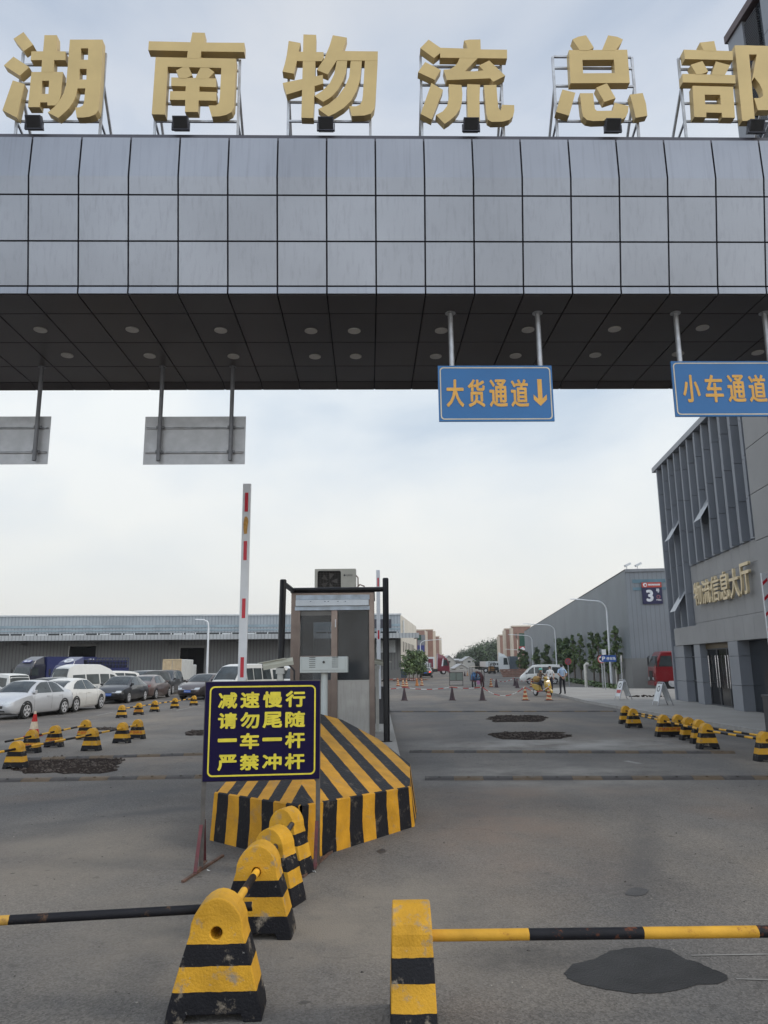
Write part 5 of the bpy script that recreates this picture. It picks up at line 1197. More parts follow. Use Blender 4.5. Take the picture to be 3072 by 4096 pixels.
q = MB(); q.add([(0, 0, hR_), tuple(e+Vector((0, 0, hR_))), tuple(e+sd_+Vector((0, 0, hfar))), tuple(sd_+Vector((0, 0, hfar)))], [(0, 1, 2, 3)]); q.build('roof', w3s, w3)
def strip(mb, o_, d, L0, L1, za0, za1, zb0, zb1, off, mi=0):
    n_ = Vector((d.y, -d.x, 0)); n_ = n_ if n_.dot(Vector((0, -1, 0))) > 0 or abs(d.y) > .5 and n_.x < 0 else -n_
    vs = [d*L0+n_*off+Vector((0, 0, za0)), d*L1+n_*off+Vector((0, 0, zb0)), d*L1+n_*off+Vector((0, 0, zb1)), d*L0+n_*off+Vector((0, 0, za1))]
    vs += [v-n_*(off-0.005) for v in vs]
    mb.add(vs, [(0, 1, 2, 3), (0, 4, 5, 1), (3, 2, 6, 7), (0, 3, 7, 4), (1, 5, 6, 2)], mi)
dh = hR_-hfar
q = MB(); strip(q, None, sdn, 0, L3_, hR_-0.1, hR_+0.12, hfar-0.1, hfar+0.12, 0.10); strip(q, None, fr, 0, 30, hR_-0.1, hR_+0.12, hR_-0.1, hR_+0.12, 0.1); q.build('roof_edge', M('grey_roof_edge', (0.20, 0.21, 0.225), rough=0.5), w3)
q = MB(); strip(q, None, sdn, 0.5, L3_-1, hR_-0.95, hR_-0.72, hfar-0.95, hfar-0.72, 0.04); strip(q, None, sdn, 0.5, L3_-1, hR_-1.45, hR_-1.25, hfar-1.45, hfar-1.25, 0.04)
strip(q, None, fr, 0.5, 26, hR_-0.95, hR_-0.68, hR_-0.95, hR_-0.68, 0.04); strip(q, None, fr, 0.5, 26, hR_-1.5, hR_-1.28, hR_-1.5, hR_-1.28, 0.04); q.build('skylight_band', M('dull_blue_strip', (0.10, 0.175, 0.215), rough=0.5, var=0.25, scale=1.2), w3)
# the number board
def W3(px, py):
    h = plane(px, py, Q0, Vector((-fr.y, fr.x, 0))); v = h-Vector((Q0.x, Q0.y, 0)); return v.dot(fr), h.z
n0, nz1 = W3(*Z8(668, 353)); n1_, nz0 = W3(*Z8(836, 517))
T3 = Matrix.Translation((0, 0, 0)) @ Matrix(((fr.x, -fr.y if False else sdn.x, 0, 0), (fr.y, sdn.y, 0, 0), (0, 0, 1, 0), (0, 0, 0, 1)))
q = MB(T3); q.bx(n0, n1_, -0.12, -0.02, nz0, nz1); nb3 = q.build('number_board', M('navy_number_board', (0.018, 0.018, 0.06), rough=0.45), w3)
zr_ = nz1-(nz1-nz0)*0.235
q = MB(T3); q.bx(n0, n1_, -0.135, -0.121, zr_, nz1); q.build('red_band', M('red_board_band', (0.42, 0.055, 0.035), rough=0.5), nb3)
wlet = M('white_board_lettering', (0.62, 0.63, 0.65), rough=0.5)
bwid = n1_-n0; bhei = nz1-nz0
def b3(body, a, b, c, d, w=0.02): return heavy(body, n0+a*bwid, n0+b*bwid, nz0+c*bhei, nz0+d*bhei, -0.123, 'lettering', wlet, nb3, w=w, T=T3, depth=0.004)
b3('3', 0.19, 0.55, 0.10, 0.66, 0.05); b3('号', 0.70, 0.88, 0.52, 0.70, 0.012); b3('严禁烟火', 0.68, 0.94, 0.14, 0.21, 0.004)
o_ = heavy('湖南物流总部', n0+0.32*bwid, n0+0.93*bwid, zr_+0.08*bhei, zr_+0.17*bhei, -0.137, 'lettering', wlet, nb3, w=0.008, T=T3, depth=0.003)
q = MB(T3); ri = lambda cx, cz, r: [(cx+r*math.cos(2*math.pi*k/18), cz+r*math.sin(2*math.pi*k/18)) for k in range(18)]
q.prism(ri(n0+0.17*bwid, zr_+0.12*bhei, 0.15), -0.142, -0.137, [ri(n0+0.17*bwid+0.02, zr_+0.12*bhei-0.01, 0.08)]); q.build('emblem', wlet, nb3)
q = MB(T3); q.prism(ri(n0+0.80*bwid, nz0+0.32*bhei, 0.13), -0.13, -0.123, [ri(n0+0.80*bwid, nz0+0.32*bhei, 0.10)]); q.build('emblem', M('pink_no_smoking_ring', (0.5, 0.15, 0.15), rough=0.5), nb3)
# two floodlights on its roof
for i, (x, y) in enumerate(((558, 262), (640, 248))):
    p = at(*Z8(x, y), Y0-0.0); a = W3(*Z8(x, y))[0]
    q = MB(); pt = fr*max(a, -0.9)+Vector((0, 0, hR_+0.1)); q.tube(tuple(pt), tuple(pt+Vector((0, 0, 0.25))), 0.03, 8); q.box(tuple(pt+Vector((0.06, -0.05, 0.35))), (0.5, 0.25, 0.16), 0, Matrix.Rotation(R(-25), 3, 'Y')); q.build('floodlight', whitem, w3)

# ------------------------------------------------------------------ information hall on the right
hd = ray(1872, 2655); hd = Vector((hd.x, hd.y, 0)).normalized()      # direction of the facade, away from the camera
hn = Vector((-hd.y, hd.x, 0))                                      # outward, toward the road
C0 = G(2701, 2797, 0.12)
hall = thing('office_building', 'grey metal clad office hall with vertical fins, gold sign and dark glass doors', 'building', (C0.x, C0.y, 0.12))
Th = Matrix(((-hd.x, -hn.x, 0, 0), (-hd.y, -hn.y, 0, 0), (0, 0, 1, 0), (0, 0, 0, 1)))   # local x: toward the camera along the facade, y: into the building
def H(px, py, dep=0.0):
    h = plane(px, py, C0-hn*dep, hn); v = h-C0; return -v.dot(hd), h.z-0.12
ZH = lambda x, y: (2600+x*.5653, 1650+y*.5653)
htop = H(2628, 1867)[1]
fin_m = M('grey_fin_cladding', (0.225, 0.240, 0.268), rough=0.42, metal=0.15, var=0.08, scale=0.7)
pan_m = M('grey_stone_panel', (0.25, 0.25, 0.252), rough=0.6, var=0.07, scale=0.8)
rec_m = glass('dark_recess_glass', (0.020, 0.024, 0.030), 0.15)
sE = H(*ZH(700, 80))[0]                       # end of the finned part
zrec = H(*ZH(500, 990))[1]                    # underside of the fins over the sign panel
s_pl = H(*ZH(282, 1100))[0]; s_pr = H(*ZH(745, 895))[0]
zp0 = H(*ZH(500, 1625))[1]; zp0b = H(*ZH(190, 1530))[1]
sL0 = H(*ZH(190, 1600))[0]
nb = 12; bwf = sE/nb
back = MB(Th); back.bx(0.0, sE+14, 0.6, 14, 0, htop-0.3); back.build('core', M('dark_building_core', (0.05, 0.052, 0.058), rough=0.7), hall)
recs = MB(Th); recs.bx(0.02, sE, 0.45, 0.59, 0.3, htop-0.35); recs.build('window_wall', rec_m, hall)
s_step = H(*ZH(265, 1090))[0]
nlow = max(2, int(round(s_step/bwf)))
for k in range(nb):
    a, b = k*bwf, (k+1)*bwf
    zb_ = 0.0 if k < 1 else (zp0b+0.0 if k < nlow else zrec)
    q = MB(Th); zz_ = zb_; 
    while zz_ < htop-0.3:
        ze = min(zz_+1.45, htop-0.25)
        f0, f1 = a+0.02, a+bwf*0.62
        prof = [(f0, 0.05), (f0+bwf*0.10, -0.02), (f0+bwf*0.34, 0.10), (f1, -0.16), (f1+0.03, -0.13), (f1+0.03, 0.44), (f0, 0.44)]
        n = len(prof); vs = [(x, y, z) for z in (zz_+0.010, ze-0.010) for x, y in prof]
        q.add(vs, [tuple(range(n)), tuple(range(2*n-1, n-1, -1))]+[(i, (i+1) % n, n+(i+1) % n, n+i) for i in range(n)]); zz_ = ze
    q.build('fin', fin_m, hall)
q = MB(Th); q.bx(-0.03, sE+0.3, -0.2, 0.5, htop-0.248, htop); q.build('coping', fin_m, hall)
# louvres between fins
lou = M('louvre_blades', (0.06, 0.063, 0.07), rough=0.5)
for k, (z0, z1_) in {2: (8.2, 9.6), 4: (4.9, 6.4), 5: (9.0, 10.6), 6: (5.3, 6.8), 7: (9.4, 11), 8: (5.7, 7.2), 9: (9.6, 11.2), 10: (6.0, 7.6), 3: (4.6, 6.0)}.items():
    if z0 < zrec: z0 += max(0, zrec-z0)
    q = MB(Th); z = z0
    while z < z1_: q.bx(k*bwf+bwf*0.66, (k+1)*bwf, 0.25, 0.42, z, z+0.05); z += 0.13
    q.build('louvre', lou, hall)
# tilted open windows
ow = M('opened_window_back', (0.34, 0.36, 0.38), rough=0.35, var=0.1)
for (x0_, y0_, x1_, y1_) in ((172, 852, 203, 752), (356, 706, 427, 588), (186, 1362, 243, 1258)):
    sA, zA = H(*ZH(x1_, y1_)); sB, zB = H(*ZH(x0_, y0_), dep=-0.6)
    q = MB(Th); wv = bwf*0.85; s_ = sA
    q.add([(s_-wv, 0.1, zA), (s_, 0.1, zA), (s_, -0.50, zA-0.95), (s_-wv, -0.50, zA-0.95), (s_-wv, 0.13, zA+.03), (s_, 0.13, zA+.03), (s_, -0.47, zA-0.92), (s_-wv, -0.47, zA-0.92)],
          [(0, 1, 2, 3), (4, 7, 6, 5), (0, 4, 5, 1), (1, 5, 6, 2), (2, 6, 7, 3), (3, 7, 4, 0)]); q.build('opened_window', ow, hall)
# stone panel field that carries the sign, thicker band at its foot
q = MB(Th); npn = 9
sR_ = H(*ZH(800, 1500))[0]
for k in range(npn):
    a, b = s_step+(sR_-s_step)*k/npn, s_step+(sR_-s_step)*(k+1)/npn
    zmid = H(*ZH(600, 1440))[1]
    for z0, z1_ in ((zp0b, zmid), (zmid, (zmid+zrec)/2+0.5), ((zmid+zrec)/2+0.5, zrec)): q.bx(a+0.006, b-0.006, 0.12, 0.44, z0+0.006, z1_-0.006)
q.build('sign_field', pan_m, hall)
q = MB(Th); nk = 11
for k in range(nk):
    a, b = sL0+(sR_+0.5-sL0)*k/nk, sL0+(sR_+0.5-sL0)*(k+1)/nk; q.bx(a+0.006, b-0.006, -0.10, 0.44, zp0, zp0b-0.004)
q.build('entrance_band', pan_m, hall)
# ground floor: piers, side glass, doors
def pier(x0, x1, ybase, nm='pier', d0=-0.05, zt_=None):
    a, b = H(*ZH(x0, ybase))[0], H(*ZH(x1, ybase))[0]; q = MB(Th); zz_ = 0.0; zt_ = zt_ or zp0
    for z0, z1_ in ((0, zt_*0.36), (zt_*0.36, zt_*0.78), (zt_*0.78, zt_-0.004)): q.bx(a, b, d0, 0.44, z0+0.008, z1_-0.008)
    q.build(nm, fin_m, hall); return a, b
pa = pier(192, 262, 1850); pb_ = pier(335, 378, 1850); pc = pier(590, 660, 1850, d0=-0.10); 
q = MB(Th); q.bx(pa[1], pb_[0], 0.30, 0.44, 0, zp0-0.004); q.build('side_window', rec_m, hall)
q = MB(Th); q.bx(pa[1]+0.02, pb_[0]-0.02, 0.25, 0.299, zp0*0.36, zp0*0.36+0.05); q.bx(pa[1]+0.02, pb_[0]-0.02, 0.25, 0.299, zp0*0.78, zp0*0.78+0.05); q.build('mullion', lou, hall)
dz = H(*ZH(480, 1665))[1]
q = MB(Th); q.bx(pb_[1], pc[0], 0.20, 0.44, dz, zp0-0.004); q.build('lintel', M('brown_gold_lintel', (0.13, 0.095, 0.05), rough=0.4, metal=0.4), hall)
dg = glass('black_door_glass', (0.006, 0.006, 0.007), 0.05); chrome = M('polished_steel', (0.5, 0.5, 0.52), rough=0.2, metal=0.9)
nd = 3; dw = (pc[0]-pb_[1])/nd
for k in range(nd):
    a = pb_[1]+k*dw
    q = MB(Th); q.bx(a+0.03, a+dw-0.03, 0.28, 0.30, 0.05, dz-0.05); do = q.build('door', dg, hall)
    q = MB(Th); q.bx(a, a+0.03, 0.24, 0.34, 0, dz); q.bx(a+dw-0.03, a+dw, 0.24, 0.34, 0, dz); q.bx(a+0.03, a+dw-0.03, 0.24, 0.34, dz-0.05, dz); q.bx(a+0.03, a+dw-0.03, 0.24, 0.34, 0, 0.05); q.build('door_frame', lou, do)
    for hs in (a+0.16, a+dw-0.16):
        q = MB(Th); q.tube((hs, 0.22, 0.75), (hs, 0.22, 2.05), 0.022, 8); q.tube((hs, 0.22, 0.9), (hs, 0.279, 0.9), 0.012, 6); q.tube((hs, 0.22, 1.9), (hs, 0.279, 1.9), 0.012, 6); q.build('handle', chrome, do)
q = MB(Th); q.bx(pc[1], sE+2, 0.32, 0.44, 0, zp0-0.004); q.build('side_window', rec_m, hall)
# gold sign characters standing off the stone field
gs = M('gold_leaf_letters', (0.66, 0.54, 0.34), rough=0.5, metal=0.15, var=0.1, scale=3)
chs = '物流信息大厅'; xs = [(325, 383), (383, 444), (444, 508), (508, 578), (578, 650), (652, 728)]; tops = [(1190, 1368), (1170, 1358), (1145, 1345), (1112, 1330), (1092, 1318), (1050, 1290)]
for c, (xa_, xb_), (ya_, yb_) in zip(chs, xs, tops):
    sa, za = H(*ZH(xa_, (ya_+yb_)/2+ (0)), dep=0.0); sb, zb2 = H(*ZH(xb_, (ya_+yb_)/2))
    xm = (xa_+xb_)/2; zt_ = H(*ZH(xm, ya_+8))[1]; zb_ = H(*ZH(xm, yb_-4))[1]
    heavy(c, sa+0.03, sb-0.03, zb_, zt_, -0.02, 'sign_character', gs, hall, w=0.014, depth=0.09, T=Th)
# flat panelled end of the hall nearest the gate
q = MB(Th); z = 0.0; sF = sE+0.35
for i in range(4):
    for j in range(7):
        z0, z1_ = zp0+(htop+2-zp0)*j/7, zp0+(htop+2-zp0)*(j+1)/7
        q.bx(sF+i*2.1+0.012, sF+(i+1)*2.1-0.012, -0.35, 0.44, z0+0.012, z1_-0.012)
q.build('end_cladding', pan_m, hall)
q = MB(Th); q.bx(sF-0.2, sF+0.01, -0.2, 0.44, 0, htop+1.99); q.build('corner_fin', fin_m, hall)

# tower seen above the beam on the right: aligned with the gate
tY = GD+9.0
tp = at(2910, 140, tY); tp0 = at(2960, 560, tY)
tw = thing('office_tower', 'grey panelled tower rising behind the last gold letter at the right edge', 'tower', (tp.x, tY, 0))
tz = tp.z
rd = ray(1330, 2657); rd = -Vector((rd.x, rd.y, 0)).normalized()
rtop = at(3000, 0, tY)
Tt = Matrix(((rd.x, -rd.y, 0, 0), (rd.y, rd.x, 0, 0), (0, 0, 1, 0), (0, 0, 0, 1)))
for a, b in ((0.0, 0.72), (1.55, 2.3), (2.32, 3.3), (3.32, 4.1)):
    q = MB(Tt); z1_ = tz-0.25
    while z1_ > 1.3: q.bx(a+0.008, b-0.008, -0.02, 0.119, z1_-1.242, z1_-0.008); z1_ -= 1.25
    q.build('cladding_strip', fin_m, tw)
q = MB(Tt); q.bx(0.01, 4.1, 0.12, 8, 0.0, tz-0.25); q.build('core', MATS['dark_building_core'], tw)
for a, b in ((0.73, 1.54),):
    q = MB(Tt); q.bx(a, b, 0.08, 0.118, 1, tz-0.3); wn_ = q.build('window', rec_m, tw)
    q = MB(Tt); z = tz-3.2
    while z < tz-0.4: q.bx(a, b-0.25, 0.02, 0.07, z, z+0.03); z += 0.075
    q.build('louvre', lou, wn_)
q = MB(Tt); q.bx(-0.06, 4.1, -0.08, 0.5, tz-0.25, tz-0.02); q.build('coping', M('rust_brown_coping', (0.09, 0.065, 0.065), rough=0.5), tw)

# ------------------------------------------------------------------ brick blocks, far houses, hills
brick = M('brown_brick_tiles', (0.27, 0.16, 0.125), rough=0.85, var=0.1, scale=0.8)
crm = M('cream_stucco', (0.55, 0.47, 0.38), rough=0.8, var=0.06)
grn = glass('green_glass', (0.02, 0.07, 0.05), 0.12)
def blk(T, mb, x0, x1, y0, y1, z1, z0=0): mb.bx(x0, x1, y0, y1, z0, z1)
def brick_block(label, Y, rects, glassr, side=1, sign=None, faces=None):
    base = at(rects[0][0], 2660, Y)
    t = thing('brick_building', label, 'building', (base.x, Y, 0))
    for i, (x0, x1, yt, dY) in enumerate(rects):
        a, b = at(x0, 2660, Y+dY), at(x1, 2660, Y+dY); z = at(x0, yt, Y+dY).z
        q = MB(); q.bx(a.x-base.x, b.x-base.x, dY, dY+2.6, 0, z); q.build('tower', brick, t)
        q = MB(); m_ = 0.35
        if side > 0: q.bx(b.x-base.x+0.01, b.x-base.x+0.75, dY+0.1, dY+2.6, 0, z-0.2)
        else: q.bx(a.x-base.x-0.5, a.x-base.x-0.01, dY+0.1, dY+2.6, 0, z-0.2)
        q.build('side_wall', crm, t)
        q = MB(); q.bx(a.x-base.x-0.2, b.x-base.x+0.2, dY-0.15, dY+2.7, z+0.005, z+0.3); q.build('coping', crm, t)
    for (x0, y0, x1, y1, dY, mat, nm) in glassr:
        a, b = at(x0, y0, Y+dY), at(x1, y1, Y+dY); q = MB(); q.bx(a.x-base.x, b.x-base.x, dY-0.12, dY-0.02, b.z, a.z); q.build(nm, mat, t)
    return t
Zb = lambda x, y: (1550+x*.27125, 2450+y*.27125)
px_ = lambda x, y: Zb(x, y)
gwall = M('grey_curtain_wall', (0.16, 0.165, 0.18), rough=0.4, var=0.1)
lb = brick_block('brown brick office block with two stair towers left of the road', 200.0,
   [(Zb(435, 0)[0], Zb(558, 0)[0], Zb(0, 266)[1], 0.0), (Zb(580, 0)[0], Zb(678, 0)[0], Zb(0, 262)[1], 3.0), (Zb(692, 0)[0], Zb(768, 0)[0], Zb(0, 362)[1], 22.0), (Zb(780, 0)[0], Zb(826, 0)[0], Zb(0, 628)[1], 60.0)],
   [(*Zb(438, 330), *Zb(557, 480), 0, gwall, 'curtain_wall'), (*Zb(440, 332), *Zb(497, 405), -0.2, grn, 'window'), (*Zb(440, 485), *Zb(548, 600), -0.2, M('blue_banner', (0.02, 0.03, 0.16), rough=0.6), 'banner')])
rb_ = brick_block('brown brick office block with green glass right of the road', 185.0,
   [(Z7(1188, 0)[0], Z7(1322, 0)[0], Z7(0, 600)[1], 0.0), (Z7(1131, 0)[0], Z7(1187, 0)[0], Z7(0, 620)[1], 6.0), (Z7(1081, 0)[0], Z7(1129, 0)[0], Z7(0, 668)[1], 26.0)],
   [(*Z7(1222, 650), *Z7(1275, 750), 0, grn, 'window'), (*Z7(1222, 755), *Z7(1277, 806), -0.2, M('red_shop_board', (0.42, 0.04, 0.05), rough=0.5), 'sign_board'), (*Z7(1196, 650), *Z7(1203, 690), -0.1, grn, 'window'), (*Z7(1205, 700), *Z7(1220, 860), -0.1, crm, 'pilaster')], side=-1)
p_ = at(*Z7(1249, 775), 184.6)
q = MB(Matrix.Translation((p_.x-rb_.location.x, -0.4, p_.z)))
for dx, dz, r_ in ((-0.28, 0.05, 0.28), (0.08, 0.2, 0.34), (0.38, 0.0, 0.24)): q.prism([(dx+r_*math.cos(2*math.pi*k/14), dz+r_*math.sin(2*math.pi*k/14)) for k in range(14)], -0.05-dx*.02, 0.0)
q.build('cloud_emblem', wlet, rb_)
roofm = M('pale_sheet_roof', (0.40, 0.40, 0.40), rough=0.6, var=0.1); hwall = M('pale_rendered_wall', (0.42, 0.405, 0.37), rough=0.8, var=0.1)
def house(x0, x1, yr, ye, Y, label, gable=True, depth=14):
    a, b = at(x0, 2664, Y), at(x1, 2664, Y); zr2, ze = at(x0, yr, Y).z, at(x0, ye, Y).z; w_ = b.x-a.x
    t = thing('house', label, 'house', (a.x, Y, 0), 0, 'small pale houses at the end of the road')
    if gable:
        q = MB(); q.prism([(0, 0), (w_, 0), (w_, ze), (w_*0.5, zr2-0.15), (0, ze)], 0, depth); q.build('wall', hwall, t)
        q = MB()
        q.add([(-.4, -.4, ze-.2), (w_/2, -.4, zr2), (w_/2, depth, zr2), (-.4, depth, ze-.2), (-.4, -.4, ze+.0), (w_/2, -.4, zr2+.25), (w_/2, depth, zr2+.25), (-.4, depth, ze)], [(0, 1, 2, 3), (4, 7, 6, 5), (0, 4, 5, 1), (3, 2, 6, 7), (0, 3, 7, 4)])
        q.add([(w_+.4, -.4, ze-.2), (w_/2, -.4, zr2), (w_/2, depth, zr2), (w_+.4, depth, ze-.2), (w_+.4, -.4, ze), (w_/2, -.4, zr2+.25), (w_/2, depth, zr2+.25), (w_+.4, depth, ze)], [(0, 1, 2, 3), (4, 7, 6, 5), (0, 4, 5, 1), (3, 2, 6, 7), (0, 3, 7, 4)])
        q.build('roof', roofm, t)
        q = MB(); q.bx(w_*0.38, w_*0.62, -0.06, -0.005, ze*0.78, ze*0.98); q.build('window', dkl, t)
    else:
        q = MB(); q.bx(0, w_, 0, depth, 0, ze); q.build('wall', hwall, t)
        q = MB(); q.add([(-.5, -.8, ze), (w_+.5, -.8, ze), (w_+.5, depth/2, zr2), (-.5, depth/2, zr2), (-.5, depth, ze), (w_+.5, depth, ze)], [(0, 1, 2, 3), (3, 2, 5, 4), (0, 3, 4), (1, 5, 2)]); q.build('roof', roofm, t)
        for k in (0.2, 0.5, 0.75):
            q = MB(); q.bx(w_*k, w_*(k+.12), -0.05, -0.005, ze*0.3, ze*0.75); q.build('window', dkl, t)
house(*[Zb(v, 0)[0] for v in (828, 990)], Zb(0, 640)[1], Zb(0, 712)[1], 265.0, 'pale gabled house at the road end behind the red truck')
house(*[Zb(v, 0)[0] for v in (985, 1135)], Zb(0, 680)[1], Zb(0, 705)[1], 285.0, 'low flat fronted house between the two gabled ones', False)
house(*[Zb(v, 0)[0] for v in (1120, 1290)], Zb(0, 655)[1], Zb(0, 712)[1], 270.0, 'pale gabled house half covered by the dark trees')
house(*[Zb(v, 0)[0] for v in (1000, 1180)], Zb(0, 768)[1], Zb(0, 822)[1], 225.0, 'lowest small gabled shed at the road end')
hill = MB(); rr = random.Random(9); n = 60
for k in range(n+1):
    x = -700+k*26; z = 8+5*math.sin(k*.35)+4*math.sin(k*.83+1)+rr.uniform(-1, 1)
    hill.add([(x, 720, -.5), (x, 725, max(z, 3)), (x, 850, -.5)], [])
for k in range(n): a = k*3; hill.f += [[a, a+3, a+4, a+1], [a+1, a+4, a+5, a+2]]; hill.m += [0, 0]; hill.uv += [None, None]
struct(hill.build('hills', M('haze_pale_hill', (0.30, 0.345, 0.37), rough=0.95, var=0.08, scale=0.01), smooth=60))  # pale blue-grey: the haze of distance is put into the hill colour
# ------------------------------------------------------------------ vehicles
tyre = M('tyre_rubber', (0.018, 0.018, 0.018), rough=0.85, var=0.2)
rimm = M('alloy_rim', (0.50, 0.50, 0.51), rough=0.35, metal=0.15, var=0.1)
carglass = M('car_window_glass', (0.040, 0.048, 0.050), rough=0.08, var=0.5, scale=1.4, spec=0.5)
lampg = M('clear_headlamp', (0.55, 0.57, 0.58), rough=0.12, metal=0.2)
tailr = M('red_tail_lamp', (0.22, 0.008, 0.015), rough=0.2)
platem = M('blue_number_plate', (0.02, 0.10, 0.40), rough=0.45)
whtxt = M('white_plate_text', (0.6, 0.62, 0.65), rough=0.5)
trimk = M('black_plastic_trim', (0.016, 0.016, 0.017), rough=0.55)
chromem = M('car_chrome', (0.52, 0.52, 0.53), rough=0.18, metal=0.85)
def paint(name, col, metal=0.0): return M(name, col, rough=0.28, metal=metal, var=0.04, coat=0.6, dirt=tuple(0.6*c+0.06 for c in col), dirt_amt=0.25, dirt_scale=2.0)

# body stations along x (front is +x): x, z_low, z_belt, z_top, half width at belt, half width at top
KINDS = {
 'sedan': dict(st=[(-2.24, .42, .70, .80, .62, .58), (-2.17, .30, .80, 1.00, .78, .66), (-1.95, .24, .86, 1.05, .85, .68), (-1.62, .20, .90, 1.10, .87, .66), (-1.15, .19, .92, 1.31, .88, .60), (-.75, .19, .93, 1.42, .88, .58), (-.2, .19, .93, 1.46, .88, .59), (.3, .19, .92, 1.43, .88, .60), (.75, .19, .91, 1.22, .88, .64), (1.12, .19, .89, .99, .88, .72), (1.6, .20, .82, .91, .86, .70), (2.0, .23, .72, .79, .80, .64), (2.18, .27, .60, .66, .70, .56), (2.26, .36, .52, .56, .58, .48)],
   wheels=(1.38, -1.30), r=.315, wf=(1.10, .36), wr=(-1.72, -1.0), side=[[(-1.30, .96), (-1.02, 1.28), (-.72, 1.37), (-.36, 1.385), (-.36, .955)], [(-.30, .955), (-.30, 1.387), (.22, 1.37), (.52, 1.24), (.88, .965)]]),
 'hatch': dict(st=[(-2.1, .42, .74, .90, .66, .60), (-2.05, .28, .86, 1.06, .80, .66), (-1.9, .22, .92, 1.16, .87, .66), (-1.55, .20, .95, 1.30, .89, .62), (-1.0, .19, .95, 1.42, .90, .60), (-.4, .19, .95, 1.48, .90, .60), (.2, .19, .93, 1.45, .90, .61), (.7, .19, .91, 1.24, .89, .65), (1.1, .19, .88, 1.00, .88, .72), (1.55, .20, .82, .92, .86, .70), (1.95, .23, .72, .80, .80, .64), (2.12, .27, .60, .67, .70, .56), (2.2, .36, .52, .56, .58, .48)],
   wheels=(1.33, -1.28), r=.325, wf=(1.06, .30), wr=(-1.98, -1.25), side=[[(-1.50, 1.02), (-1.2, 1.22), (-.8, 1.36), (-.36, 1.40), (-.36, .98)], [(-.30, .98), (-.30, 1.40), (.15, 1.38), (.5, 1.25), (.86, .97)]]),
 'suv': dict(st=[(-2.25, .45, .85, 1.0, .70, .62), (-2.2, .34, .95, 1.35, .84, .70), (-2.05, .28, 1.0, 1.62, .89, .68), (-1.4, .26, 1.02, 1.70, .90, .66), (-.5, .26, 1.02, 1.72, .90, .66), (.2, .26, 1.0, 1.68, .90, .66), (.75, .26, .99, 1.40, .90, .68), (1.15, .26, .98, 1.10, .89, .74), (1.65, .26, .92, 1.02, .87, .72), (2.05, .28, .82, .90, .80, .64), (2.22, .34, .66, .74, .68, .56)],
   wheels=(1.36, -1.32), r=.35, wf=(1.10, .32), wr=(-2.19, -2.02), side=[[(-1.98, 1.06), (-1.85, 1.52), (-1.0, 1.58), (-1.0, 1.06)], [(-.94, 1.06), (-.94, 1.585), (-.3, 1.595), (-.3, 1.05)], [(-.24, 1.05), (-.24, 1.59), (.2, 1.55), (.55, 1.40), (.92, 1.04)]]),
 'minivan': dict(st=[(-1.95, .42, .90, 1.15, .70, .64), (-1.92, .30, 1.0, 1.62, .76, .68), (-1.82, .26, 1.02, 1.84, .79, .66), (-1.0, .26, 1.03, 1.90, .80, .66), (.2, .26, 1.03, 1.90, .80, .66), (.7, .26, 1.02, 1.80, .80, .66), (1.15, .26, 1.0, 1.42, .80, .68), (1.5, .26, .96, 1.10, .79, .72), (1.8, .27, .82, .92, .76, .66), (1.95, .32, .66, .72, .68, .60)],
   wheels=(1.22, -1.22), r=.29, wf=(1.52, .78), wr=(-1.935, -1.84), side=[[(-1.72, 1.10), (-1.72, 1.62), (-.95, 1.68), (-.95, 1.10)], [(-.88, 1.10), (-.88, 1.68), (.02, 1.69), (.02, 1.10)], [(.1, 1.10), (.1, 1.69), (.62, 1.66), (.95, 1.44), (1.2, 1.06)]]),
 'minibus': dict(st=[(-2.42, .45, .95, 1.2, .78, .70), (-2.38, .32, 1.05, 1.75, .84, .74), (-2.25, .28, 1.08, 2.00, .86, .70), (-1.2, .28, 1.08, 2.06, .87, .70), (.5, .28, 1.08, 2.05, .87, .70), (1.05, .28, 1.07, 1.96, .87, .70), (1.55, .28, 1.05, 1.58, .86, .72), (1.95, .28, 1.0, 1.16, .85, .76), (2.25, .30, .84, .94, .80, .70), (2.42, .36, .66, .72, .72, .62)],
   wheels=(1.35, -1.25), r=.32, wf=(1.93, 1.12), wr=(-2.395, -2.27), side=[[(-2.15, 1.12), (-2.12, 1.74), (-1.05, 1.80), (-1.05, 1.14)], [(-.95, 1.14), (-.95, 1.80), (-.02, 1.81), (-.02, 1.14)], [(.06, 1.14), (.06, 1.81), (.78, 1.80), (.78, 1.14)], [(.88, 1.12), (.88, 1.79), (1.05, 1.76), (1.38, 1.52), (1.70, 1.10)]]),
 'highroof': dict(st=[(-2.6, .45, 1.0, 1.3, .80, .74), (-2.56, .32, 1.1, 1.9, .86, .76), (-2.38, .28, 1.12, 2.32, .90, .66), (-1.8, .28, 1.12, 2.48, .91, .58), (.2, .28, 1.12, 2.46, .91, .58), (.9, .28, 1.1, 2.20, .90, .62), (1.5, .28, 1.08, 1.72, .89, .70), (2.0, .28, 1.02, 1.22, .87, .76), (2.4, .30, .86, .96, .82, .70), (2.62, .36, .66, .72, .74, .62)],
   wheels=(1.55, -1.35), r=.34, wf=(1.98, 1.25), wr=(-2.575, -2.43), side=[[(-2.25, 1.18), (-2.2, 1.78), (-1.2, 1.82), (-1.2, 1.18)], [(-1.1, 1.18), (-1.1, 1.82), (-.1, 1.83), (-.1, 1.18)], [(0, 1.18), (0, 1.83), (.75, 1.82), (.75, 1.18)], [(.85, 1.16), (.85, 1.81), (1.15, 1.76), (1.45, 1.56), (1.78, 1.12)]]),
}
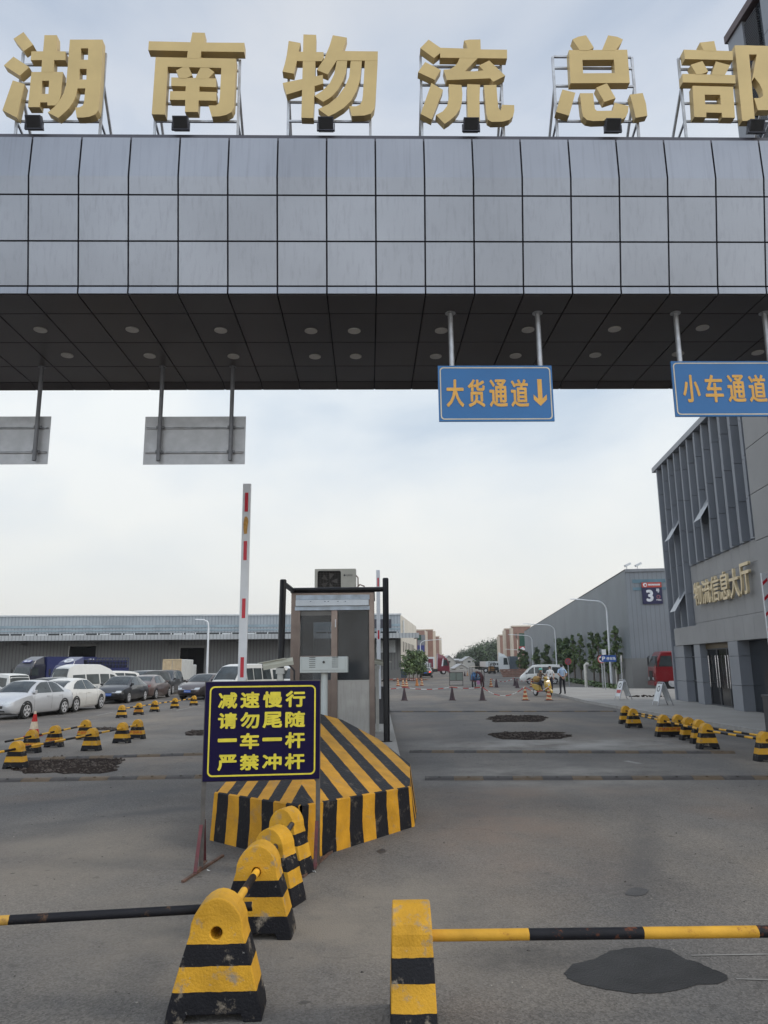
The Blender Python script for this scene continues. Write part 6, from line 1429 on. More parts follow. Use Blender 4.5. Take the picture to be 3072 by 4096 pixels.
def section(s):
    x, zl, zb, zt, wb, wt = s
    return [(wb-.10, zl), (wb-.015, zl+.10), (wb, (zl+zb)/2+.05), (wb-.02, zb), ((wb*0.32+wt*0.68), zb+(zt-zb)*.62), (wt, zt-.035*min(1, (zt-zb)*4+.3)), (wt-.16, zt), (0, zt+.012)]
def interp(st, x):
    for a, b in zip(st, st[1:]):
        if a[0] <= x <= b[0]:
            t = (x-a[0])/(b[0]-a[0]); return tuple(p+(q_-p)*t for p, q_ in zip(a, b))
    return st[0] if x < st[0][0] else st[-1]
def smo(st, x):
    a, b, c = interp(st, x-.07), interp(st, x), interp(st, x+.07); e = max(0, min(1.0, (x-st[0][0])/.1, (st[-1][0]-x)/.1))
    return (x,)+tuple((1-.5*e)*b[i]+.5*e*(a[i]+c[i])/2 for i in range(1, 6))
def side_y(st, x, z):
    s = section(smo(st, x))
    for (y0, z0), (y1, z1_) in zip(s, s[1:]):
        if z0 <= z <= z1_: return y0+(y1-y0)*(z-z0)/max(z1_-z0, 1e-6)
    return s[-2][0]
def top_z(st, x, y):
    s = section(smo(st, x)); y = abs(y)
    for (y0, z0), (y1, z1_) in list(zip(s, s[1:]))[::-1]:
        if y1 <= y <= y0 and z1_ >= z0: return z0+(z1_-z0)*(y0-y)/max(y0-y1, 1e-6)
    return s[-1][1]
def glass_grid(q, pts, off=0.006):
    """quads from a grid of surface points"""
    r_, c_ = len(pts), len(pts[0]); vs = [p for row in pts for p in row]
    q.add(vs, [(i*c_+j, i*c_+j+1, (i+1)*c_+j+1, (i+1)*c_+j) for i in range(r_-1) for j in range(c_-1)])
CAR_CACHE = {}
def car(kind, col, loc, rz, label, cat='car', group=None, name=None, plate_text=None, grille='bar', scale=1.0, tail=True, tint=None, dark_rim=False):
    K = KINDS[kind]; st = K['st']
    t = thing(name or 'parked_car', label, cat, loc, rz, group, scale)
    q = MB(); ff = []
    xs = []
    for a, b in zip(st, st[1:]):
        n = max(1, int(round((b[0]-a[0])/.22))); xs += [a[0]+(b[0]-a[0])*i/n for i in range(n)]
    xs.append(st[-1][0])
    sm = lambda x: smo(st, x)
    rings = []
    for x in xs:
        s = section(sm(x)); rings.append([(x, y, z) for y, z in s]+[(x, -y, z) for y, z in s[-2::-1]])
    q.loft(rings); body = q.build('body', col, t, smooth=38)
    r_ = K['r']
    arch = MB()
    for wx in K['wheels']:
        for sgn in (1, -1):
            yb = side_y(st, wx, .5)
            pts = [(wx+(r_+.065)*math.cos(a), (r_+.065)*math.sin(a)+r_) for a in [math.pi*(k/14.0)*1.16-.08*math.pi for k in range(15)]]
            pts = [(x, max(z, .19)) for x, z in pts]
            vs = [(x, sgn*(side_y(st, x, max(z, .3))+.004), z) for x, z in pts]; c = (wx, sgn*(yb+.004), r_)
            arch.add([c]+vs, [(0, i+1, i+2) for i in range(len(vs)-1)])
    arch.build('wheel_arches', trimk, body)
    for wx in K['wheels']:
        for sgn in (1, -1):
            yo = side_y(st, wx, .5)+.012; w = MB()
            yi = yo-.20
            w.loft([[(wx+rr_*math.cos(2*math.pi*k/24), sgn*y, r_+rr_*math.sin(2*math.pi*k/24)) for k in range(24)] for rr_, y in ((r_*.92, yi), (r_, yi+.03), (r_, yo-.03), (r_*.93, yo), (r_*.70, yo+.001))])
            wo_ = w.build('wheel', tyre, t, smooth=35)
            w = MB(); yr = yo+.004
            w.disc((wx, sgn*(yo+.001), r_), (0, 1, 0), r_*.68, .006, 20, 1); 
            for k in range(5):
                a = 2*math.pi*k/5+.3; d = Vector((math.cos(a), 0, math.sin(a))); n = Vector((-math.sin(a), 0, math.cos(a))); c = Vector((wx, sgn*(yo+.012), r_))
                v = [c+d*.04+n*.045, c+d*.04-n*.045, c+d*r_*.66-n*.032, c+d*r_*.66+n*.032]; w.add(v+[p+Vector((0, -sgn*.01, 0)) for p in v], [(0, 1, 2, 3), (0, 4, 5, 1), (1, 5, 6, 2), (2, 6, 7, 3), (3, 7, 4, 0)])
            w.loft([[(wx+rr_*math.cos(2*math.pi*k/20), sgn*(yo+yy), r_+rr_*math.sin(2*math.pi*k/20)) for k in range(20)] for rr_, yy in ((r_*.70, .001), (r_*.70, .014), (r_*.62, .014), (r_*.62, .003))], cap=False)
            w.build('rim', [rimm, trimk], wo_)
    gl = tint or carglass
    for poly in K['side']:
        for sgn in (1, -1):
            q = MB(); px0, px1 = min(p[0] for p in poly), max(p[0] for p in poly); grid = []
            n = max(3, int((px1-px0)/.09))
            for i in range(n+1):
                x = min(max(px0+(px1-px0)*i/n, px0+1e-4), px1-1e-4); zs = []
                for (xa, za), (xb, zb_) in zip(poly, poly[1:]+poly[:1]):
                    if (xa-x)*(xb-x) <= 0 and xa != xb: zs.append(za+(zb_-za)*(x-xa)/(xb-xa))
                if len(zs) < 2: continue
                z0, z1_ = min(zs), max(zs); grid.append([(x, sgn*(side_y(st, x, z0+(z1_-z0)*j/4)+.012), z0+(z1_-z0)*j/4) for j in range(5)])
            glass_grid(q, grid); q.build('side_window', gl, t)
    for nm, (xa, xb) in (('windscreen', K['wf']), ('rear_window', K['wr'])):
        grid = []
        for i in range(6):
            x = xa+(xb-xa)*i/5; s = section(interp(st, x)); wd = s[5][0]-.045; row = []
            for j in range(9):
                y = wd*(j/4-1); row.append((x+(.012 if nm == 'windscreen' else -.012), y, top_z(st, x, y)+.010))
            grid.append(row)
        q = MB(); glass_grid(q, grid); q.build(nm, gl, t)
    fx, rx = st[-1][0], st[0][0]
    def front_patch(nm, mat, y0, y1, z0, z1_, par, off=.012, rear=False):
        """a patch laid on the nose or tail: found by walking the stations until the body is wide and tall enough"""
        def xat(y, z):
            rng = [fx-.01*i for i in range(90)] if not rear else [rx+.01*i for i in range(90)]
            for x in rng:
                s = interp(st, x)
                if z < s[3]-.015 and z > s[1] and abs(y) < side_y(st, x, z)-.005: return x
            return rng[-1]
        n = 5; g_ = []
        for i in range(3):
            z = z0+(z1_-z0)*i/2; row = []
            for j in range(n): y = y0+(y1-y0)*j/(n-1); row.append((xat(y, z)+(-off if rear else off), y, z))
            g_.append(row)
        q = MB(); glass_grid(q, g_); return q.build(nm, mat, par)
    van = kind in ('minivan', 'minibus', 'highroof'); zb = .56 if not van else .62
    front_patch('grille', trimk, -.42, .42, zb-.13 if not van else .55, zb+.02 if not van else .72, t)
    front_patch('bumper_intake', trimk, -.5, .5, .30, .37, t)
    if grille == 'chrome': front_patch('grille_trim', chromem, -.44, .44, zb+.02, zb+.045, t, .016)
    for sgn in (1, -1): front_patch('headlight', lampg, sgn*.40, sgn*.70, zb+.02, zb+.13 if not van else .90, t, .016)
    tz = .84 if kind in ('sedan', 'hatch') else 1.0
    for sgn in (1, -1): front_patch('tail_light', tailr, sgn*.50, sgn*.76, tz-.09, tz+.05, t, .014, True)
    for rear in (False, True):
        z0 = .42 if not rear else .62; pl = front_patch('number_plate', platem, -.22, .22, z0, z0+.14, t, .03, rear)
        if plate_text and not rear:
            xp = max(v.co.x for v in pl.data.vertices)+.004
            text(plate_text, -.19, .19, z0+.03, z0+.11, 0, .001, 'plate_text', whtxt, pl, T=Matrix.Translation((xp, 0, 0)) @ Matrix.Rotation(R(90), 4, 'Z'))
    mx_ = K['wf'][0]-.22; mz = st[len(st)//2][2]+.10
    for sgn in (1, -1):
        q = MB(); yb = side_y(st, mx_, mz)
        q.loft([[(mx_+x*.09, sgn*(yb+.03+i*.13), mz+z*.07) for x, z in ((-.6, -1), (1, -.6), (1, .7), (-.6, 1))] for i in range(2)]); q.tube((mx_, sgn*(yb-.03), mz-.05), (mx_, sgn*(yb+.05), mz-.03), .02, 6); q.build('mirror', col if not van else trimk, t, bevel=.015)
    for x in (K['side'][-1][0][0]+.12, K['side'][0][-1][0]-.72 if len(K['side']) == 2 else K['side'][1][0][0]+.12):
        for sgn in (1, -1):
            q = MB(); z = st[len(st)//2][2]-.10; yb = side_y(st, x, z); q.bx(x, x+.2, sgn*yb-.004, sgn*yb+sgn*.02+.004, z-.012, z+.014); q.build('door_handle', col, t)
    # door seams
    q = MB(); xs_ = [K['side'][-1][0][0]-.03, K['side'][0][-1][0]+.03 if len(K['side']) > 2 else K['side'][0][0][0]+.18, K['side'][-1][-1][0]+.02]
    for x in xs_:
        for sgn in (1, -1):
            zs_ = [.30+.07*i for i in range(9)]
            q.add([(x+dx, sgn*(side_y(st, x, z)+.003), z) for z in zs_ for dx in (-.006, .006)], [(2*i, 2*i+1, 2*i+3, 2*i+2) for i in range(8)])
    q.build('door_seams', trimk, body)
    return t
def by_wheels(front, rear, left_visible):
    """pose from the two photographed wheel contacts on the near side"""
    f_, r_ = G(*front), G(*rear); d = (f_-r_); d.z = 0; L_ = d.length; d.normalize()
    n = Vector((-d.y, d.x, 0))                     # left of the car
    mid = (f_+r_)/2 + (-n if left_visible else n)*.80
    return Vector((mid.x, mid.y, 0)), math.atan2(d.y, d.x), L_
silver = paint('silver_car_paint', (0.50, 0.51, 0.53), 0.2); white = paint('white_car_paint', (0.62, 0.61, 0.58)); blackp = paint('black_car_paint', (0.012, 0.013, 0.016))
brownp = paint('brown_car_paint', (0.145, 0.105, 0.095), 0.3); darkp = paint('charcoal_car_paint', (0.022, 0.023, 0.028), 0.2); brown2 = paint('dark_brown_car_paint', (0.095, 0.075, 0.072), 0.3)
whitev = paint('white_van_paint', (0.60, 0.60, 0.58)); marooncar = paint('maroon_car_paint', (0.10, 0.012, 0.02))
Z4 = lambda x, y: (x*.27125, 2550+y*.27125)
Zc = lambda x, y: (350+x*.33153, 2600+y*.33153)
CG = 'cars parked on the left lot'
for kind, col, fw, rw, lv, label, kw in (
    ('sedan', silver, Z4(452, 1190), Z4(850, 1142), True, 'silver sedan at the left edge of the lot, its front cut by the frame', dict(plate_text='6X5')),
    ('hatch', white, Z4(1440, 1055), Z4(1105, 1100), False, 'white hatchback seen from behind, right beside the silver sedan', {}),
    ('sedan', blackp, Zc(495, 640), Zc(668, 615), True, 'black sedan facing the camera between the white hatchback and a brown sedan', dict(plate_text='湘B·51C47', grille='chrome')),
    ('sedan', brownp, Zc(962, 573), Zc(816, 594), False, 'taupe brown sedan seen from behind, its red tail light showing', {}),
    ('suv', darkp, Zc(1020, 537), Zc(1110, 522), True, 'charcoal people carrier facing us behind the brown sedan', {})):
    p, a, L_ = by_wheels(fw, rw, lv); 0 and print('wheelbase', label[:12], round(L_, 2), p)
    car(kind, col, p, a, label, 'car', CG, **kw)
def put(kind, col, px, py, heading, label, cat='car', name=None, dy=0, **kw):
    g_ = G(px, py); return car(kind, col, (g_.x, g_.y+dy, 0), heading, label, cat, kw.pop('group', CG), name, **kw)
g_ = G(757, 2800)
car('sedan', brown2, (g_.x+0.55, g_.y+2.1, 0), R(-106), 'dark brown sedan facing us with bright headlights, left of the notice board', 'car', CG, plate_text='湘A·67U53', grille='chrome', scale=1.03)
# vans
VG = 'white vans parked on the left lot'
q_ = at(330, 2700, 45.0); car('highroof', whitev, (q_.x+0.6, 45.0, 0), R(60), 'white high roof van seen from behind above the white hatchback', 'van', VG, 'parked_van', scale=.86)
pm = at(-20, 2790, 42.0); car('minivan', whitev, (pm.x+0.2, 42.0, 0), R(150), 'small white microvan at the far left, behind the silver sedan', 'van', VG, 'parked_van', scale=.88)
pm = at(892, 2740, 45.0); car('minibus', whitev, (pm.x+1.0, 45.5, 0), R(-110), 'white van facing us, left of the white boom arm', 'van', VG, 'parked_van')
pm = at(1035, 2740, 49.0); car('minivan', whitev, (pm.x+0.3, 49.0, 0), R(-117), 'white microvan facing us between the boom arm and the security camera', 'van', VG, 'parked_van')
pm = at(1148, 2740, 51.0); car('minivan', whitev, (pm.x+0.4, 51.0, 0), R(-105), 'white microvan mostly hidden behind the security camera and booth', 'van', VG, 'parked_van')
# cars half hidden in the second row
pm = at(460, 2730, 50.0); car('suv', white, (pm.x, 48.0, 0), R(-125), 'white off roader with roof rails behind the high roof van and black sedan', 'car', CG)
pm = at(565, 2730, 52.0); car('suv', darkp, (pm.x, 52.0, 0), R(-112), 'dark off roader with roof rails behind the black sedan', 'car', CG)
pm = at(818, 2720, 52.0); car('sedan', darkp, (pm.x, 52.0, 0), R(-106), 'dark sedan roof just showing behind the dark brown sedan', 'car', CG)
pm = at(10, 2740, 33.5); car('sedan', marooncar, (pm.x-1.1, 33.5, 0), R(20), 'maroon car cut off by the left edge, behind the silver sedan', 'car', CG)
pm = at(180, 2730, 39.0); car('sedan', blackp, (pm.x, 40.0, 0), R(-30), 'dark car with roof only visible above the silver sedan', 'car', CG)
# road traffic
pm = G(1709, 2711); bc = car('sedan', blackp, (pm.x, pm.y+2.1, 0), R(84), 'black sedan with lit tail lights far along the road on the left', 'car', 'vehicles far along the road', 'parked_car')
for ch in bc.children:
    if ch.name.startswith('tail_light'):
        m = MATS.get('lit_tail_lamp') or M('lit_tail_lamp', (0.5, 0.02, 0.02), rough=0.3)
        m.node_tree.nodes['Principled BSDF'].inputs['Emission Color'].default_value = (1, 0.08, 0.05, 1); m.node_tree.nodes['Principled BSDF'].inputs['Emission Strength'].default_value = 2.0
        ch.data.materials[0] = m
fw, rw = (1850+955*.27125, 2600+475*.27125), (1850+1345*.27125, 2600+440*.27125)
pv = at(2168, 2700, 72.0)
mb_ = KINDS['minibus']; hv = R(172)
car('minibus', whitev, (pv.x, 72.0, 0), hv, 'white minibus crossing the road behind the yellow scooter', 'van', 'vehicles far along the road', 'minibus', scale=.86)

# ------------------------------------------------------------------ trucks
navyp = paint('navy_truck_paint', (0.020, 0.026, 0.10)); redp2 = paint('red_truck_paint', (0.17, 0.006, 0.010)); whitet = paint('white_truck_paint', (0.58, 0.60, 0.60)); maroon = paint('maroon_truck_paint', (0.16, 0.012, 0.03))
def wheel_at(q, x, y, r, w=0.28): q.loft([[(x+a*math.cos(2*math.pi*k/20), y+yy, r+a*math.sin(2*math.pi*k/20)) for k in range(20)] for a, yy in ((r*.9, -w/2), (r, -w/2+.03), (r, w/2-.03), (r*.9, w/2))])
def truck(loc, rz, label, cabcol, cab_h=2.9, cab_l=2.1, w=2.4, roof_deflector=True, box=None, chassis=6.5, group=None, r=0.48, axles=(), name='truck', boxcol=None, round_cab=True):
    """cab front at x=0, everything behind runs to -x"""
    t = thing(name, label, 'truck', loc, rz, group)
    q = MB(); z0 = .55
    prof = [(-cab_l, z0), (0.0, z0), (0.06, z0+.5), (0.03, z0+1.0), (-.32, cab_h-.25), (-.5, cab_h), (-cab_l, cab_h)]
    n = len(prof); hw = w/2
    rings = [[(x, y, z) for x, z in prof] for y in (-hw+.06, -hw, hw, hw-.06)]
    q.loft([[(x if abs(y) >= hw-.01 else x, y, z) for x, z in prof] for y in (-hw, hw)]); cb = q.build('cab', cabcol, t, bevel=.08, smooth=35)
    q = MB(); zs0, zs1 = z0+1.05, cab_h-.3
    fxz = lambda z: .03+(-.35)*(z-(z0+1.0))/(cab_h-.25-z0-1.0)+.022
    q.add([(fxz(zs0), -hw+.12, zs0), (fxz(zs0), hw-.12, zs0), (fxz(zs1), hw-.16, zs1), (fxz(zs1), -hw+.16, zs1)], [(0, 1, 2, 3)]); q.build('windscreen', carglass, t)
    for s in (1, -1):
        q = MB(); q.add([(-.25, s*(hw+.012), zs0), (-.45, s*(hw+.012), zs1-.02), (-1.15, s*(hw+.012), zs1-.02), (-1.2, s*(hw+.012), zs0)], [(0, 1, 2, 3)]); q.build('side_window', carglass, t)
        q = MB(); q.bx(.06, .09, s*(hw-.45)-.16, s*(hw-.45)+.16, z0+.12, z0+.32); q.build('headlight', lampg, t)
        q = MB(); q.bx(-.12, -.02, s*(hw+.22)-.08, s*(hw+.22)+.08, zs0+.05, zs0+.65); q.tube((-.15, s*hw, zs1), (-.07, s*(hw+.22), zs0+.66), .02, 6); q.tube((-.15, s*hw, zs0), (-.07, s*(hw+.22), zs0+.06), .02, 6); q.build('mirror', trimk, t)
    q = MB(); q.bx(.065, .085, -hw+.62, hw-.62, z0+.12, z0+.75); q.build('grille', trimk, t)
    q = MB(); q.bx(-.25, .12, -hw, hw, z0-.25, z0+.02); q.build('bumper', cabcol, t, bevel=.03)
    if roof_deflector:
        q = MB(); q.loft([[(-.6, y, cab_h+.002), (-.9, y*.95, cab_h+.38), (-cab_l+.05, y*.9, cab_h+.85), (-cab_l+.05, y, cab_h+.002)] for y in (-hw+.12, hw-.12)]); q.build('roof_deflector', cabcol, t, bevel=.04)
    q = MB(); q.bx(-chassis, -.3, -.42, .42, .6, .85); q.bx(-cab_l-.9, -cab_l-.1, -hw+.05, -.43, .45, 1.0); q.bx(-cab_l-1.0, -cab_l-.1, .43, hw-.05, .45, 1.0); q.build('chassis', trimk, t)
    for x in (-1.1,)+tuple(axles):
        for s in (1, -1):
            q = MB(); wheel_at(q, x, s*(hw-.17), r); wo_ = q.build('wheel', tyre, t, smooth=35)
            q = MB(); q.disc((x, s*(hw-.02), r), (0, 1, 0), r*.55, .03, 18); q.disc((x, s*(hw+.01), r), (0, 1, 0), r*.2, .06, 10); q.build('rim', rimm, wo_)
    if box:
        x0, x1, z0b, z1b, wb = box; bc_ = boxcol or cabcol
        q = MB(); q.bx(x0, x1, -wb/2, wb/2, z0b, z1b); bo = q.build('cargo_box', bc_, t, bevel=.02)
        q = MB()
        for yy in (-wb/2-.02, wb/2-.02):
            for xx in (x0-.01, x1-.05): q.bx(xx, xx+.06, yy, yy+.04, z0b-.01, z1b+.015)
        for zz in (z0b-.01, z1b-.05):
            for yy in (-wb/2-.02, wb/2-.02): q.bx(x0+.06, x1-.06, yy, yy+.04, zz, zz+.065)
        q.build('box_frame', bc_, bo)
    return t
TG = 'trucks parked by the left warehouse'
def facing(px, Y, rz): p = at(px, 2700, Y); return (p.x, p.y, 0), rz
l_, a_ = facing(82, 66.0, R(-114))
t1 = truck((l_[0], l_[1], 0), a_, 'dark navy box truck with a pale slogan panel on its cab roof, far left', paint('dark_navy_truck_paint', (0.018, 0.019, 0.032)), 2.75, box=(-9.2, -2.2, 1.0, 3.55, 2.5), chassis=9, axles=(-7.2,), group=TG, boxcol=navyp)
q = MB(); q.bx(-.86, -.80, -.55, .45, 2.86, 3.20); 
q = MB(Matrix.Translation((-.80, 0, 3.08)) @ Matrix.Rotation(R(-52), 4, 'Y')); q.bx(-.02, .03, -.62, .5, -.2, .2); pn = q.build('slogan_panel', M('violet_panel', (0.10, 0.10, 0.24), rough=0.5), t1)
q = MB(Matrix.Translation((-.80, 0, 3.08)) @ Matrix.Rotation(R(-52), 4, 'Y')); q.bx(.031, .036, -.5, -.1, -.1, .1); q.bx(.031, .036, 0, .42, .02, .12); q.bx(.031, .036, 0, .42, -.12, -.03); q.build('slogan', whtxt, pn)
q = MB(); 
bx_ = -4.5
q.bx(-2.95, -2.94+.1, 1.262, 1.27, 2.5, 3.4); 
pm = at(372, 2700, 66.0)
q = MB(); q.bx(-8.8, -8.0, 1.255, 1.27, 2.55, 3.35); ep = q.build('emblem_panel', whtxt, t1); 
q = MB(); q.bx(-8.72, -8.08, 1.271, 1.276, 2.62, 3.28); q.build('emblem_field', navyp, ep)
l_, a_ = facing(236, 62.0, R(-116))
t2 = truck((l_[0], l_[1], 0), a_, 'bright navy truck with a white ring emblem on its slanted roof deflector', navyp, 2.6, box=(-8.0, -2.3, 1.0, 2.3, 2.4), chassis=8, axles=(-6.3,), group=TG)
q = MB(Matrix.Translation((-.98, 0, 2.98)) @ Matrix.Rotation(R(-52), 4, 'Y') @ Matrix.Rotation(R(90), 4, 'Z'))
Te = Matrix.Translation((-1.0, .1, 3.04)) @ Matrix.Rotation(R(-61), 4, 'Y') @ Matrix.Rotation(R(90), 4, 'Z')
q = MB(Te); ell = lambda a, b, cx=0, cz=0: [(cx+a*math.cos(2*math.pi*k/24), cz+b*math.sin(2*math.pi*k/24)) for k in range(24)]
q.prism(ell(.55, .36), -.05, .03, [ell(.34, .2)]); q.prism([(-.28, -.1), (-.1, .02), (.1, .02), (.3, -.08), (.3, -.02), (.1, .1), (-.12, .1), (-.3, 0)], -.05, .03); q.build('emblem', whtxt, t2)
t3 = t2
q = MB()
for k in range(13):
    x = -8.0+k*.46
    for s in (1, -1): q.bx(x, x+.05, s*1.18-.02, s*1.18+.02, 2.3, 3.35)
for zz in (2.6, 2.95, 3.3):
    for s in (1, -1): q.bx(-7.95, -2.3, s*1.225-.02, s*1.225+.02, zz, zz+.05)
q.build('stake_rails', navyp, t3)
q = MB(); q.bx(-7.9, -2.35, -1.12, 1.12, 2.31, 3.15); q.build('tarp_load', M('dark_tarpaulin', (0.012, 0.014, 0.03), rough=0.7, var=0.3), t3, bevel=.12)
t1.scale = (.82,)*3; t2.scale = (.82,)*3
# beige box truck seen from behind
beige = M('beige_rusty_box', (0.55, 0.43, 0.27), rough=0.6, var=0.15, scale=2, dirt=(0.30, 0.13, 0.06), dirt_amt=0.6, dirt_scale=3.0, streak=(3, 3, 0.7)); whitebox = M('white_box_side', (0.45, 0.46, 0.45), rough=0.6, var=0.1)
pa_ = at(Zc(905, 0)[0], 2700, 58.0); pb2 = at(Zc(1125, 0)[0], 2700, 58.0); zt_ = at(700, Zc(0, 112)[1], 58.0).z; wbx = pb2.x-pa_.x
bt_ = thing('box_truck', 'beige rusty box truck seen from behind, in front of the dark loading door', 'truck', ((pa_.x+pb2.x)/2, 58.0, 0), R(4), TG)
q = MB(); q.bx(-wbx/2, wbx/2, 0.06, 5.0, .9, zt_); q.build('cargo_box', whitebox, bt_, bevel=.05)
for s in (-1, 1):
    q = MB(); x0, x1 = (-wbx/2+.05, -.02) if s < 0 else (.02, wbx/2-.05); q.bx(x0, x1, 0.0, .055, .95, zt_-.08); d_2 = q.build('rear_door', beige, bt_, bevel=.015)
    q = MB()
    for k in range(3): q.bx(x0+.05, x1-.05, -.02, -.001, 1.2+k*.45, 1.26+k*.45)
    q.tube(((x0+x1)/2, -.04, 1.0), ((x0+x1)/2, -.04, zt_-.12), .02, 8); q.build('lock_bar', beige, d_2)
q = MB(); q.bx(-wbx/2+.04, wbx/2-.04, -.03, 0.058, zt_-.075, zt_+.02); q.bx(-wbx/2-.01, -wbx/2+.045, -.03, .058, .9, zt_+.02); q.bx(wbx/2-.045, wbx/2+.01, -.03, .058, .9, zt_+.02); q.build('door_frame', beige, bt_)
text('八五自卸' if False else 'AF8D', -wbx/2+.15, wbx/2-.15, 1.32, 1.55, -.021, .002, 'lettering', M('brown_stencil', (0.2, 0.10, 0.05), rough=0.7), bt_)
q = MB(); q.bx(-.4, .4, .2, 7, .6, .89); q.build('chassis', trimk, bt_)
q = MB(); q.bx(-wbx/2+.05, wbx/2-.05, 5.2, 6.9, .6, 2.1); q.build('cab', whitet, bt_, bevel=.08)
for x in (-wbx/2+.2, wbx/2-.2):
    for y in (1.2, 5.9):
        q = MB(); q.loft([[(x+yy, y+a*math.cos(2*math.pi*k/18), .42+a*math.sin(2*math.pi*k/18)) for k in range(18)] for a, yy in ((.38, -.13), (.42, -.1), (.42, .1), (.38, .13))]); q.build('wheel', tyre, bt_, smooth=35)
# red tractor far left of the road, white tractor with trailer, red truck by the hall
FG = 'vehicles far along the road'
pr_t = at(Zb(905, 0)[0], 2700, 145.0)
t4 = truck((pr_t.x, 145, 0), R(2), 'maroon tractor unit with a pale stripe facing right at the end of the road', maroon, 3.0, 2.2, chassis=6.0, axles=(-4.4, -5.5), group=FG)
q = MB(); q.prism([(-1.5, 1.5), (-1.2, 1.5), (-1.05, 2.9), (-1.25, 2.9)], -1.235, -1.205); q.build('stripe', whtxt, t4)
p5 = at(Zb(545, 0)[0], 2700, 165.0); p5b = at(Zb(700, 0)[0], 2700, 165.0)
cont = thing('container_trailer', 'white refrigerated container with a maroon end, left of the maroon tractor', 'trailer', (p5.x, 165, 0), 0, FG)
wc = p5b.x-p5.x; zc1 = at(1730, Zb(0, 655)[1], 165).z
q = MB(); q.bx(0, wc, 0, 12, 1.1, zc1); q.build('box', whitet, cont, bevel=.03)
q = MB(); q.bx(wc*.38, wc*.85, -.05, -.002, 1.2, zc1-.4); q.build('rear_door', maroon, cont)
q = MB(); q.bx(wc*.2, wc*.8, .3, 11.5, .55, 1.09); q.build('chassis', trimk, cont)
q = MB()
for x in (wc*.2, wc*.8):
    for y in (1.5, 2.8): q.loft([[(x+yy, y+a*math.cos(2*math.pi*k/14), .5+a*math.sin(2*math.pi*k/14)) for k in range(14)] for a, yy in ((.5, -.15), (.5, .15))])
q.build('wheels', tyre, cont)
p6 = at(Zb(520, 0)[0], 2700, 140.0); p6b = at(Zb(648, 0)[0], 2700, 140.0); zc2 = at(1700, Zb(0, 745)[1], 140).z; wc = p6b.x-p6.x
ct2 = thing('cargo_container', 'small white container with dark ribs behind the black sedan', 'container', (p6.x, 140, 0), 0, FG)
q = MB(); q.bx(0, wc, 0, 5, 0.12, zc2); q.build('box', whitet, ct2)
q = MB(); q.bx(.1, wc-.1, .3, 4.7, 0, .115); q.build('skid', trimk, ct2)
for k in range(8):
    q = MB(); x = .1+k*(wc-.2)/7; q.bx(x-.05, x+.05, -.06, -.002, .2, zc2-.05); q.build('rib', trimk if k % 2 else whitet, ct2)
Zd = lambda x, y: (1850+x*.27125, 2600+y*.27125)
pt = at(Zd(700, 0)[0], 2700, 160.0)
t5 = truck((pt.x-.1, 160, 0), R(-6), 'white tractor unit facing right with a white trailer, beside the forklift', whitet, 3.3, 2.2, chassis=6.4, axles=(-4.9,), group=FG)
pa_, pb2 = at(Zd(355, 0)[0], 2700, 164.0), at(Zd(575, 0)[0], 2700, 164.0); zz6 = at(1960, Zd(0, 168)[1], 164).z; wc = pb2.x-pa_.x
tr_ = thing('container_trailer', 'white trailer with small dark lettering behind the forklift', 'trailer', (pa_.x, 164, 0), 0, FG)
q = MB(); q.bx(0, wc, 0, 11, 1.15, zz6); q.build('box', whitet, tr_, bevel=.04)
for k in range(4): q = MB(); q.bx(.9+k*.45, 1.2+k*.45, -.02, -.003, zz6-.75, zz6-.4); q.build('lettering', trimk, tr_)
q = MB(); q.bx(wc*.1, wc*.9, .3, 10.5, .6, 1.14); q.build('chassis', trimk, tr_)
for x in (wc*.15, wc*.85):
    q = MB(); q.loft([[(x+yy, 1.4+a*math.cos(2*math.pi*k/14), .5+a*math.sin(2*math.pi*k/14)) for k in range(14)] for a, yy in ((.5, -.15), (.5, .15))]); q.build('wheel', tyre, tr_)
pt = at(Zd(705, 0)[0], 2700, 168.0); pt2 = at(Zd(830, 0)[0], 2700, 168.0); zz7 = at(2060, Zd(0, 92)[1], 168).z
ct3 = thing('cargo_container', 'tall dark blue grey container standing in front of the right brick block', 'container', (pt.x, 168, 0), 0, FG)
q = MB(); wc = pt2.x-pt.x; q.bx(0, wc, 0, 6, .12, zz7); q.build('box', M('blue_grey_container', (0.075, 0.10, 0.125), rough=0.5, var=0.1), ct3)
q = MB()
for k in range(12): x = .1+k*(wc-.2)/11; q.bx(x-.06, x+.06, -.05, -.002, .2, zz7-.1)
q.bx(.1, wc-.1, .3, 5.7, 0, .115); q.build('ribs', MATS['blue_grey_container'], ct3)
pf = at(Zd(448, 0)[0], 2700, 145.0); zf_ = at(1972, Zd(0, 195)[1], 145).z
fk = thing('forklift', 'dark forklift with a tall mast standing before the white trailer', 'forklift', (pf.x, 145, 0), 0, FG)
q = MB()
for x in (-.42, .36): q.bx(x, x+.08, -.1, .05, .1, zf_)
for z in (.4, 1.4, zf_-.12): q.bx(-.34, .36, -.07, .02, z, z+.1)
q.build('mast', trimk, fk)
q = MB(); q.bx(-.55, .55, .3, 2.2, .3, 1.1); q.bx(-.5, .5, 1.7, 2.25, 1.101, 1.35); q.build('body', M('forklift_orange', (0.25, 0.12, 0.03), rough=0.5), fk, bevel=.05)
q = MB()
for x in (-.5, .44):
    for y in (.5, 1.9): q.tube((x+.03, y, 1.1), (x+.03, y*.9+.1, 2.1), .03, 6)
q.bx(-.55, .55, .5, 1.9, 2.08, 2.14); q.build('guard', trimk, fk)
q = MB()
for x in (-.3, .18): q.bx(x, x+.12, -1.2, -.1, .08, .13)
q.bx(-.5, .5, -.16, -.1, .3, .42); q.bx(-.5, .5, -.16, -.1, .7, .82); q.build('fork', trimk, fk)
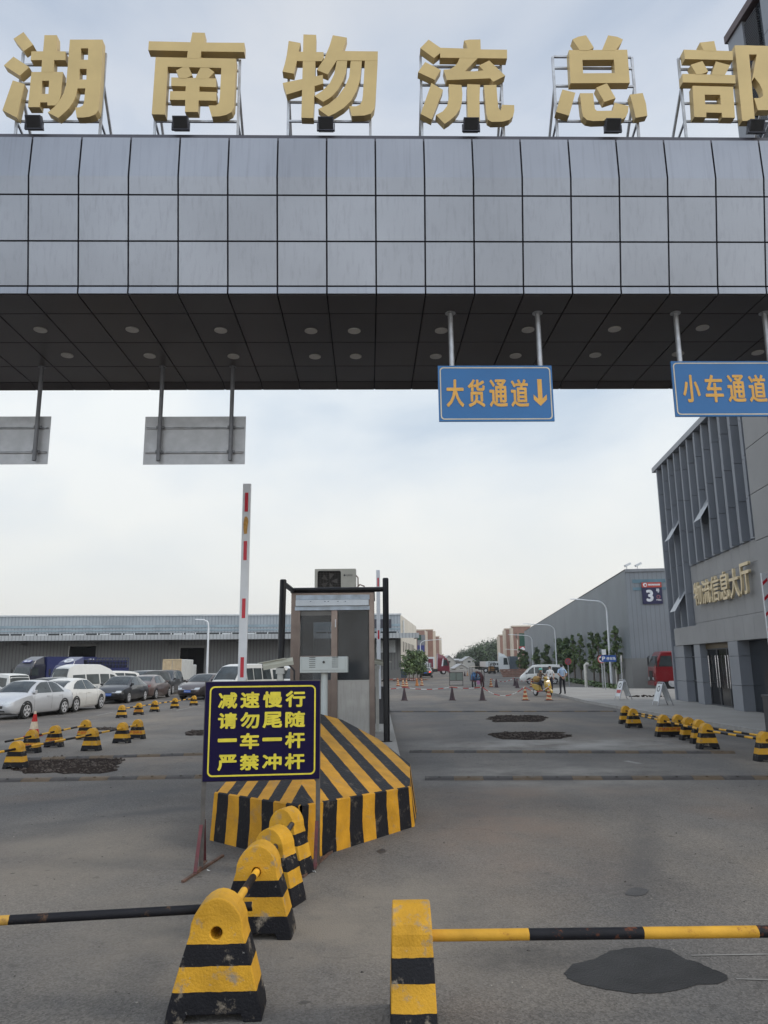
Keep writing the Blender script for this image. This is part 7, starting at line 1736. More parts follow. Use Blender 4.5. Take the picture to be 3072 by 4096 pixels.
for x in (-.5, .5):
    for y, r_ in ((.45, .3), (1.9, .25)):
        q = MB(); q.loft([[(x+yy, y+a*math.cos(2*math.pi*k/16), r_+a*math.sin(2*math.pi*k/16)) for k in range(16)] for a, yy in ((r_, -.1), (r_, .1))]); q.build('wheel', tyre, fk)
ph = at(*Z8(772, 1150), 54.0)
t6 = truck((ph.x+.1, 54.6, 0), R(172), 'red lorry cab poking out beside the grey office hall', redp2, 2.65, 2.0, w=2.3, chassis=7, axles=(-5.2,), group=FG, roof_deflector=False, box=(-7.4, -2.3, 1.0, 1.9, 2.3))
text('东风载重', -1.55, -.65, 1.55, 1.66, -1.165, .004, 'lettering', whtxt, t6, T=None)
# ------------------------------------------------------------------ trees
leafA = M('leaf_green', (0.10, 0.145, 0.05), rough=0.6, var=0.45, scale=1.6); leafB = M('leaf_dark_green', (0.06, 0.095, 0.04), rough=0.65, var=0.4, scale=1.2)
leafC = M('leaf_far_green', (0.050, 0.066, 0.045), rough=0.8, var=0.4, scale=0.25)
bark = M('grey_brown_bark', (0.11, 0.09, 0.075), rough=0.9, var=0.3, scale=8)
def tree_mesh(seed, h, w, trunk, nleaf, leaf, shape='cone', mats=(leafA, leafB)):
    """trunk and limbs, plus a crown of small leaf faces gathered into clumps"""
    rr = random.Random(seed); tq, cq = MB(), MB()
    tq.path([(0, 0, 0), (rr.uniform(-.05, .05), rr.uniform(-.05, .05), h*.4), (rr.uniform(-.12, .12), rr.uniform(-.12, .12), h*.9)], [h*.016+.02, h*.012+.01, .012], 7)
    clumps = []
    nc = 26 if shape == 'cone' else 34
    for i in range(nc):
        t = (i+rr.random())/nc
        if shape == 'cone': z = trunk+(h-trunk)*t; rad = w/2*(0.35+0.65*math.sin(math.pi*min(1, (1-t)*.72+.18)))*(1-.55*t**2)
        else: z = trunk+(h-trunk)*t; rad = w/2*math.sqrt(max(.06, 1-(2*t-.85)**2/1.4))
        a = rr.uniform(0, 2*math.pi); d = rad*math.sqrt(rr.random())*.95
        c = Vector((d*math.cos(a), d*math.sin(a), z)); clumps.append((c, rr.uniform(.16, .30)*w*(1.1-.4*t), rr.random() < .5))
        if i % 2 == 0: tq.path([(0, 0, max(trunk*.6, z-.18*h)), tuple(c*.55+Vector((0, 0, (z-.06*h)*.45))), tuple(c)], [.03*h/6, .02*h/6, .008], 5)
    for k in range(nleaf):
        c, r_, dk_ = clumps[rr.randrange(len(clumps))]
        u = Vector((rr.gauss(0, 1), rr.gauss(0, 1), rr.gauss(0, .8))).normalized()*r_*rr.random()**.45
        p = c+u; n = (u.normalized()+Vector((rr.uniform(-.8, .8), rr.uniform(-.8, .8), rr.uniform(-.2, 1)))).normalized()
        e1 = n.orthogonal().normalized(); e2 = n.cross(e1); a = rr.uniform(0, 6.28); e1, e2 = e1*math.cos(a)+e2*math.sin(a), e2*math.cos(a)-e1*math.sin(a)
        s = leaf*rr.uniform(.6, 1.3)
        cq.add([p-e1*s, p+e2*s*.45-e1*.1*s, p+e1*s, p-e2*s*.45+e1*.1*s], [(0, 1, 2, 3)], 1 if dk_ and rr.random() < .8 else 0)
    return tq, cq
def tree(name, label, loc, seed, h, w, trunk, nleaf, leaf, shape='cone', mats=None, group=None, rz=0):
    t = thing(name, label, 'tree', loc, rz, group)
    tq, cq = tree_mesh(seed, h, w, trunk, nleaf, leaf, shape)
    tq.build('trunk', bark, t, smooth=60); cq.build('crown', list(mats or (leafA, leafB)), t, fixn=False)
    return t
RG3 = 'young trees along the right warehouse'
data = [(28, 795, 150, 'young tree nearest the road corner of warehouse three, farthest in the row in the main picture'),
        (90, 790, 128, None), (155, 765, 130, None), (208, 755, 112, None), (305, 738, 96, None), (352, 745, 92, None), (418, 722, 82, None), (492, 690, 72, None)]
WORD3 = ['young tree farthest left of those in front of the ribbed wall', 'young tree just left above the no parking disc', 'thin young tree right of the no parking disc', 'young tree with a wide crown above the policeman like standing man',
         'slender young tree left of the round weight limit sign', 'young tree behind the round weight limit sign', 'dark young tree behind the street lamp pole', 'tallest young tree, right of the street lamp pole']
WORD3[3] = 'young tree with a wide crown right behind the man in blue'
for i, (x, ytop, Yn, _) in enumerate(data):
    pz_ = plane(*Z8(x, 1120), Q0, Vector((sdn.y, -sdn.x, 0))); Yt = pz_.y*.955
    b_ = at(*Z8(x, 1140), Yt); tp_ = at(*Z8(x, ytop), Yt); hh = tp_.z
    tree('young_tree', WORD3[i], (b_.x, Yt, 0), 20+i, hh, hh*.23, hh*.26, 900, .13, 'cone', group=RG3, rz=i)
for i, (x, yt, Yt, lab) in enumerate(((1235, 775, 150, 'dark tree in front of the red shop board'), (1275, 790, 140, 'bushy dark tree beside the far right street lamp'), (1365, 770, 125, 'dark green tree left end of the row above the white minibus'), (1440, 740, 112, 'tree above the roof of the white minibus'), (1545, 700, 98, 'full tree above the rear of the white minibus'), (1600, 695, 88, 'full tree behind the walking man in the white shirt'))):
    b_ = at(*Z7(x, 890), Yt); tp_ = at(*Z7(x, yt), Yt)
    tree('street_tree', lab, (b_.x, Yt, 0), 40+i, tp_.z, tp_.z*.36, tp_.z*.2, 900, .22, 'cone', (leafB, leafA), 'trees further along the right side of the road', i)
for i, (x, yt, Yt, lab) in enumerate(((322, 575, 90, 'left tree of the small grove beside the left warehouse gable'), (385, 590, 92, 'second tree of the grove by the left warehouse gable'), (440, 575, 95, 'third tree of the grove by the left warehouse gable'), (505, 590, 98, 'right tree of the grove, above the black sedan'))):
    b_ = at(*Zb(x, 940), Yt); tp_ = at(*Zb(x, yt), Yt)
    tree('bamboo_like_tree', lab, (b_.x, Yt, 0), 60+i, tp_.z, tp_.z*.62, tp_.z*.30, 1000, .17, 'round', (leafA, leafB), 'grove beside the left warehouse', i)
for o_ in [o for o in COL.objects if o.name.startswith('bamboo_like_tree')]: o_.name = 'grove_tree'
for i, (x, yt, Yt, wd) in enumerate(((1180, 612, 300, 13), (1290, 585, 296, 16), (1400, 600, 290, 15), (1500, 500, 282, 17), (1560, 462, 276, 17), (1640, 520, 280, 18), (1700, 560, 270, 15), (1790, 600, 262, 14), (1880, 640, 250, 12))):
    b_ = at(*Zb(x, 850), Yt); tp_ = at(*Zb(x, yt), Yt)
    lab = ['low left end tree of the far dark trees', 'rounded far dark tree above the gabled house', 'far dark tree left of the tall one', 'far dark tree touching the tallest far tree', 'tallest far dark tree at the road end', 'far dark tree right of the tallest', 'far dark tree touching the right brick tower', 'far dark tree hidden behind the brick tower', 'last far dark tree behind the brick block'][i]
    tree('far_tree', lab, (b_.x, Yt, 0), 80+i, tp_.z, wd, tp_.z*.08, 3800, .42, 'round', (leafC, leafB), 'dark trees at the end of the road', i)

# ------------------------------------------------------------------ street lamps and road signs
lampw = M('white_lamp_post', (0.60, 0.62, 0.64), rough=0.4, var=0.05)
def street_lamp(px, py, ptop, Y, arm, label):
    b_ = at(px, py, Y); tp_ = at(ptop[0], ptop[1], Y); h = tp_.z
    t = thing('street_lamp', label, 'street lamp', (b_.x, Y, 0), 0, 'curved white street lamps')
    q = MB(); pts = [(0, 0, 0), (0, 0, h*.5), (0, 0, h*.86)]
    for k in range(1, 8): a = math.pi/2*k/7; pts.append((arm*.35*(1-math.cos(a)), 0, h*.86+h*.12*math.sin(a)))
    pts.append((arm, 0, h)); q.path(pts, [.11, .085, .07]+[.06]*7+[.045], 10); q.lathe([(.2, 0), (.2, .02), (.13, .06)], 12); q.build('post', lampw, t, smooth=50)
    q = MB(); s = 1 if arm > 0 else -1; q.loft([[(arm-s*.1, -.1, h-.03), (arm-s*.1, .1, h-.03), (arm-s*.1, .07, h+.06), (arm-s*.1, -.07, h+.06)], [(arm+s*.65, -.12, h+.02), (arm+s*.65, .12, h+.02), (arm+s*.65, .06, h+.08), (arm+s*.65, -.06, h+.08)]]); q.build('lamp_head', lampw, t)
street_lamp(*Z8(440, 1155), Z8(300, 483), 60.0, -2.2, 'nearest curved street lamp on the right, beside the weight limit sign')
street_lamp(*Z7(1332, 895), Z7(1275, 660), 125.0, -3.2, 'street lamp above the white minibus, middle one on the right')
street_lamp(*Z7(1232, 880), Z7(1215, 775), 170.0, -2.6, 'farthest small street lamp on the right by the red shop board')
street_lamp(*Z7(1518, 930), Z7(1432, 576), 92.0, -3.2, 'tall curved street lamp behind the rear of the white minibus')
street_lamp(*Zb(492, 900), Zb(545, 402), 125.0, 3.0, 'curved street lamp in front of the left brick block')
street_lamp(Z6(140, 0)[0], 2745, (Z6(150, 0)[0]-6, 1900+1068*.5425), 62.0, -.45, 'white street lamp rising behind the parked cars, left of the boom arm')
redring = M('red_sign_ring', (0.40, 0.03, 0.03), rough=0.45); bluesg = M('blue_road_sign', (0.02, 0.07, 0.26), rough=0.45); whs = M('white_sign_face', (0.55, 0.57, 0.58), rough=0.5); gpost = M('grey_sign_post', (0.30, 0.31, 0.32), rough=0.5)
circ = lambda r, cz, n=24: [(r*math.cos(2*math.pi*k/n), cz+r*math.sin(2*math.pi*k/n)) for k in range(n)]
def round_sign(px, py, r_px, Y, pybase, label, kind, rz=0):
    c = at(px, py, Y); t = thing('road_sign', label, 'road sign', (c.x, Y, 0), rz); r = r_px/F*Y*1.0; z = c.z
    q = MB(); q.tube((0, .04, 0), (0, .04, z+r*.6), .04, 10); q.build('post', gpost, t, smooth=40)
    q = MB(); q.prism(circ(r, z), -.012, 0); f_ = q.build('sign_face', {'np': M('no_parking_blue_face', (0.14, 0.075, 0.11), rough=0.5), 'lim': whs, 'back': backal}[kind], t)
    if kind != 'back':
        q = MB(); q.prism(circ(r, z), -.017, -.013, [circ(r*.80, z)]); q.build('ring', redring, t)
    if kind == 'np':
        q = MB(); w = r*.12
        for s in (1, -1): q.prism([(-r*.58-w*.7*s*0, z-s*r*.58+w), (-r*.58+w, z-s*r*.58-w*0), (r*.58, z+s*r*.58-w), (r*.58-w, z+s*r*.58)], -.016-.002*(s > 0), -.0128)
        q.build('cross', redring, t)
    if kind == 'lim': heavy('10t', -r*.55, r*.55, z-r*.38, z+r*.38, -.0125, 'lettering', trimk, t, w=.03)
    return t
round_sign(*Z8(98, 968), 12.5, 62.0, 0, 'round red no parking sign on a grey post, before the young trees', 'np')
round_sign(*Z8(359, 950), 15.5, 54.0, 0, 'white round weight limit sign with red ring beside the blue parking board', 'lim')
round_sign(*Z8(513, 945), 15.0, 50.0, 0, 'round road sign seen almost edge on, right of the street lamp', 'back', R(64))
c = at(*Z8(405, 945), 52.5); bs = thing('road_sign', 'blue parking direction board on a thin grey post', 'road sign', (c.x-.25, 52.5, 0))
q = MB(); q.tube((0, .04, 0), (0, .04, c.z+.55), .035, 10); q.build('post', gpost, bs, smooth=40)
z = c.z; q = MB(); q.bx(-.18, .85, -.015, .0, z-.22, z+.22); q.build('sign_face', bluesg, bs); q = MB(); q.bx(-.12, .18, -.015, 0, z+.26, z+.62); q.build('small_face', whs, bs)
heavy('P', -.12, .1, z-.14, z+.14, -.016, 'lettering', whs, bs, w=.015); heavy('停车场', .18, .80, z-.11, z+.11, -.016, 'lettering', whs, bs, w=.006)
for i, (x, y) in enumerate(((230, 985), (475, 985))):
    p = at(*Z8(x, y), 60.0); q = MB(); q.path([(0, 0, 0), (0, 0, p.z-.1), (.12, 0, p.z), (.25, 0, p.z-.05)], .12, 10); o_ = q.build('vent_pipe', M('cream_pipe', (0.52, 0.50, 0.45), rough=0.5), None, smooth=50); o_.location = (p.x, 60.0, 0)
    tag(o_, ['cream vent pipe between the trees right of the no parking sign', 'cream vent pipe left of the edge on road sign'][i], 'pipe')
# A boards on the pavement
def a_board(px, py, pt, label, rz, red):
    b_ = G(px, py, .12); h = 0.95; t = thing('a_board', label, 'sign', (b_.x, b_.y+.3, .12), rz, 'folding A boards on the pavement')
    for s in (-1, 1):
        q = MB(); T = Matrix.Translation((0, s*.03, h)) @ Matrix.Rotation(s*R(18), 4, 'X')
        q.T = T; q.path([(-.25, 0, -h*1.04), (-.25, 0, -.08), (-.2, 0, -.0), (.2, 0, 0), (.25, 0, -.08), (.25, 0, -h*1.04)], .022, 8); fr_ = q.build('frame', M('chrome_tube_frame', (0.40, 0.40, 0.42), rough=0.3, metal=0.7), t, smooth=60)
        q = MB(T); q.bx(-.225, .225, -.008, .008, -.82, -.06); q.build('panel', whs, fr_)
        q = MB(T); y0, y1 = (-.0125, -.0085) if s < 0 else (.0085, .0125); q.prism([(.13*math.cos(2*math.pi*k/20), -.28+.13*math.sin(2*math.pi*k/20)) for k in range(20)], y0, y1, [[(.09*math.cos(2*math.pi*k/20), -.28+.09*math.sin(2*math.pi*k/20)) for k in range(20)]]); q.build('emblem', trimk, fr_)
        q = MB(T); q.bx(-.2, .2, y0, y1, -.66, -.50); q.build('caption_bar', redring if red else whs, fr_)
    return t
a_board(*Z8(545, 1268), None, 'folding A board with a red caption bar, left one on the pavement', R(-80), True)
a_board(*Z8(858, 1312), None, 'folding A board nearest the office hall doors', R(-84), False)
gr_ = G(*Z8(715, 1243), .12); q = MB(); rr = random.Random(2)
for k in range(40): a, d = rr.uniform(0, 6.28), rr.random()**.5; p = Vector((d*.9*math.cos(a), d*.45*math.sin(a), rr.uniform(0, .1*(1-d)+.02))); s = rr.uniform(.05, .12); q.box(tuple(p), (s, s, s*.6), 0, Matrix.Rotation(a, 3, 'Z'))
o_ = q.build('rubble_pile', rub); o_.location = (gr_.x, gr_.y, .12); o_['kind'] = 'stuff'

# ------------------------------------------------------------------ cones and plastic chain
cone_dk = M('faded_maroon_cone', (0.040, 0.020, 0.026), rough=0.6, var=0.25); cone_or = M('orange_cone', (0.42, 0.15, 0.03), rough=0.6, var=0.2)
cone_st = stripes('striped_cone', (0.33, 0.075, 0.03), (0.52, 0.42, 0.26), 'z', .19, wobble=.05, bump=0.1, wscale=2.5)
cone_rw = stripes('red_white_cone', (0.42, 0.02, 0.02), (0.50, 0.42, 0.32), 'z', .42, wobble=.004, bump=0.1)
PROTO = {}
def cone(px, py, kind, label, group, sc=1.0, base=None):
    g_ = G(px, py)
    if kind not in PROTO:
        t = thing('traffic_cone', label, 'traffic cone', (g_.x, g_.y, 0), 0, group, sc)
        q = MB(); q.lathe([(.155, .03), (.15, .06), (.035, .66), (.03, .70), (.018, .71)], 18); q.build('body', {'d': cone_dk, 'o': cone_or, 's': cone_st, 'r': cone_rw}[kind], t, smooth=50)
        q = MB(); q.bx(-.2, .2, -.2, .2, 0, .03); q.build('base', cone_dk if kind != 'r' else MATS['red_white_cone'], t, bevel=.01); PROTO[kind] = t
    else:
        t = dup(PROTO[kind], (g_.x, g_.y, 0), 0, label, sc); t['group'] = group
    return Vector((g_.x, g_.y, .70*sc))
CG1 = 'cones chained across the road'
c1 = [cone(*Z7(327, 1174), 'd', 'dark maroon cone nearest the booth in the front chain row', CG1), cone(*Z7(701, 1173), 'd', 'dark maroon cone second in the front chain row, below the notice stand', CG1),
      cone(*Z7(937, 1174), 'd', 'dark maroon cone in front of the cargo tricycle', CG1), cone(*Z7(1272, 1174), 's', 'striped cone left of the yellow scooter', CG1), cone(*Z7(1456, 1174), 's', 'striped cone directly in front of the yellow scooter', CG1)]
CG2 = 'cones of the far chain row'
c2 = [cone(*Z7(277, 1062), 's', 'striped cone leftmost in the far row near the booth', CG2), cone(*Z7(317, 1069), 's', 'striped cone just above the first dark cone', CG2), cone(*Z7(344, 1070), 's', 'striped cone right of the one above the first dark cone', CG2),
      cone(*Z7(425, 1062), 'o', 'plain orange cone among striped ones', CG2), cone(*Z7(463, 1060), 's', 'striped cone next to the plain orange cone', CG2)]
c3 = [cone(*Z7(1003, 1070), 's', 'striped cone right of the cargo tricycle', CG2), cone(*Z7(1046, 1073), 'd', 'dark cone right of the striped one by the tricycle', CG2), cone(*Z7(1190, 1061), 'd', 'dark cone half hidden behind another dark cone', CG2),
      cone(*Z7(1208, 1077), 'd', 'dark cone left of the two striped cones before the minibus', CG2), cone(*Z7(1322, 1070), 's', 'striped cone below the front wheel of the white minibus', CG2), cone(*Z7(1341, 1069), 's', 'striped cone touching the left side of the yellow scooter', CG2)]
cone(*Z7(798, 985), 'd', 'tiny dark cone far behind the notice stand', 'far cones'); cone(*Z7(820, 983), 's', 'tiny striped cone far along the road', 'far cones')
cone(*Z5(246, 1098), 'r', 'red and white cone standing between the left bollards', 'far cones', 1.0)
chain_m = stripes('red_white_chain', (0.42, 0.03, 0.03), (0.60, 0.60, 0.58), 'x', .62, wobble=.002, bump=0, rnd=False)
def chain(a, b, sag, label):
    d = b-a; L_ = math.hypot(d.x, d.y); an = math.atan2(d.y, d.x); q = MB(); n = max(10, int(L_/.12)); pts = []
    for i in range(n+1):
        t = i/n; pts.append((L_*t, 0, d.z*t-4*sag*t*(1-t)))
    q.path(pts, .019, 6); o_ = q.build('plastic_chain', chain_m, None, smooth=60); o_.location = a; o_.rotation_euler = (0, 0, an)
    tag(o_, label, 'chain', 'red and white plastic chains')
chain(c1[0], c1[1], .12, 'red white chain between the first two dark front cones'); chain(c1[1], c1[2], .07, 'red white chain between the second dark cone and the tricycle cone')
chain(c1[2], c1[3], .46, 'deeply sagging red white chain left of the scooter'); chain(c1[3], c1[4], .25, 'red white chain between the two striped front cones')
ex = c1[0]+Vector((-2.6, .1, 0)); chain(ex, c1[0], .1, 'red white chain running behind the booth post from the first dark cone')
chain(c3[0], c3[2], .3, 'red white chain right of the tricycle in the far row'); chain(c3[3], c3[4], .2, 'red white chain before the minibus in the far row')
chain(c2[0]+Vector((-2, 0, 0)), c2[0], .1, 'red white chain left of the far striped cones'); chain(c2[2], c2[3], .12, 'red white chain left of the plain orange cone')
# notice stand with two dull panes
n0_ = at(*Zb(915, 1078), 1); ga_, gb_ = G(*Zb(918, 1080)), G(*Zb(1113, 1078)); ns = thing('notice_stand', 'empty metal notice stand with two dull green panes', 'stand', ((ga_.x+gb_.x)/2, ga_.y, 0))
w_ = (gb_.x-ga_.x); zt_ = over(*Zb(918, 880), ga_); zm = over(*Zb(918, 1008), ga_); dkg = M('dark_stand_frame', (0.05, 0.045, 0.04), rough=0.6)
q = MB()
for x in (-w_/2, 0, w_/2): q.bx(x-.025, x+.025, -.025, .025, 0 if x else zm, zt_)
for z in (.02, zm, zt_-.05): q.bx(-w_/2+.026, -.026, -.024, .024, z, z+.05); q.bx(.026, w_/2-.026, -.024, .024, z, z+.05)
q.bx(-.026, .026, -.024, .024, .02, .07)
for s in (-1, 1): q.bx(s*w_/2-.03, s*w_/2+.03, -.3, -.026, 0, .04); q.bx(s*w_/2-.03, s*w_/2+.03, .026, .3, 0, .04)
q.build('frame', dkg, ns)
for x0, x1 in ((-w_/2+.03, -.03), (.03, w_/2-.03)):
    q = MB(); q.bx(x0, x1, -.01, .01, zm+.052, zt_-.052); q.build('pane', M('dull_green_pane', (0.13, 0.155, 0.135), rough=0.5, var=0.1), ns)
# litter bins and stray planks by the left gable
for i, (x, lab) in enumerate(((240, 'blue grey litter bin by the left warehouse gable'),)):
    g_ = at(*Zb(x, 950), 92.0); q = MB(); q.bx(-.35, .35, -.35, .35, 0.02, 1.2); q.bx(-.4, .4, -.4, .4, 1.201, 1.4)
    t = thing('litter_bin', lab, 'bin', (g_.x, 92.0, 0)); q.build('bin_body', M('blue_grey_bin', (0.06, 0.08, 0.11), rough=0.5), t, bevel=.03)
g_ = at(*Zb(350, 950), 90.0); t = thing('plank_heap', 'heap of reddish planks under the grove trees', 'planks', (g_.x, 90, 0)); q = MB(); rr = random.Random(4)
for k in range(14): a = rr.uniform(-.8, .8); q.box((rr.uniform(-2, 2), rr.uniform(-.5, .5), .05+.07*(k//3)), (rr.uniform(1, 2.4), .18, .06), 0, Matrix.Rotation(a, 3, 'Z'))
q.build('planks', M('reddish_planks', (0.22, 0.12, 0.09), rough=0.8, var=0.3), t)
# low hedge and plank pile right of the road, behind the minibus
g_ = at(*Zd(850, 350), 110.0); t = thing('plank_heap', 'long stack of brown boards left of the white minibus', 'planks', (g_.x, 110, 0)); q = MB()
for k in range(5): q.bx(-2.5-k*.1, 2.5, -.3+k*.02, .3-k*.02, .02+k*.22, .2+k*.22)
q.build('planks', MATS['reddish_planks'], t)
hg = MB(); rr = random.Random(12)
for k in range(2600):
    t = rr.random(); y = 52+t*60; c = at(*Z8(640, 1170), 55.0).x-1.4+(y-55)*(-.0); x = at(2545, 2700, 55).x-1.6+math.tan(math.atan2(sdn.x, sdn.y))*(y-55)
    p = Vector((x+rr.uniform(-.4, .4), y, rr.uniform(0, .35))); s = rr.uniform(.08, .16); a = rr.uniform(0, 6.28); e1 = Vector((math.cos(a)*s, math.sin(a)*s, s*rr.uniform(-.3, .6))); e2 = Vector((-math.sin(a)*s*.5, math.cos(a)*s*.5, s*.4))
    hg.add([p-e1, p+e2, p+e1, p-e2], [(0, 1, 2, 3)], rr.randrange(2))
o_ = hg.build('low_shrubs', [leafB, leafA], fixn=False); o_['kind'] = 'stuff'

# ------------------------------------------------------------------ people
skin = M('skin', (0.33, 0.19, 0.13), rough=0.6, var=0.08); hairm = M('black_hair', (0.012, 0.011, 0.011), rough=0.6)
def person(label, loc, rz, J, shirt, trousers, shoe, h=1.70, hair=True, arms_bare=True, group=None, helmet=None, sleeve=0.5):
    """one skinned body from a joint table; J overrides joints (x right, y forward, z up), all for a height of 1.70"""
    P_ = {'pel': (0, 0, .92), 'wai': (0, .01, 1.08), 'che': (0, .015, 1.28), 'nck': (0, .0, 1.44), 'hd0': (0, .02, 1.52), 'hd1': (0, .03, 1.60), 'hd2': (0, .02, 1.67),
          'rsh': (.17, 0, 1.40), 'rel': (.23, -.02, 1.13), 'rwr': (.22, .06, .90), 'lsh': (-.17, 0, 1.40), 'lel': (-.23, -.02, 1.13), 'lwr': (-.22, .06, .90),
          'rhp': (.09, 0, .88), 'rkn': (.10, .02, .48), 'ran': (.11, -.02, .09), 'rto': (.13, .14, .04), 'lhp': (-.09, 0, .88), 'lkn': (-.10, .02, .48), 'lan': (-.11, -.02, .09), 'lto': (-.13, .14, .04)}
    P_.update(J)
    rad = {'pel': (.15, .11), 'wai': (.14, .10), 'che': (.165, .115), 'nck': (.06, .06), 'hd0': (.062, .072), 'hd1': (.078, .095), 'hd2': (.06, .075), 'sh': (.065, .062), 'el': (.046, .046), 'wr': (.03, .03), 'hp': (.10, .10), 'kn': (.068, .07), 'an': (.045, .05), 'to': (.04, .032)}
    names = list(P_); me = bpy.data.meshes.new('body'); vs = [Vector(P_[n]) for n in names]; id_ = {n: i for i, n in enumerate(names)}
    ed = [(id_[a], id_[b]) for a, b in (('pel', 'wai'), ('wai', 'che'), ('che', 'nck'), ('nck', 'hd0'), ('hd0', 'hd1'), ('hd1', 'hd2'), ('che', 'rsh'), ('rsh', 'rel'), ('rel', 'rwr'), ('che', 'lsh'), ('lsh', 'lel'), ('lel', 'lwr'), ('pel', 'rhp'), ('rhp', 'rkn'), ('rkn', 'ran'), ('ran', 'rto'), ('pel', 'lhp'), ('lhp', 'lkn'), ('lkn', 'lan'), ('lan', 'lto'))]
    rads = [rad[n] if n in rad else rad[n[1:]] for n in names]
    for s in 'rl':                                  # palm, four fingers of unequal length and a thumb from its side
        e, w = Vector(P_[s+'el']), Vector(P_[s+'wr']); d = (w-e).normalized(); sd_2 = d.cross(Vector((0, 1, 0))); sd_2 = sd_2.normalized() if sd_2.length > .1 else Vector((0, 0, 1)); nn = d.cross(sd_2)
        pm_ = w+d*.055; pi = len(vs); vs.append(pm_); rads.append((.034, .02)); ed.append((id_[s+'wr'], pi))
        for j, (o_, ln) in enumerate(((-.03, .07), (-.01, .08), (.01, .075), (.03, .06))):
            a = len(vs); vs.append(pm_+d*.035+sd_2*o_); rads.append((.009, .009)); ed.append((pi, a)); vs.append(pm_+d*(.035+ln*.55)+sd_2*o_*1.1+nn*.008); rads.append((.0085, .0085)); ed.append((a, a+1)); vs.append(pm_+d*(.035+ln*.9)+sd_2*o_*1.1+nn*.03); rads.append((.007, .007)); ed.append((a+1, a+2))
        a = len(vs); vs.append(pm_-d*.02-sd_2*.04+nn*.01); rads.append((.011, .011)); ed.append((pi, a)); vs.append(pm_+d*.02-sd_2*.06+nn*.025); rads.append((.009, .009)); ed.append((a, a+1))
    me.from_pydata([tuple(v) for v in vs], ed, []); ob = bpy.data.objects.new('body', me); COL.objects.link(ob)
    sk = ob.modifiers.new('skin', 'SKIN'); sk.use_smooth_shade = True; sk.branch_smoothing = .3
    for v, r_ in zip(me.skin_vertices[0].data, rads): v.radius = r_
    me.skin_vertices[0].data[0].use_root = True
    su = ob.modifiers.new('sub', 'SUBSURF'); su.levels = 1; su.render_levels = 1
    dg = bpy.context.evaluated_depsgraph_get(); dg.update(); m2 = bpy.data.meshes.new_from_object(ob.evaluated_get(dg)); bpy.data.objects.remove(ob)
    m2.materials.clear()
    for m_ in (skin, shirt, trousers, shoe): m2.materials.append(m_)
    segs = [(a, b, nm) for a, b, nm in (('pel', 'wai', 2), ('wai', 'che', 1), ('che', 'nck', 1), ('nck', 'hd2', 0), ('che', 'rsh', 1), ('rsh', 'rel', 5), ('rel', 'rwr', 6), ('che', 'lsh', 1), ('lsh', 'lel', 5), ('lel', 'lwr', 6), ('pel', 'rhp', 2), ('rhp', 'rkn', 2), ('rkn', 'ran', 2), ('ran', 'rto', 3), ('pel', 'lhp', 2), ('lhp', 'lkn', 2), ('lkn', 'lan', 2), ('lan', 'lto', 3))]
    for p in m2.polygons:
        c = p.center; best = (9, 1)
        for a, b, nm in segs:
            A_, B_ = Vector(P_[a]), Vector(P_[b]); t = max(0, min(1, (c-A_).dot(B_-A_)/max((B_-A_).length_squared, 1e-6))); d = (c-A_.lerp(B_, t)).length-.03*(nm in (1, 2))
            if nm == 5: nm2 = 1 if t < sleeve+.35 or not arms_bare else 0
            elif nm == 6: nm2 = 0 if arms_bare or t > .9 else 1
            elif nm == 2 and a == 'pel' and b == 'wai': nm2 = 2 if t < .55 else 1
            else: nm2 = nm
            if d < best[0]: best = (d, nm2)
        p.material_index = best[1]; p.use_smooth = True
    t = thing('person', label, 'person', loc, rz, group, h/1.70)
    b_ = bpy.data.objects.new('body', m2); COL.objects.link(b_); b_.parent = t
    h0, h1, h2 = Vector(P_['hd0']), Vector(P_['hd1']), Vector(P_['hd2']); up_ = (h2-h0).normalized(); fw_ = Vector((0, 1, 0)); fw_ = (fw_-up_*fw_.dot(up_)).normalized(); rt_ = fw_.cross(up_)
    F_ = lambda a, b, c: tuple(h1+rt_*a+fw_*b+up_*c)
    q = MB(); q.loft([[F_(.012*x, .088+.03*k*(1-k)*4*.5, .02-.04*k) for x in (-1-k, 1+k)]+[F_(0, .108+.012*k, .02-.04*k)] for k in (0, .5, 1)]); q.build('nose', skin, t)
    for s in (-1, 1):
        q = MB(); q.lathe([(.001, -.012), (.014, -.008), (.017, 0), (.014, .008), (.001, .012)], 8, F_(s*.085, -.005, -.005)); q.build('ear', skin, t, smooth=60)
        q = MB(); q.lathe([(.001, -.008), (.010, 0), (.001, .008)], 8, F_(s*.032, .083, .015)); q.build('eye', hairm, t)
    q = MB(); q.box(F_(0, .088, -.055), (.045, .01, .008)); q.build('mouth', M('lip', (0.25, 0.09, 0.08), rough=0.5), t)
    if hair or helmet:
        q = MB(); n = 14; rings = []
        k_ = 1.28 if helmet else 1.1
        for i in range(7):
            a = math.pi/2*i/6*1.0; z = .02-.02*(not helmet)+.092*k_*math.sin(a) ; r_ = math.cos(a)
            rings.append([F_(.084*k_*r_*math.cos(b), -.018+.098*k_*r_*math.sin(b), z+(-.05 if (math.sin(b) < -.1 and i == 0) else 0)) for b in [2*math.pi*j/n for j in range(n)]])
        q.loft(rings); q.build('helmet' if helmet else 'hair', helmet or hairm, t, smooth=60)
    return t
bluesh = M('pale_blue_shirt', (0.33, 0.44, 0.60), rough=0.8, var=0.12, scale=10); blackt = M('black_trousers', (0.012, 0.012, 0.016), rough=0.8); shoes = M('black_shoes', (0.012, 0.012, 0.012), rough=0.4)
whitet_ = M('white_t_shirt', (0.60, 0.60, 0.60), rough=0.85, var=0.08, scale=10); jeans = M('dark_jeans', (0.03, 0.033, 0.05), rough=0.85); brownsh = M('brown_shirt', (0.12, 0.085, 0.06), rough=0.85, var=0.2, scale=12)
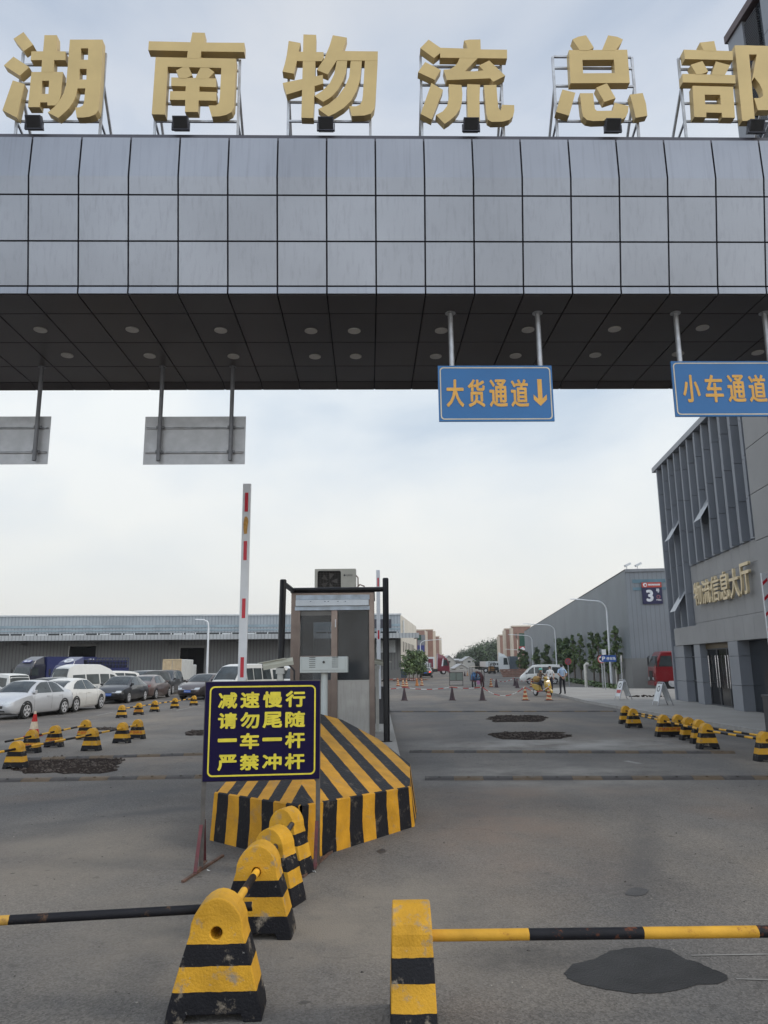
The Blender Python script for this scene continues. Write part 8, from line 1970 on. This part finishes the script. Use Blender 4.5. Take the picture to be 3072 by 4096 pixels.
maroons = M('dark_maroon_clothes', (0.045, 0.014, 0.018), rough=0.85, var=0.25, scale=10)
pm = G(*Z8(58, 1226), .125)
person('man in a pale blue shirt and black trousers standing with hands clasped behind him', (pm.x, pm.y, .125), R(8),
  {'rel': (.27, -.12, 1.14), 'rwr': (.07, -.17, .97), 'lel': (-.27, -.12, 1.14), 'lwr': (-.06, -.185, .955), 'rkn': (.11, .01, .48), 'lkn': (-.11, .01, .48), 'ran': (.13, -.02, .09), 'lan': (-.13, -.02, .09), 'rto': (.17, .13, .04), 'lto': (-.17, .13, .04)}, bluesh, blackt, shoes, 1.74)
pw2 = at(*Z7(1468, 1050), 50.0)
person('walking man in a white t shirt passing behind the yellow scooter', (pw2.x, 50.0, 0), R(172),
  {'rkn': (.10, .16, .50), 'ran': (.10, .08, .12), 'rto': (.11, .25, .06), 'lkn': (-.10, -.05, .50), 'lan': (-.10, -.28, .14), 'lto': (-.11, -.16, .05), 'rel': (.24, -.10, 1.14), 'rwr': (.22, .05, .93), 'lel': (-.24, .06, 1.14), 'lwr': (-.2, .2, .97)}, whitet_, jeans, shoes, 1.74, sleeve=.3)

# scooter with its rider, coming toward us
sy = paint('yellow_scooter_paint', (0.42, 0.27, 0.035)); sp = G(2180, 2786); 
sct = thing('scooter', 'yellow motor scooter coming toward the camera behind a striped cone', 'scooter', (sp.x, sp.y+.45, 0), R(-64)); sk_ = 0.98
q = MB(); hw = [.02, .16, .20, .20, .12]
# front shield facing +x
q.loft([[(.52, -.10, .30), (.52, .10, .30), (.40, .17, .30), (.40, -.17, .30)], [(.60, -.17, .50), (.60, .17, .50), (.46, .24, .50), (.46, -.24, .50)], [(.54, -.19, .78), (.54, .19, .78), (.40, .24, .78), (.40, -.24, .78)], [(.44, -.15, .97), (.44, .15, .97), (.34, .17, .97), (.34, -.17, .97)]]); q.build('front_shield', sy, sct, bevel=.03, smooth=40)
q = MB(); q.loft([[(.54, -.09, .98), (.54, .09, .98), (.24, .12, .98), (.24, -.12, .98)], [(.50, -.16, 1.07), (.50, .16, 1.07), (.22, .18, 1.07), (.22, -.18, 1.07)], [(.40, -.12, 1.14), (.40, .12, 1.14), (.26, .12, 1.14), (.26, -.12, 1.14)]]); q.build('handlebar_cowl', sy, sct, bevel=.03, smooth=40)
q = MB(); q.loft([[(x, -w, z), (x, w, z), (x, w*.8, z+.07), (x, -w*.8, z+.07)] for x, w, z in ((.40, .18, .27), (-.2, .18, .27))]); q.build('floorboard', trimk, sct)
q = MB(); q.loft([[(-.15, -.14, .3), (-.15, .14, .3), (-.18, .14, .62), (-.18, -.14, .62)], [(-.5, -.19, .32), (-.5, .19, .32), (-.5, .17, .70), (-.5, -.17, .70)], [(-.95, -.10, .50), (-.95, .10, .50), (-.98, .10, .72), (-.98, -.10, .72)]]); q.build('rear_body', sy, sct, bevel=.03, smooth=40)
q = MB(); q.loft([[(-.14, -.11, .63), (-.14, .11, .63), (-.14, .10, .74), (-.14, -.10, .74)], [(-.9, -.13, .72), (-.9, .13, .72), (-.9, .11, .80), (-.9, -.11, .80)]]); q.build('seat', trimk, sct, bevel=.02)
for x, r_ in ((.58, .22), (-.72, .22)):
    q = MB(); q.loft([[(x+a*math.cos(2*math.pi*k/20), yy, .22+a*math.sin(2*math.pi*k/20)) for k in range(20)] for a, yy in ((r_*.88, -.055), (r_, -.03), (r_, .03), (r_*.88, .055))]); wo_ = q.build('wheel', tyre, sct, smooth=40)
    q = MB(); q.disc((x, 0, .22), (0, 1, 0), r_*.6, .115, 16); q.build('rim', rimm, wo_)
q = MB(); q.loft([[(.58+.26*math.cos(a), y, .22+.26*math.sin(a)) for a in [math.pi*k/8 for k in range(9)]]+[(.58+.23*math.cos(a), y, .22+.23*math.sin(a)) for a in [math.pi*k/8 for k in range(8, -1, -1)]] for y in (-.075, .075)]); q.build('mudguard', sy, sct)
q = MB(); q.disc((.535, 0, 1.05), (1, 0, .3), .075, .03, 16); q.build('headlight', lampg, sct)
q = MB(); q.disc((.575, 0, .66), (1, 0, -.25), .06, .03, 16); q.build('emblem', whtxt, sct)
q = MB(); q.path([(.30, -.34, 1.05), (.36, -.15, 1.06), (.36, .15, 1.06), (.30, .34, 1.05)], .018, 8); q.build('handlebar', trimk, sct)
for s in (-1, 1):
    q = MB(); q.tube((.36, s*.2, 1.07), (.34, s*.30, 1.24), .008, 6); q.disc((.34, s*.32, 1.27), (1, 0, 0), .05, .02, 12); q.build('mirror', trimk, sct)
    q = MB(); q.disc((.56, s*.19, .52), (1, s*.5, 0), .045, .02, 12); q.build('indicator', M('amber_lens', (0.5, 0.2, 0.03), rough=0.2), sct)
q = MB(); q.box((.62, 0, .42), (.01, .22, .07), 0); q.build('plate', M('red_small_plate', (0.4, 0.08, 0.05), rough=0.5), sct)
teal = M('teal_helmet', (0.05, 0.28, 0.22), rough=0.25, coat=0.5)
# rider sits on the seat; joints given in the scooter's frame with +y forward
person('scooter rider in a brown shirt and teal helmet gripping the handlebar', tuple(Vector(sct.location)+Vector((0, 0, .0))), R(-64)-R(90),
  {'pel': (0, -.34, .86), 'wai': (0, -.31, 1.0), 'che': (0, -.24, 1.20), 'nck': (0, -.19, 1.36), 'hd0': (0, -.15, 1.43), 'hd1': (0, -.13, 1.51), 'hd2': (0, -.13, 1.58), 'rsh': (.17, -.22, 1.31), 'rel': (.30, .02, 1.10), 'rwr': (.32, .22, 1.08), 'lsh': (-.17, -.22, 1.31), 'lel': (-.30, .02, 1.10), 'lwr': (-.32, .22, 1.08),
   'rhp': (.10, -.30, .84), 'rkn': (.19, .10, .78), 'ran': (.16, .12, .43), 'rto': (.17, .26, .385), 'lhp': (-.10, -.30, .84), 'lkn': (-.19, .10, .78), 'lan': (-.16, .12, .43), 'lto': (-.17, .26, .385)}, brownsh, jeans, shoes, 1.70, arms_bare=True, helmet=teal)
# bundle tied beside the rider
q = MB(); bq_ = Matrix.Translation(Vector(sct.location)) @ Matrix.Rotation(R(-64), 4, 'Z')
bun = thing('sack', 'yellow cloth bundle hanging beside the scooter seat', 'bag', tuple(Vector(sct.location)), R(-64))
q.lathe([(.02, -.17), (.15, -.14), (.21, -.03), (.20, .08), (.12, .16), (.02, .19)], 14, (-.02, -.44, .98)); rr = random.Random(8)
for i in range(len(q.v)): q.v[i] += Vector((rr.uniform(-.025, .025), rr.uniform(-.025, .025), rr.uniform(-.02, .02)))
q.build('cloth', M('ochre_sack_cloth', (0.30, 0.19, 0.07), rough=0.9, var=0.25, scale=8), bun, smooth=70)
q = MB(); q.path([(.28, -.33, 1.06), (.12, -.40, 1.12), (-.02, -.44, 1.15)], .012, 6); q.build('tie', MATS['ochre_sack_cloth'], bun)

# cargo tricycle with a canopy and the person leaning into it
tg = G(*Zb(1258, 1108)); tgr = G(*Zb(1430, 1105)); tw_ = (tgr.x-tg.x)
tri_ = thing('cargo_tricycle', 'small cargo tricycle with a thin canopy roof, loaded with blue bags', 'tricycle', ((tg.x+tgr.x)/2, tg.y+.1, 0)); hz_2 = over(*Zb(1330, 797), tg)
w2 = tw_/2
q = MB()
for x in (-w2, w2):
    for y in (.0, 1.7): q.tube((x, y, .5), (x, y, hz_2-.04), .02, 6)
q.tube((-w2, 0, hz_2-.06), (w2, 0, hz_2-.06), .02, 6); q.tube((-w2, 1.7, hz_2-.06), (w2, 1.7, hz_2-.06), .02, 6); q.build('canopy_posts', trimk, tri_)
q = MB(); q.loft([[(x, -.1, hz_2-.03+.05*(1-(x/w2)**2)) for x in [w2*1.06*(k/4-1) for k in range(9)]]+[(x, -.1, hz_2-.05+.05*(1-(x/w2)**2)) for x in [w2*1.06*(1-k/4) for k in range(9)]], [(x, 1.8, hz_2-.03+.05*(1-(x/w2)**2)) for x in [w2*1.06*(k/4-1) for k in range(9)]]+[(x, 1.8, hz_2-.05+.05*(1-(x/w2)**2)) for x in [w2*1.06*(1-k/4) for k in range(9)]]]); q.build('canopy', M('pale_tan_canopy', (0.34, 0.30, 0.24), rough=0.7), tri_)
q = MB(); q.bx(-w2*.9, w2*.9, 0.05, 1.75, .48, .55); q.bx(-w2*.9, w2*.9, 1.72, 1.76, .551, .95); q.bx(-w2*.9, -w2*.86, .05, 1.71, .551, .9); q.bx(w2*.86, w2*.9, .05, 1.71, .551, .9); q.build('tray', M('maroon_tray', (0.12, 0.03, 0.03), rough=0.6, var=0.2), tri_)
for x, y in ((-w2*.92, .35), (w2*.92, .35), (0, 2.4)):
    q = MB(); q.loft([[(x+yy, y+a*math.cos(2*math.pi*k/18), .27+a*math.sin(2*math.pi*k/18)) for k in range(18)] for a, yy in ((.22, -.045), (.27, -.03), (.27, .03), (.22, .045))]); q.build('wheel', tyre, tri_, smooth=40)
q = MB(); q.tube((0, 1.7, .6), (0, 2.4, .62), .04, 8); q.tube((0, 2.4, .3), (0, 2.3, 1.1), .03, 8); q.tube((-.3, 2.3, 1.1), (.3, 2.3, 1.1), .02, 8); q.build('front_fork', trimk, tri_)
bagb = M('blue_plastic_bag', (0.05, 0.13, 0.26), rough=0.5, var=0.5, scale=9)
for i, (x, y, z, r_, lab) in enumerate(((-.32, .4, .60, .30, 'big blue plastic bag on the left of the tricycle tray'), (-.02, .5, .62, .27, 'pale blue plastic bag in the middle of the tricycle tray'))):
    q = MB(); q.lathe([(.05, 0), (r_*.85, .04), (r_, .22), (r_*.85, .45), (r_*.4, .62), (.03, .68)], 12); rr = random.Random(i)
    for j in range(len(q.v)): q.v[j] += Vector((rr.uniform(-.04, .04), rr.uniform(-.04, .04), rr.uniform(-.02, .02)))
    o_ = q.build('plastic_bag', bagb if i == 0 else M('pale_blue_bag', (0.14, 0.25, 0.36), rough=0.5, var=0.4, scale=9), None, smooth=60); o_.location = Vector(tri_.location)+Vector((x, y, z-.04)); tag(o_, lab, 'bag')
bk_ = thing('bucket', 'lilac pink bucket hanging at the back of the tricycle', 'bucket', tuple(Vector(tri_.location)+Vector((-.02, -.22, .25))))
q = MB(); q.lathe([(.13, 0), (.17, .30), (.175, .32), (.15, .31)], 16); q.build('pail', M('lilac_plastic', (0.40, 0.20, 0.33), rough=0.45), bk_, smooth=50)
q = MB(); q.path([(-.17, 0, .3), (-.12, 0, .42), (0, .06, .47), (.12, 0, .42), (.17, 0, .3)], .006, 6); q.build('handle', trimk, bk_)
tl_ = Vector(tri_.location)
person('person in dark maroon clothes bending over the back of the cargo tricycle', (tl_.x+w2*.55, tl_.y-.32, 0), R(38),
  {'wai': (0, .10, 1.05), 'che': (0, .30, 1.17), 'nck': (0, .46, 1.23), 'hd0': (0, .54, 1.24), 'hd1': (0, .62, 1.23), 'hd2': (0, .68, 1.19), 'rsh': (.17, .36, 1.20), 'rel': (.2, .42, .96), 'rwr': (.15, .56, .80), 'lsh': (-.17, .36, 1.20), 'lel': (-.2, .42, .96), 'lwr': (-.15, .56, .80)}, maroons, maroons, shoes, 1.72, arms_bare=False)

# ------------------------------------------------------------------ grit and scraps lying on the road
rr = random.Random(31); q = MB()
for k in range(520):
    y = 3.6+rr.random()**1.6*24; x = rr.uniform(-.55, .55)*y*1.05; s = rr.uniform(.004, .014)*(1+.03*y)
    if -2.4 < x < .6 and y > 7: continue
    vs = [Vector((rr.uniform(.5, 1)*s*a, rr.uniform(.5, 1)*s*b, rr.uniform(.3, .7)*s*c)) for a, b, c in ((1, 0, 0), (0, 1, 0), (-1, 0, 0), (0, -1, 0), (0, 0, 1), (0, 0, 0))]
    q.add([Vector((x, y, .001))+v for v in vs[:5]], [(0, 1, 4), (1, 2, 4), (2, 3, 4), (3, 0, 4)], rr.randrange(2))
o_ = q.build('road_grit', [M('pale_grit', (0.26, 0.24, 0.21), rough=0.9), M('dark_grit', (0.05, 0.045, 0.04), rough=0.9)], fixn=False); o_['kind'] = 'stuff'
# ------------------------------------------------------------------ thin evening haze over the yard
hm = bpy.data.materials.new('thin_haze'); hm.use_nodes = True; t_ = hm.node_tree; t_.nodes.clear()
v_ = t_.nodes.new('ShaderNodeVolumePrincipled'); o_ = t_.nodes.new('ShaderNodeOutputMaterial')
v_.inputs['Color'].default_value = (0.93, 0.94, 0.96, 1); v_.inputs['Density'].default_value = 0.00022; v_.inputs['Anisotropy'].default_value = 0.2
t_.links.new(v_.outputs[0], o_.inputs['Volume'])
q = MB(); q.bx(-960, 960, -70, 960, -1.0, 45.0); hz_o = q.build('haze', hm); hz_o['kind'] = 'stuff'
SC.cycles.volume_bounces = 0
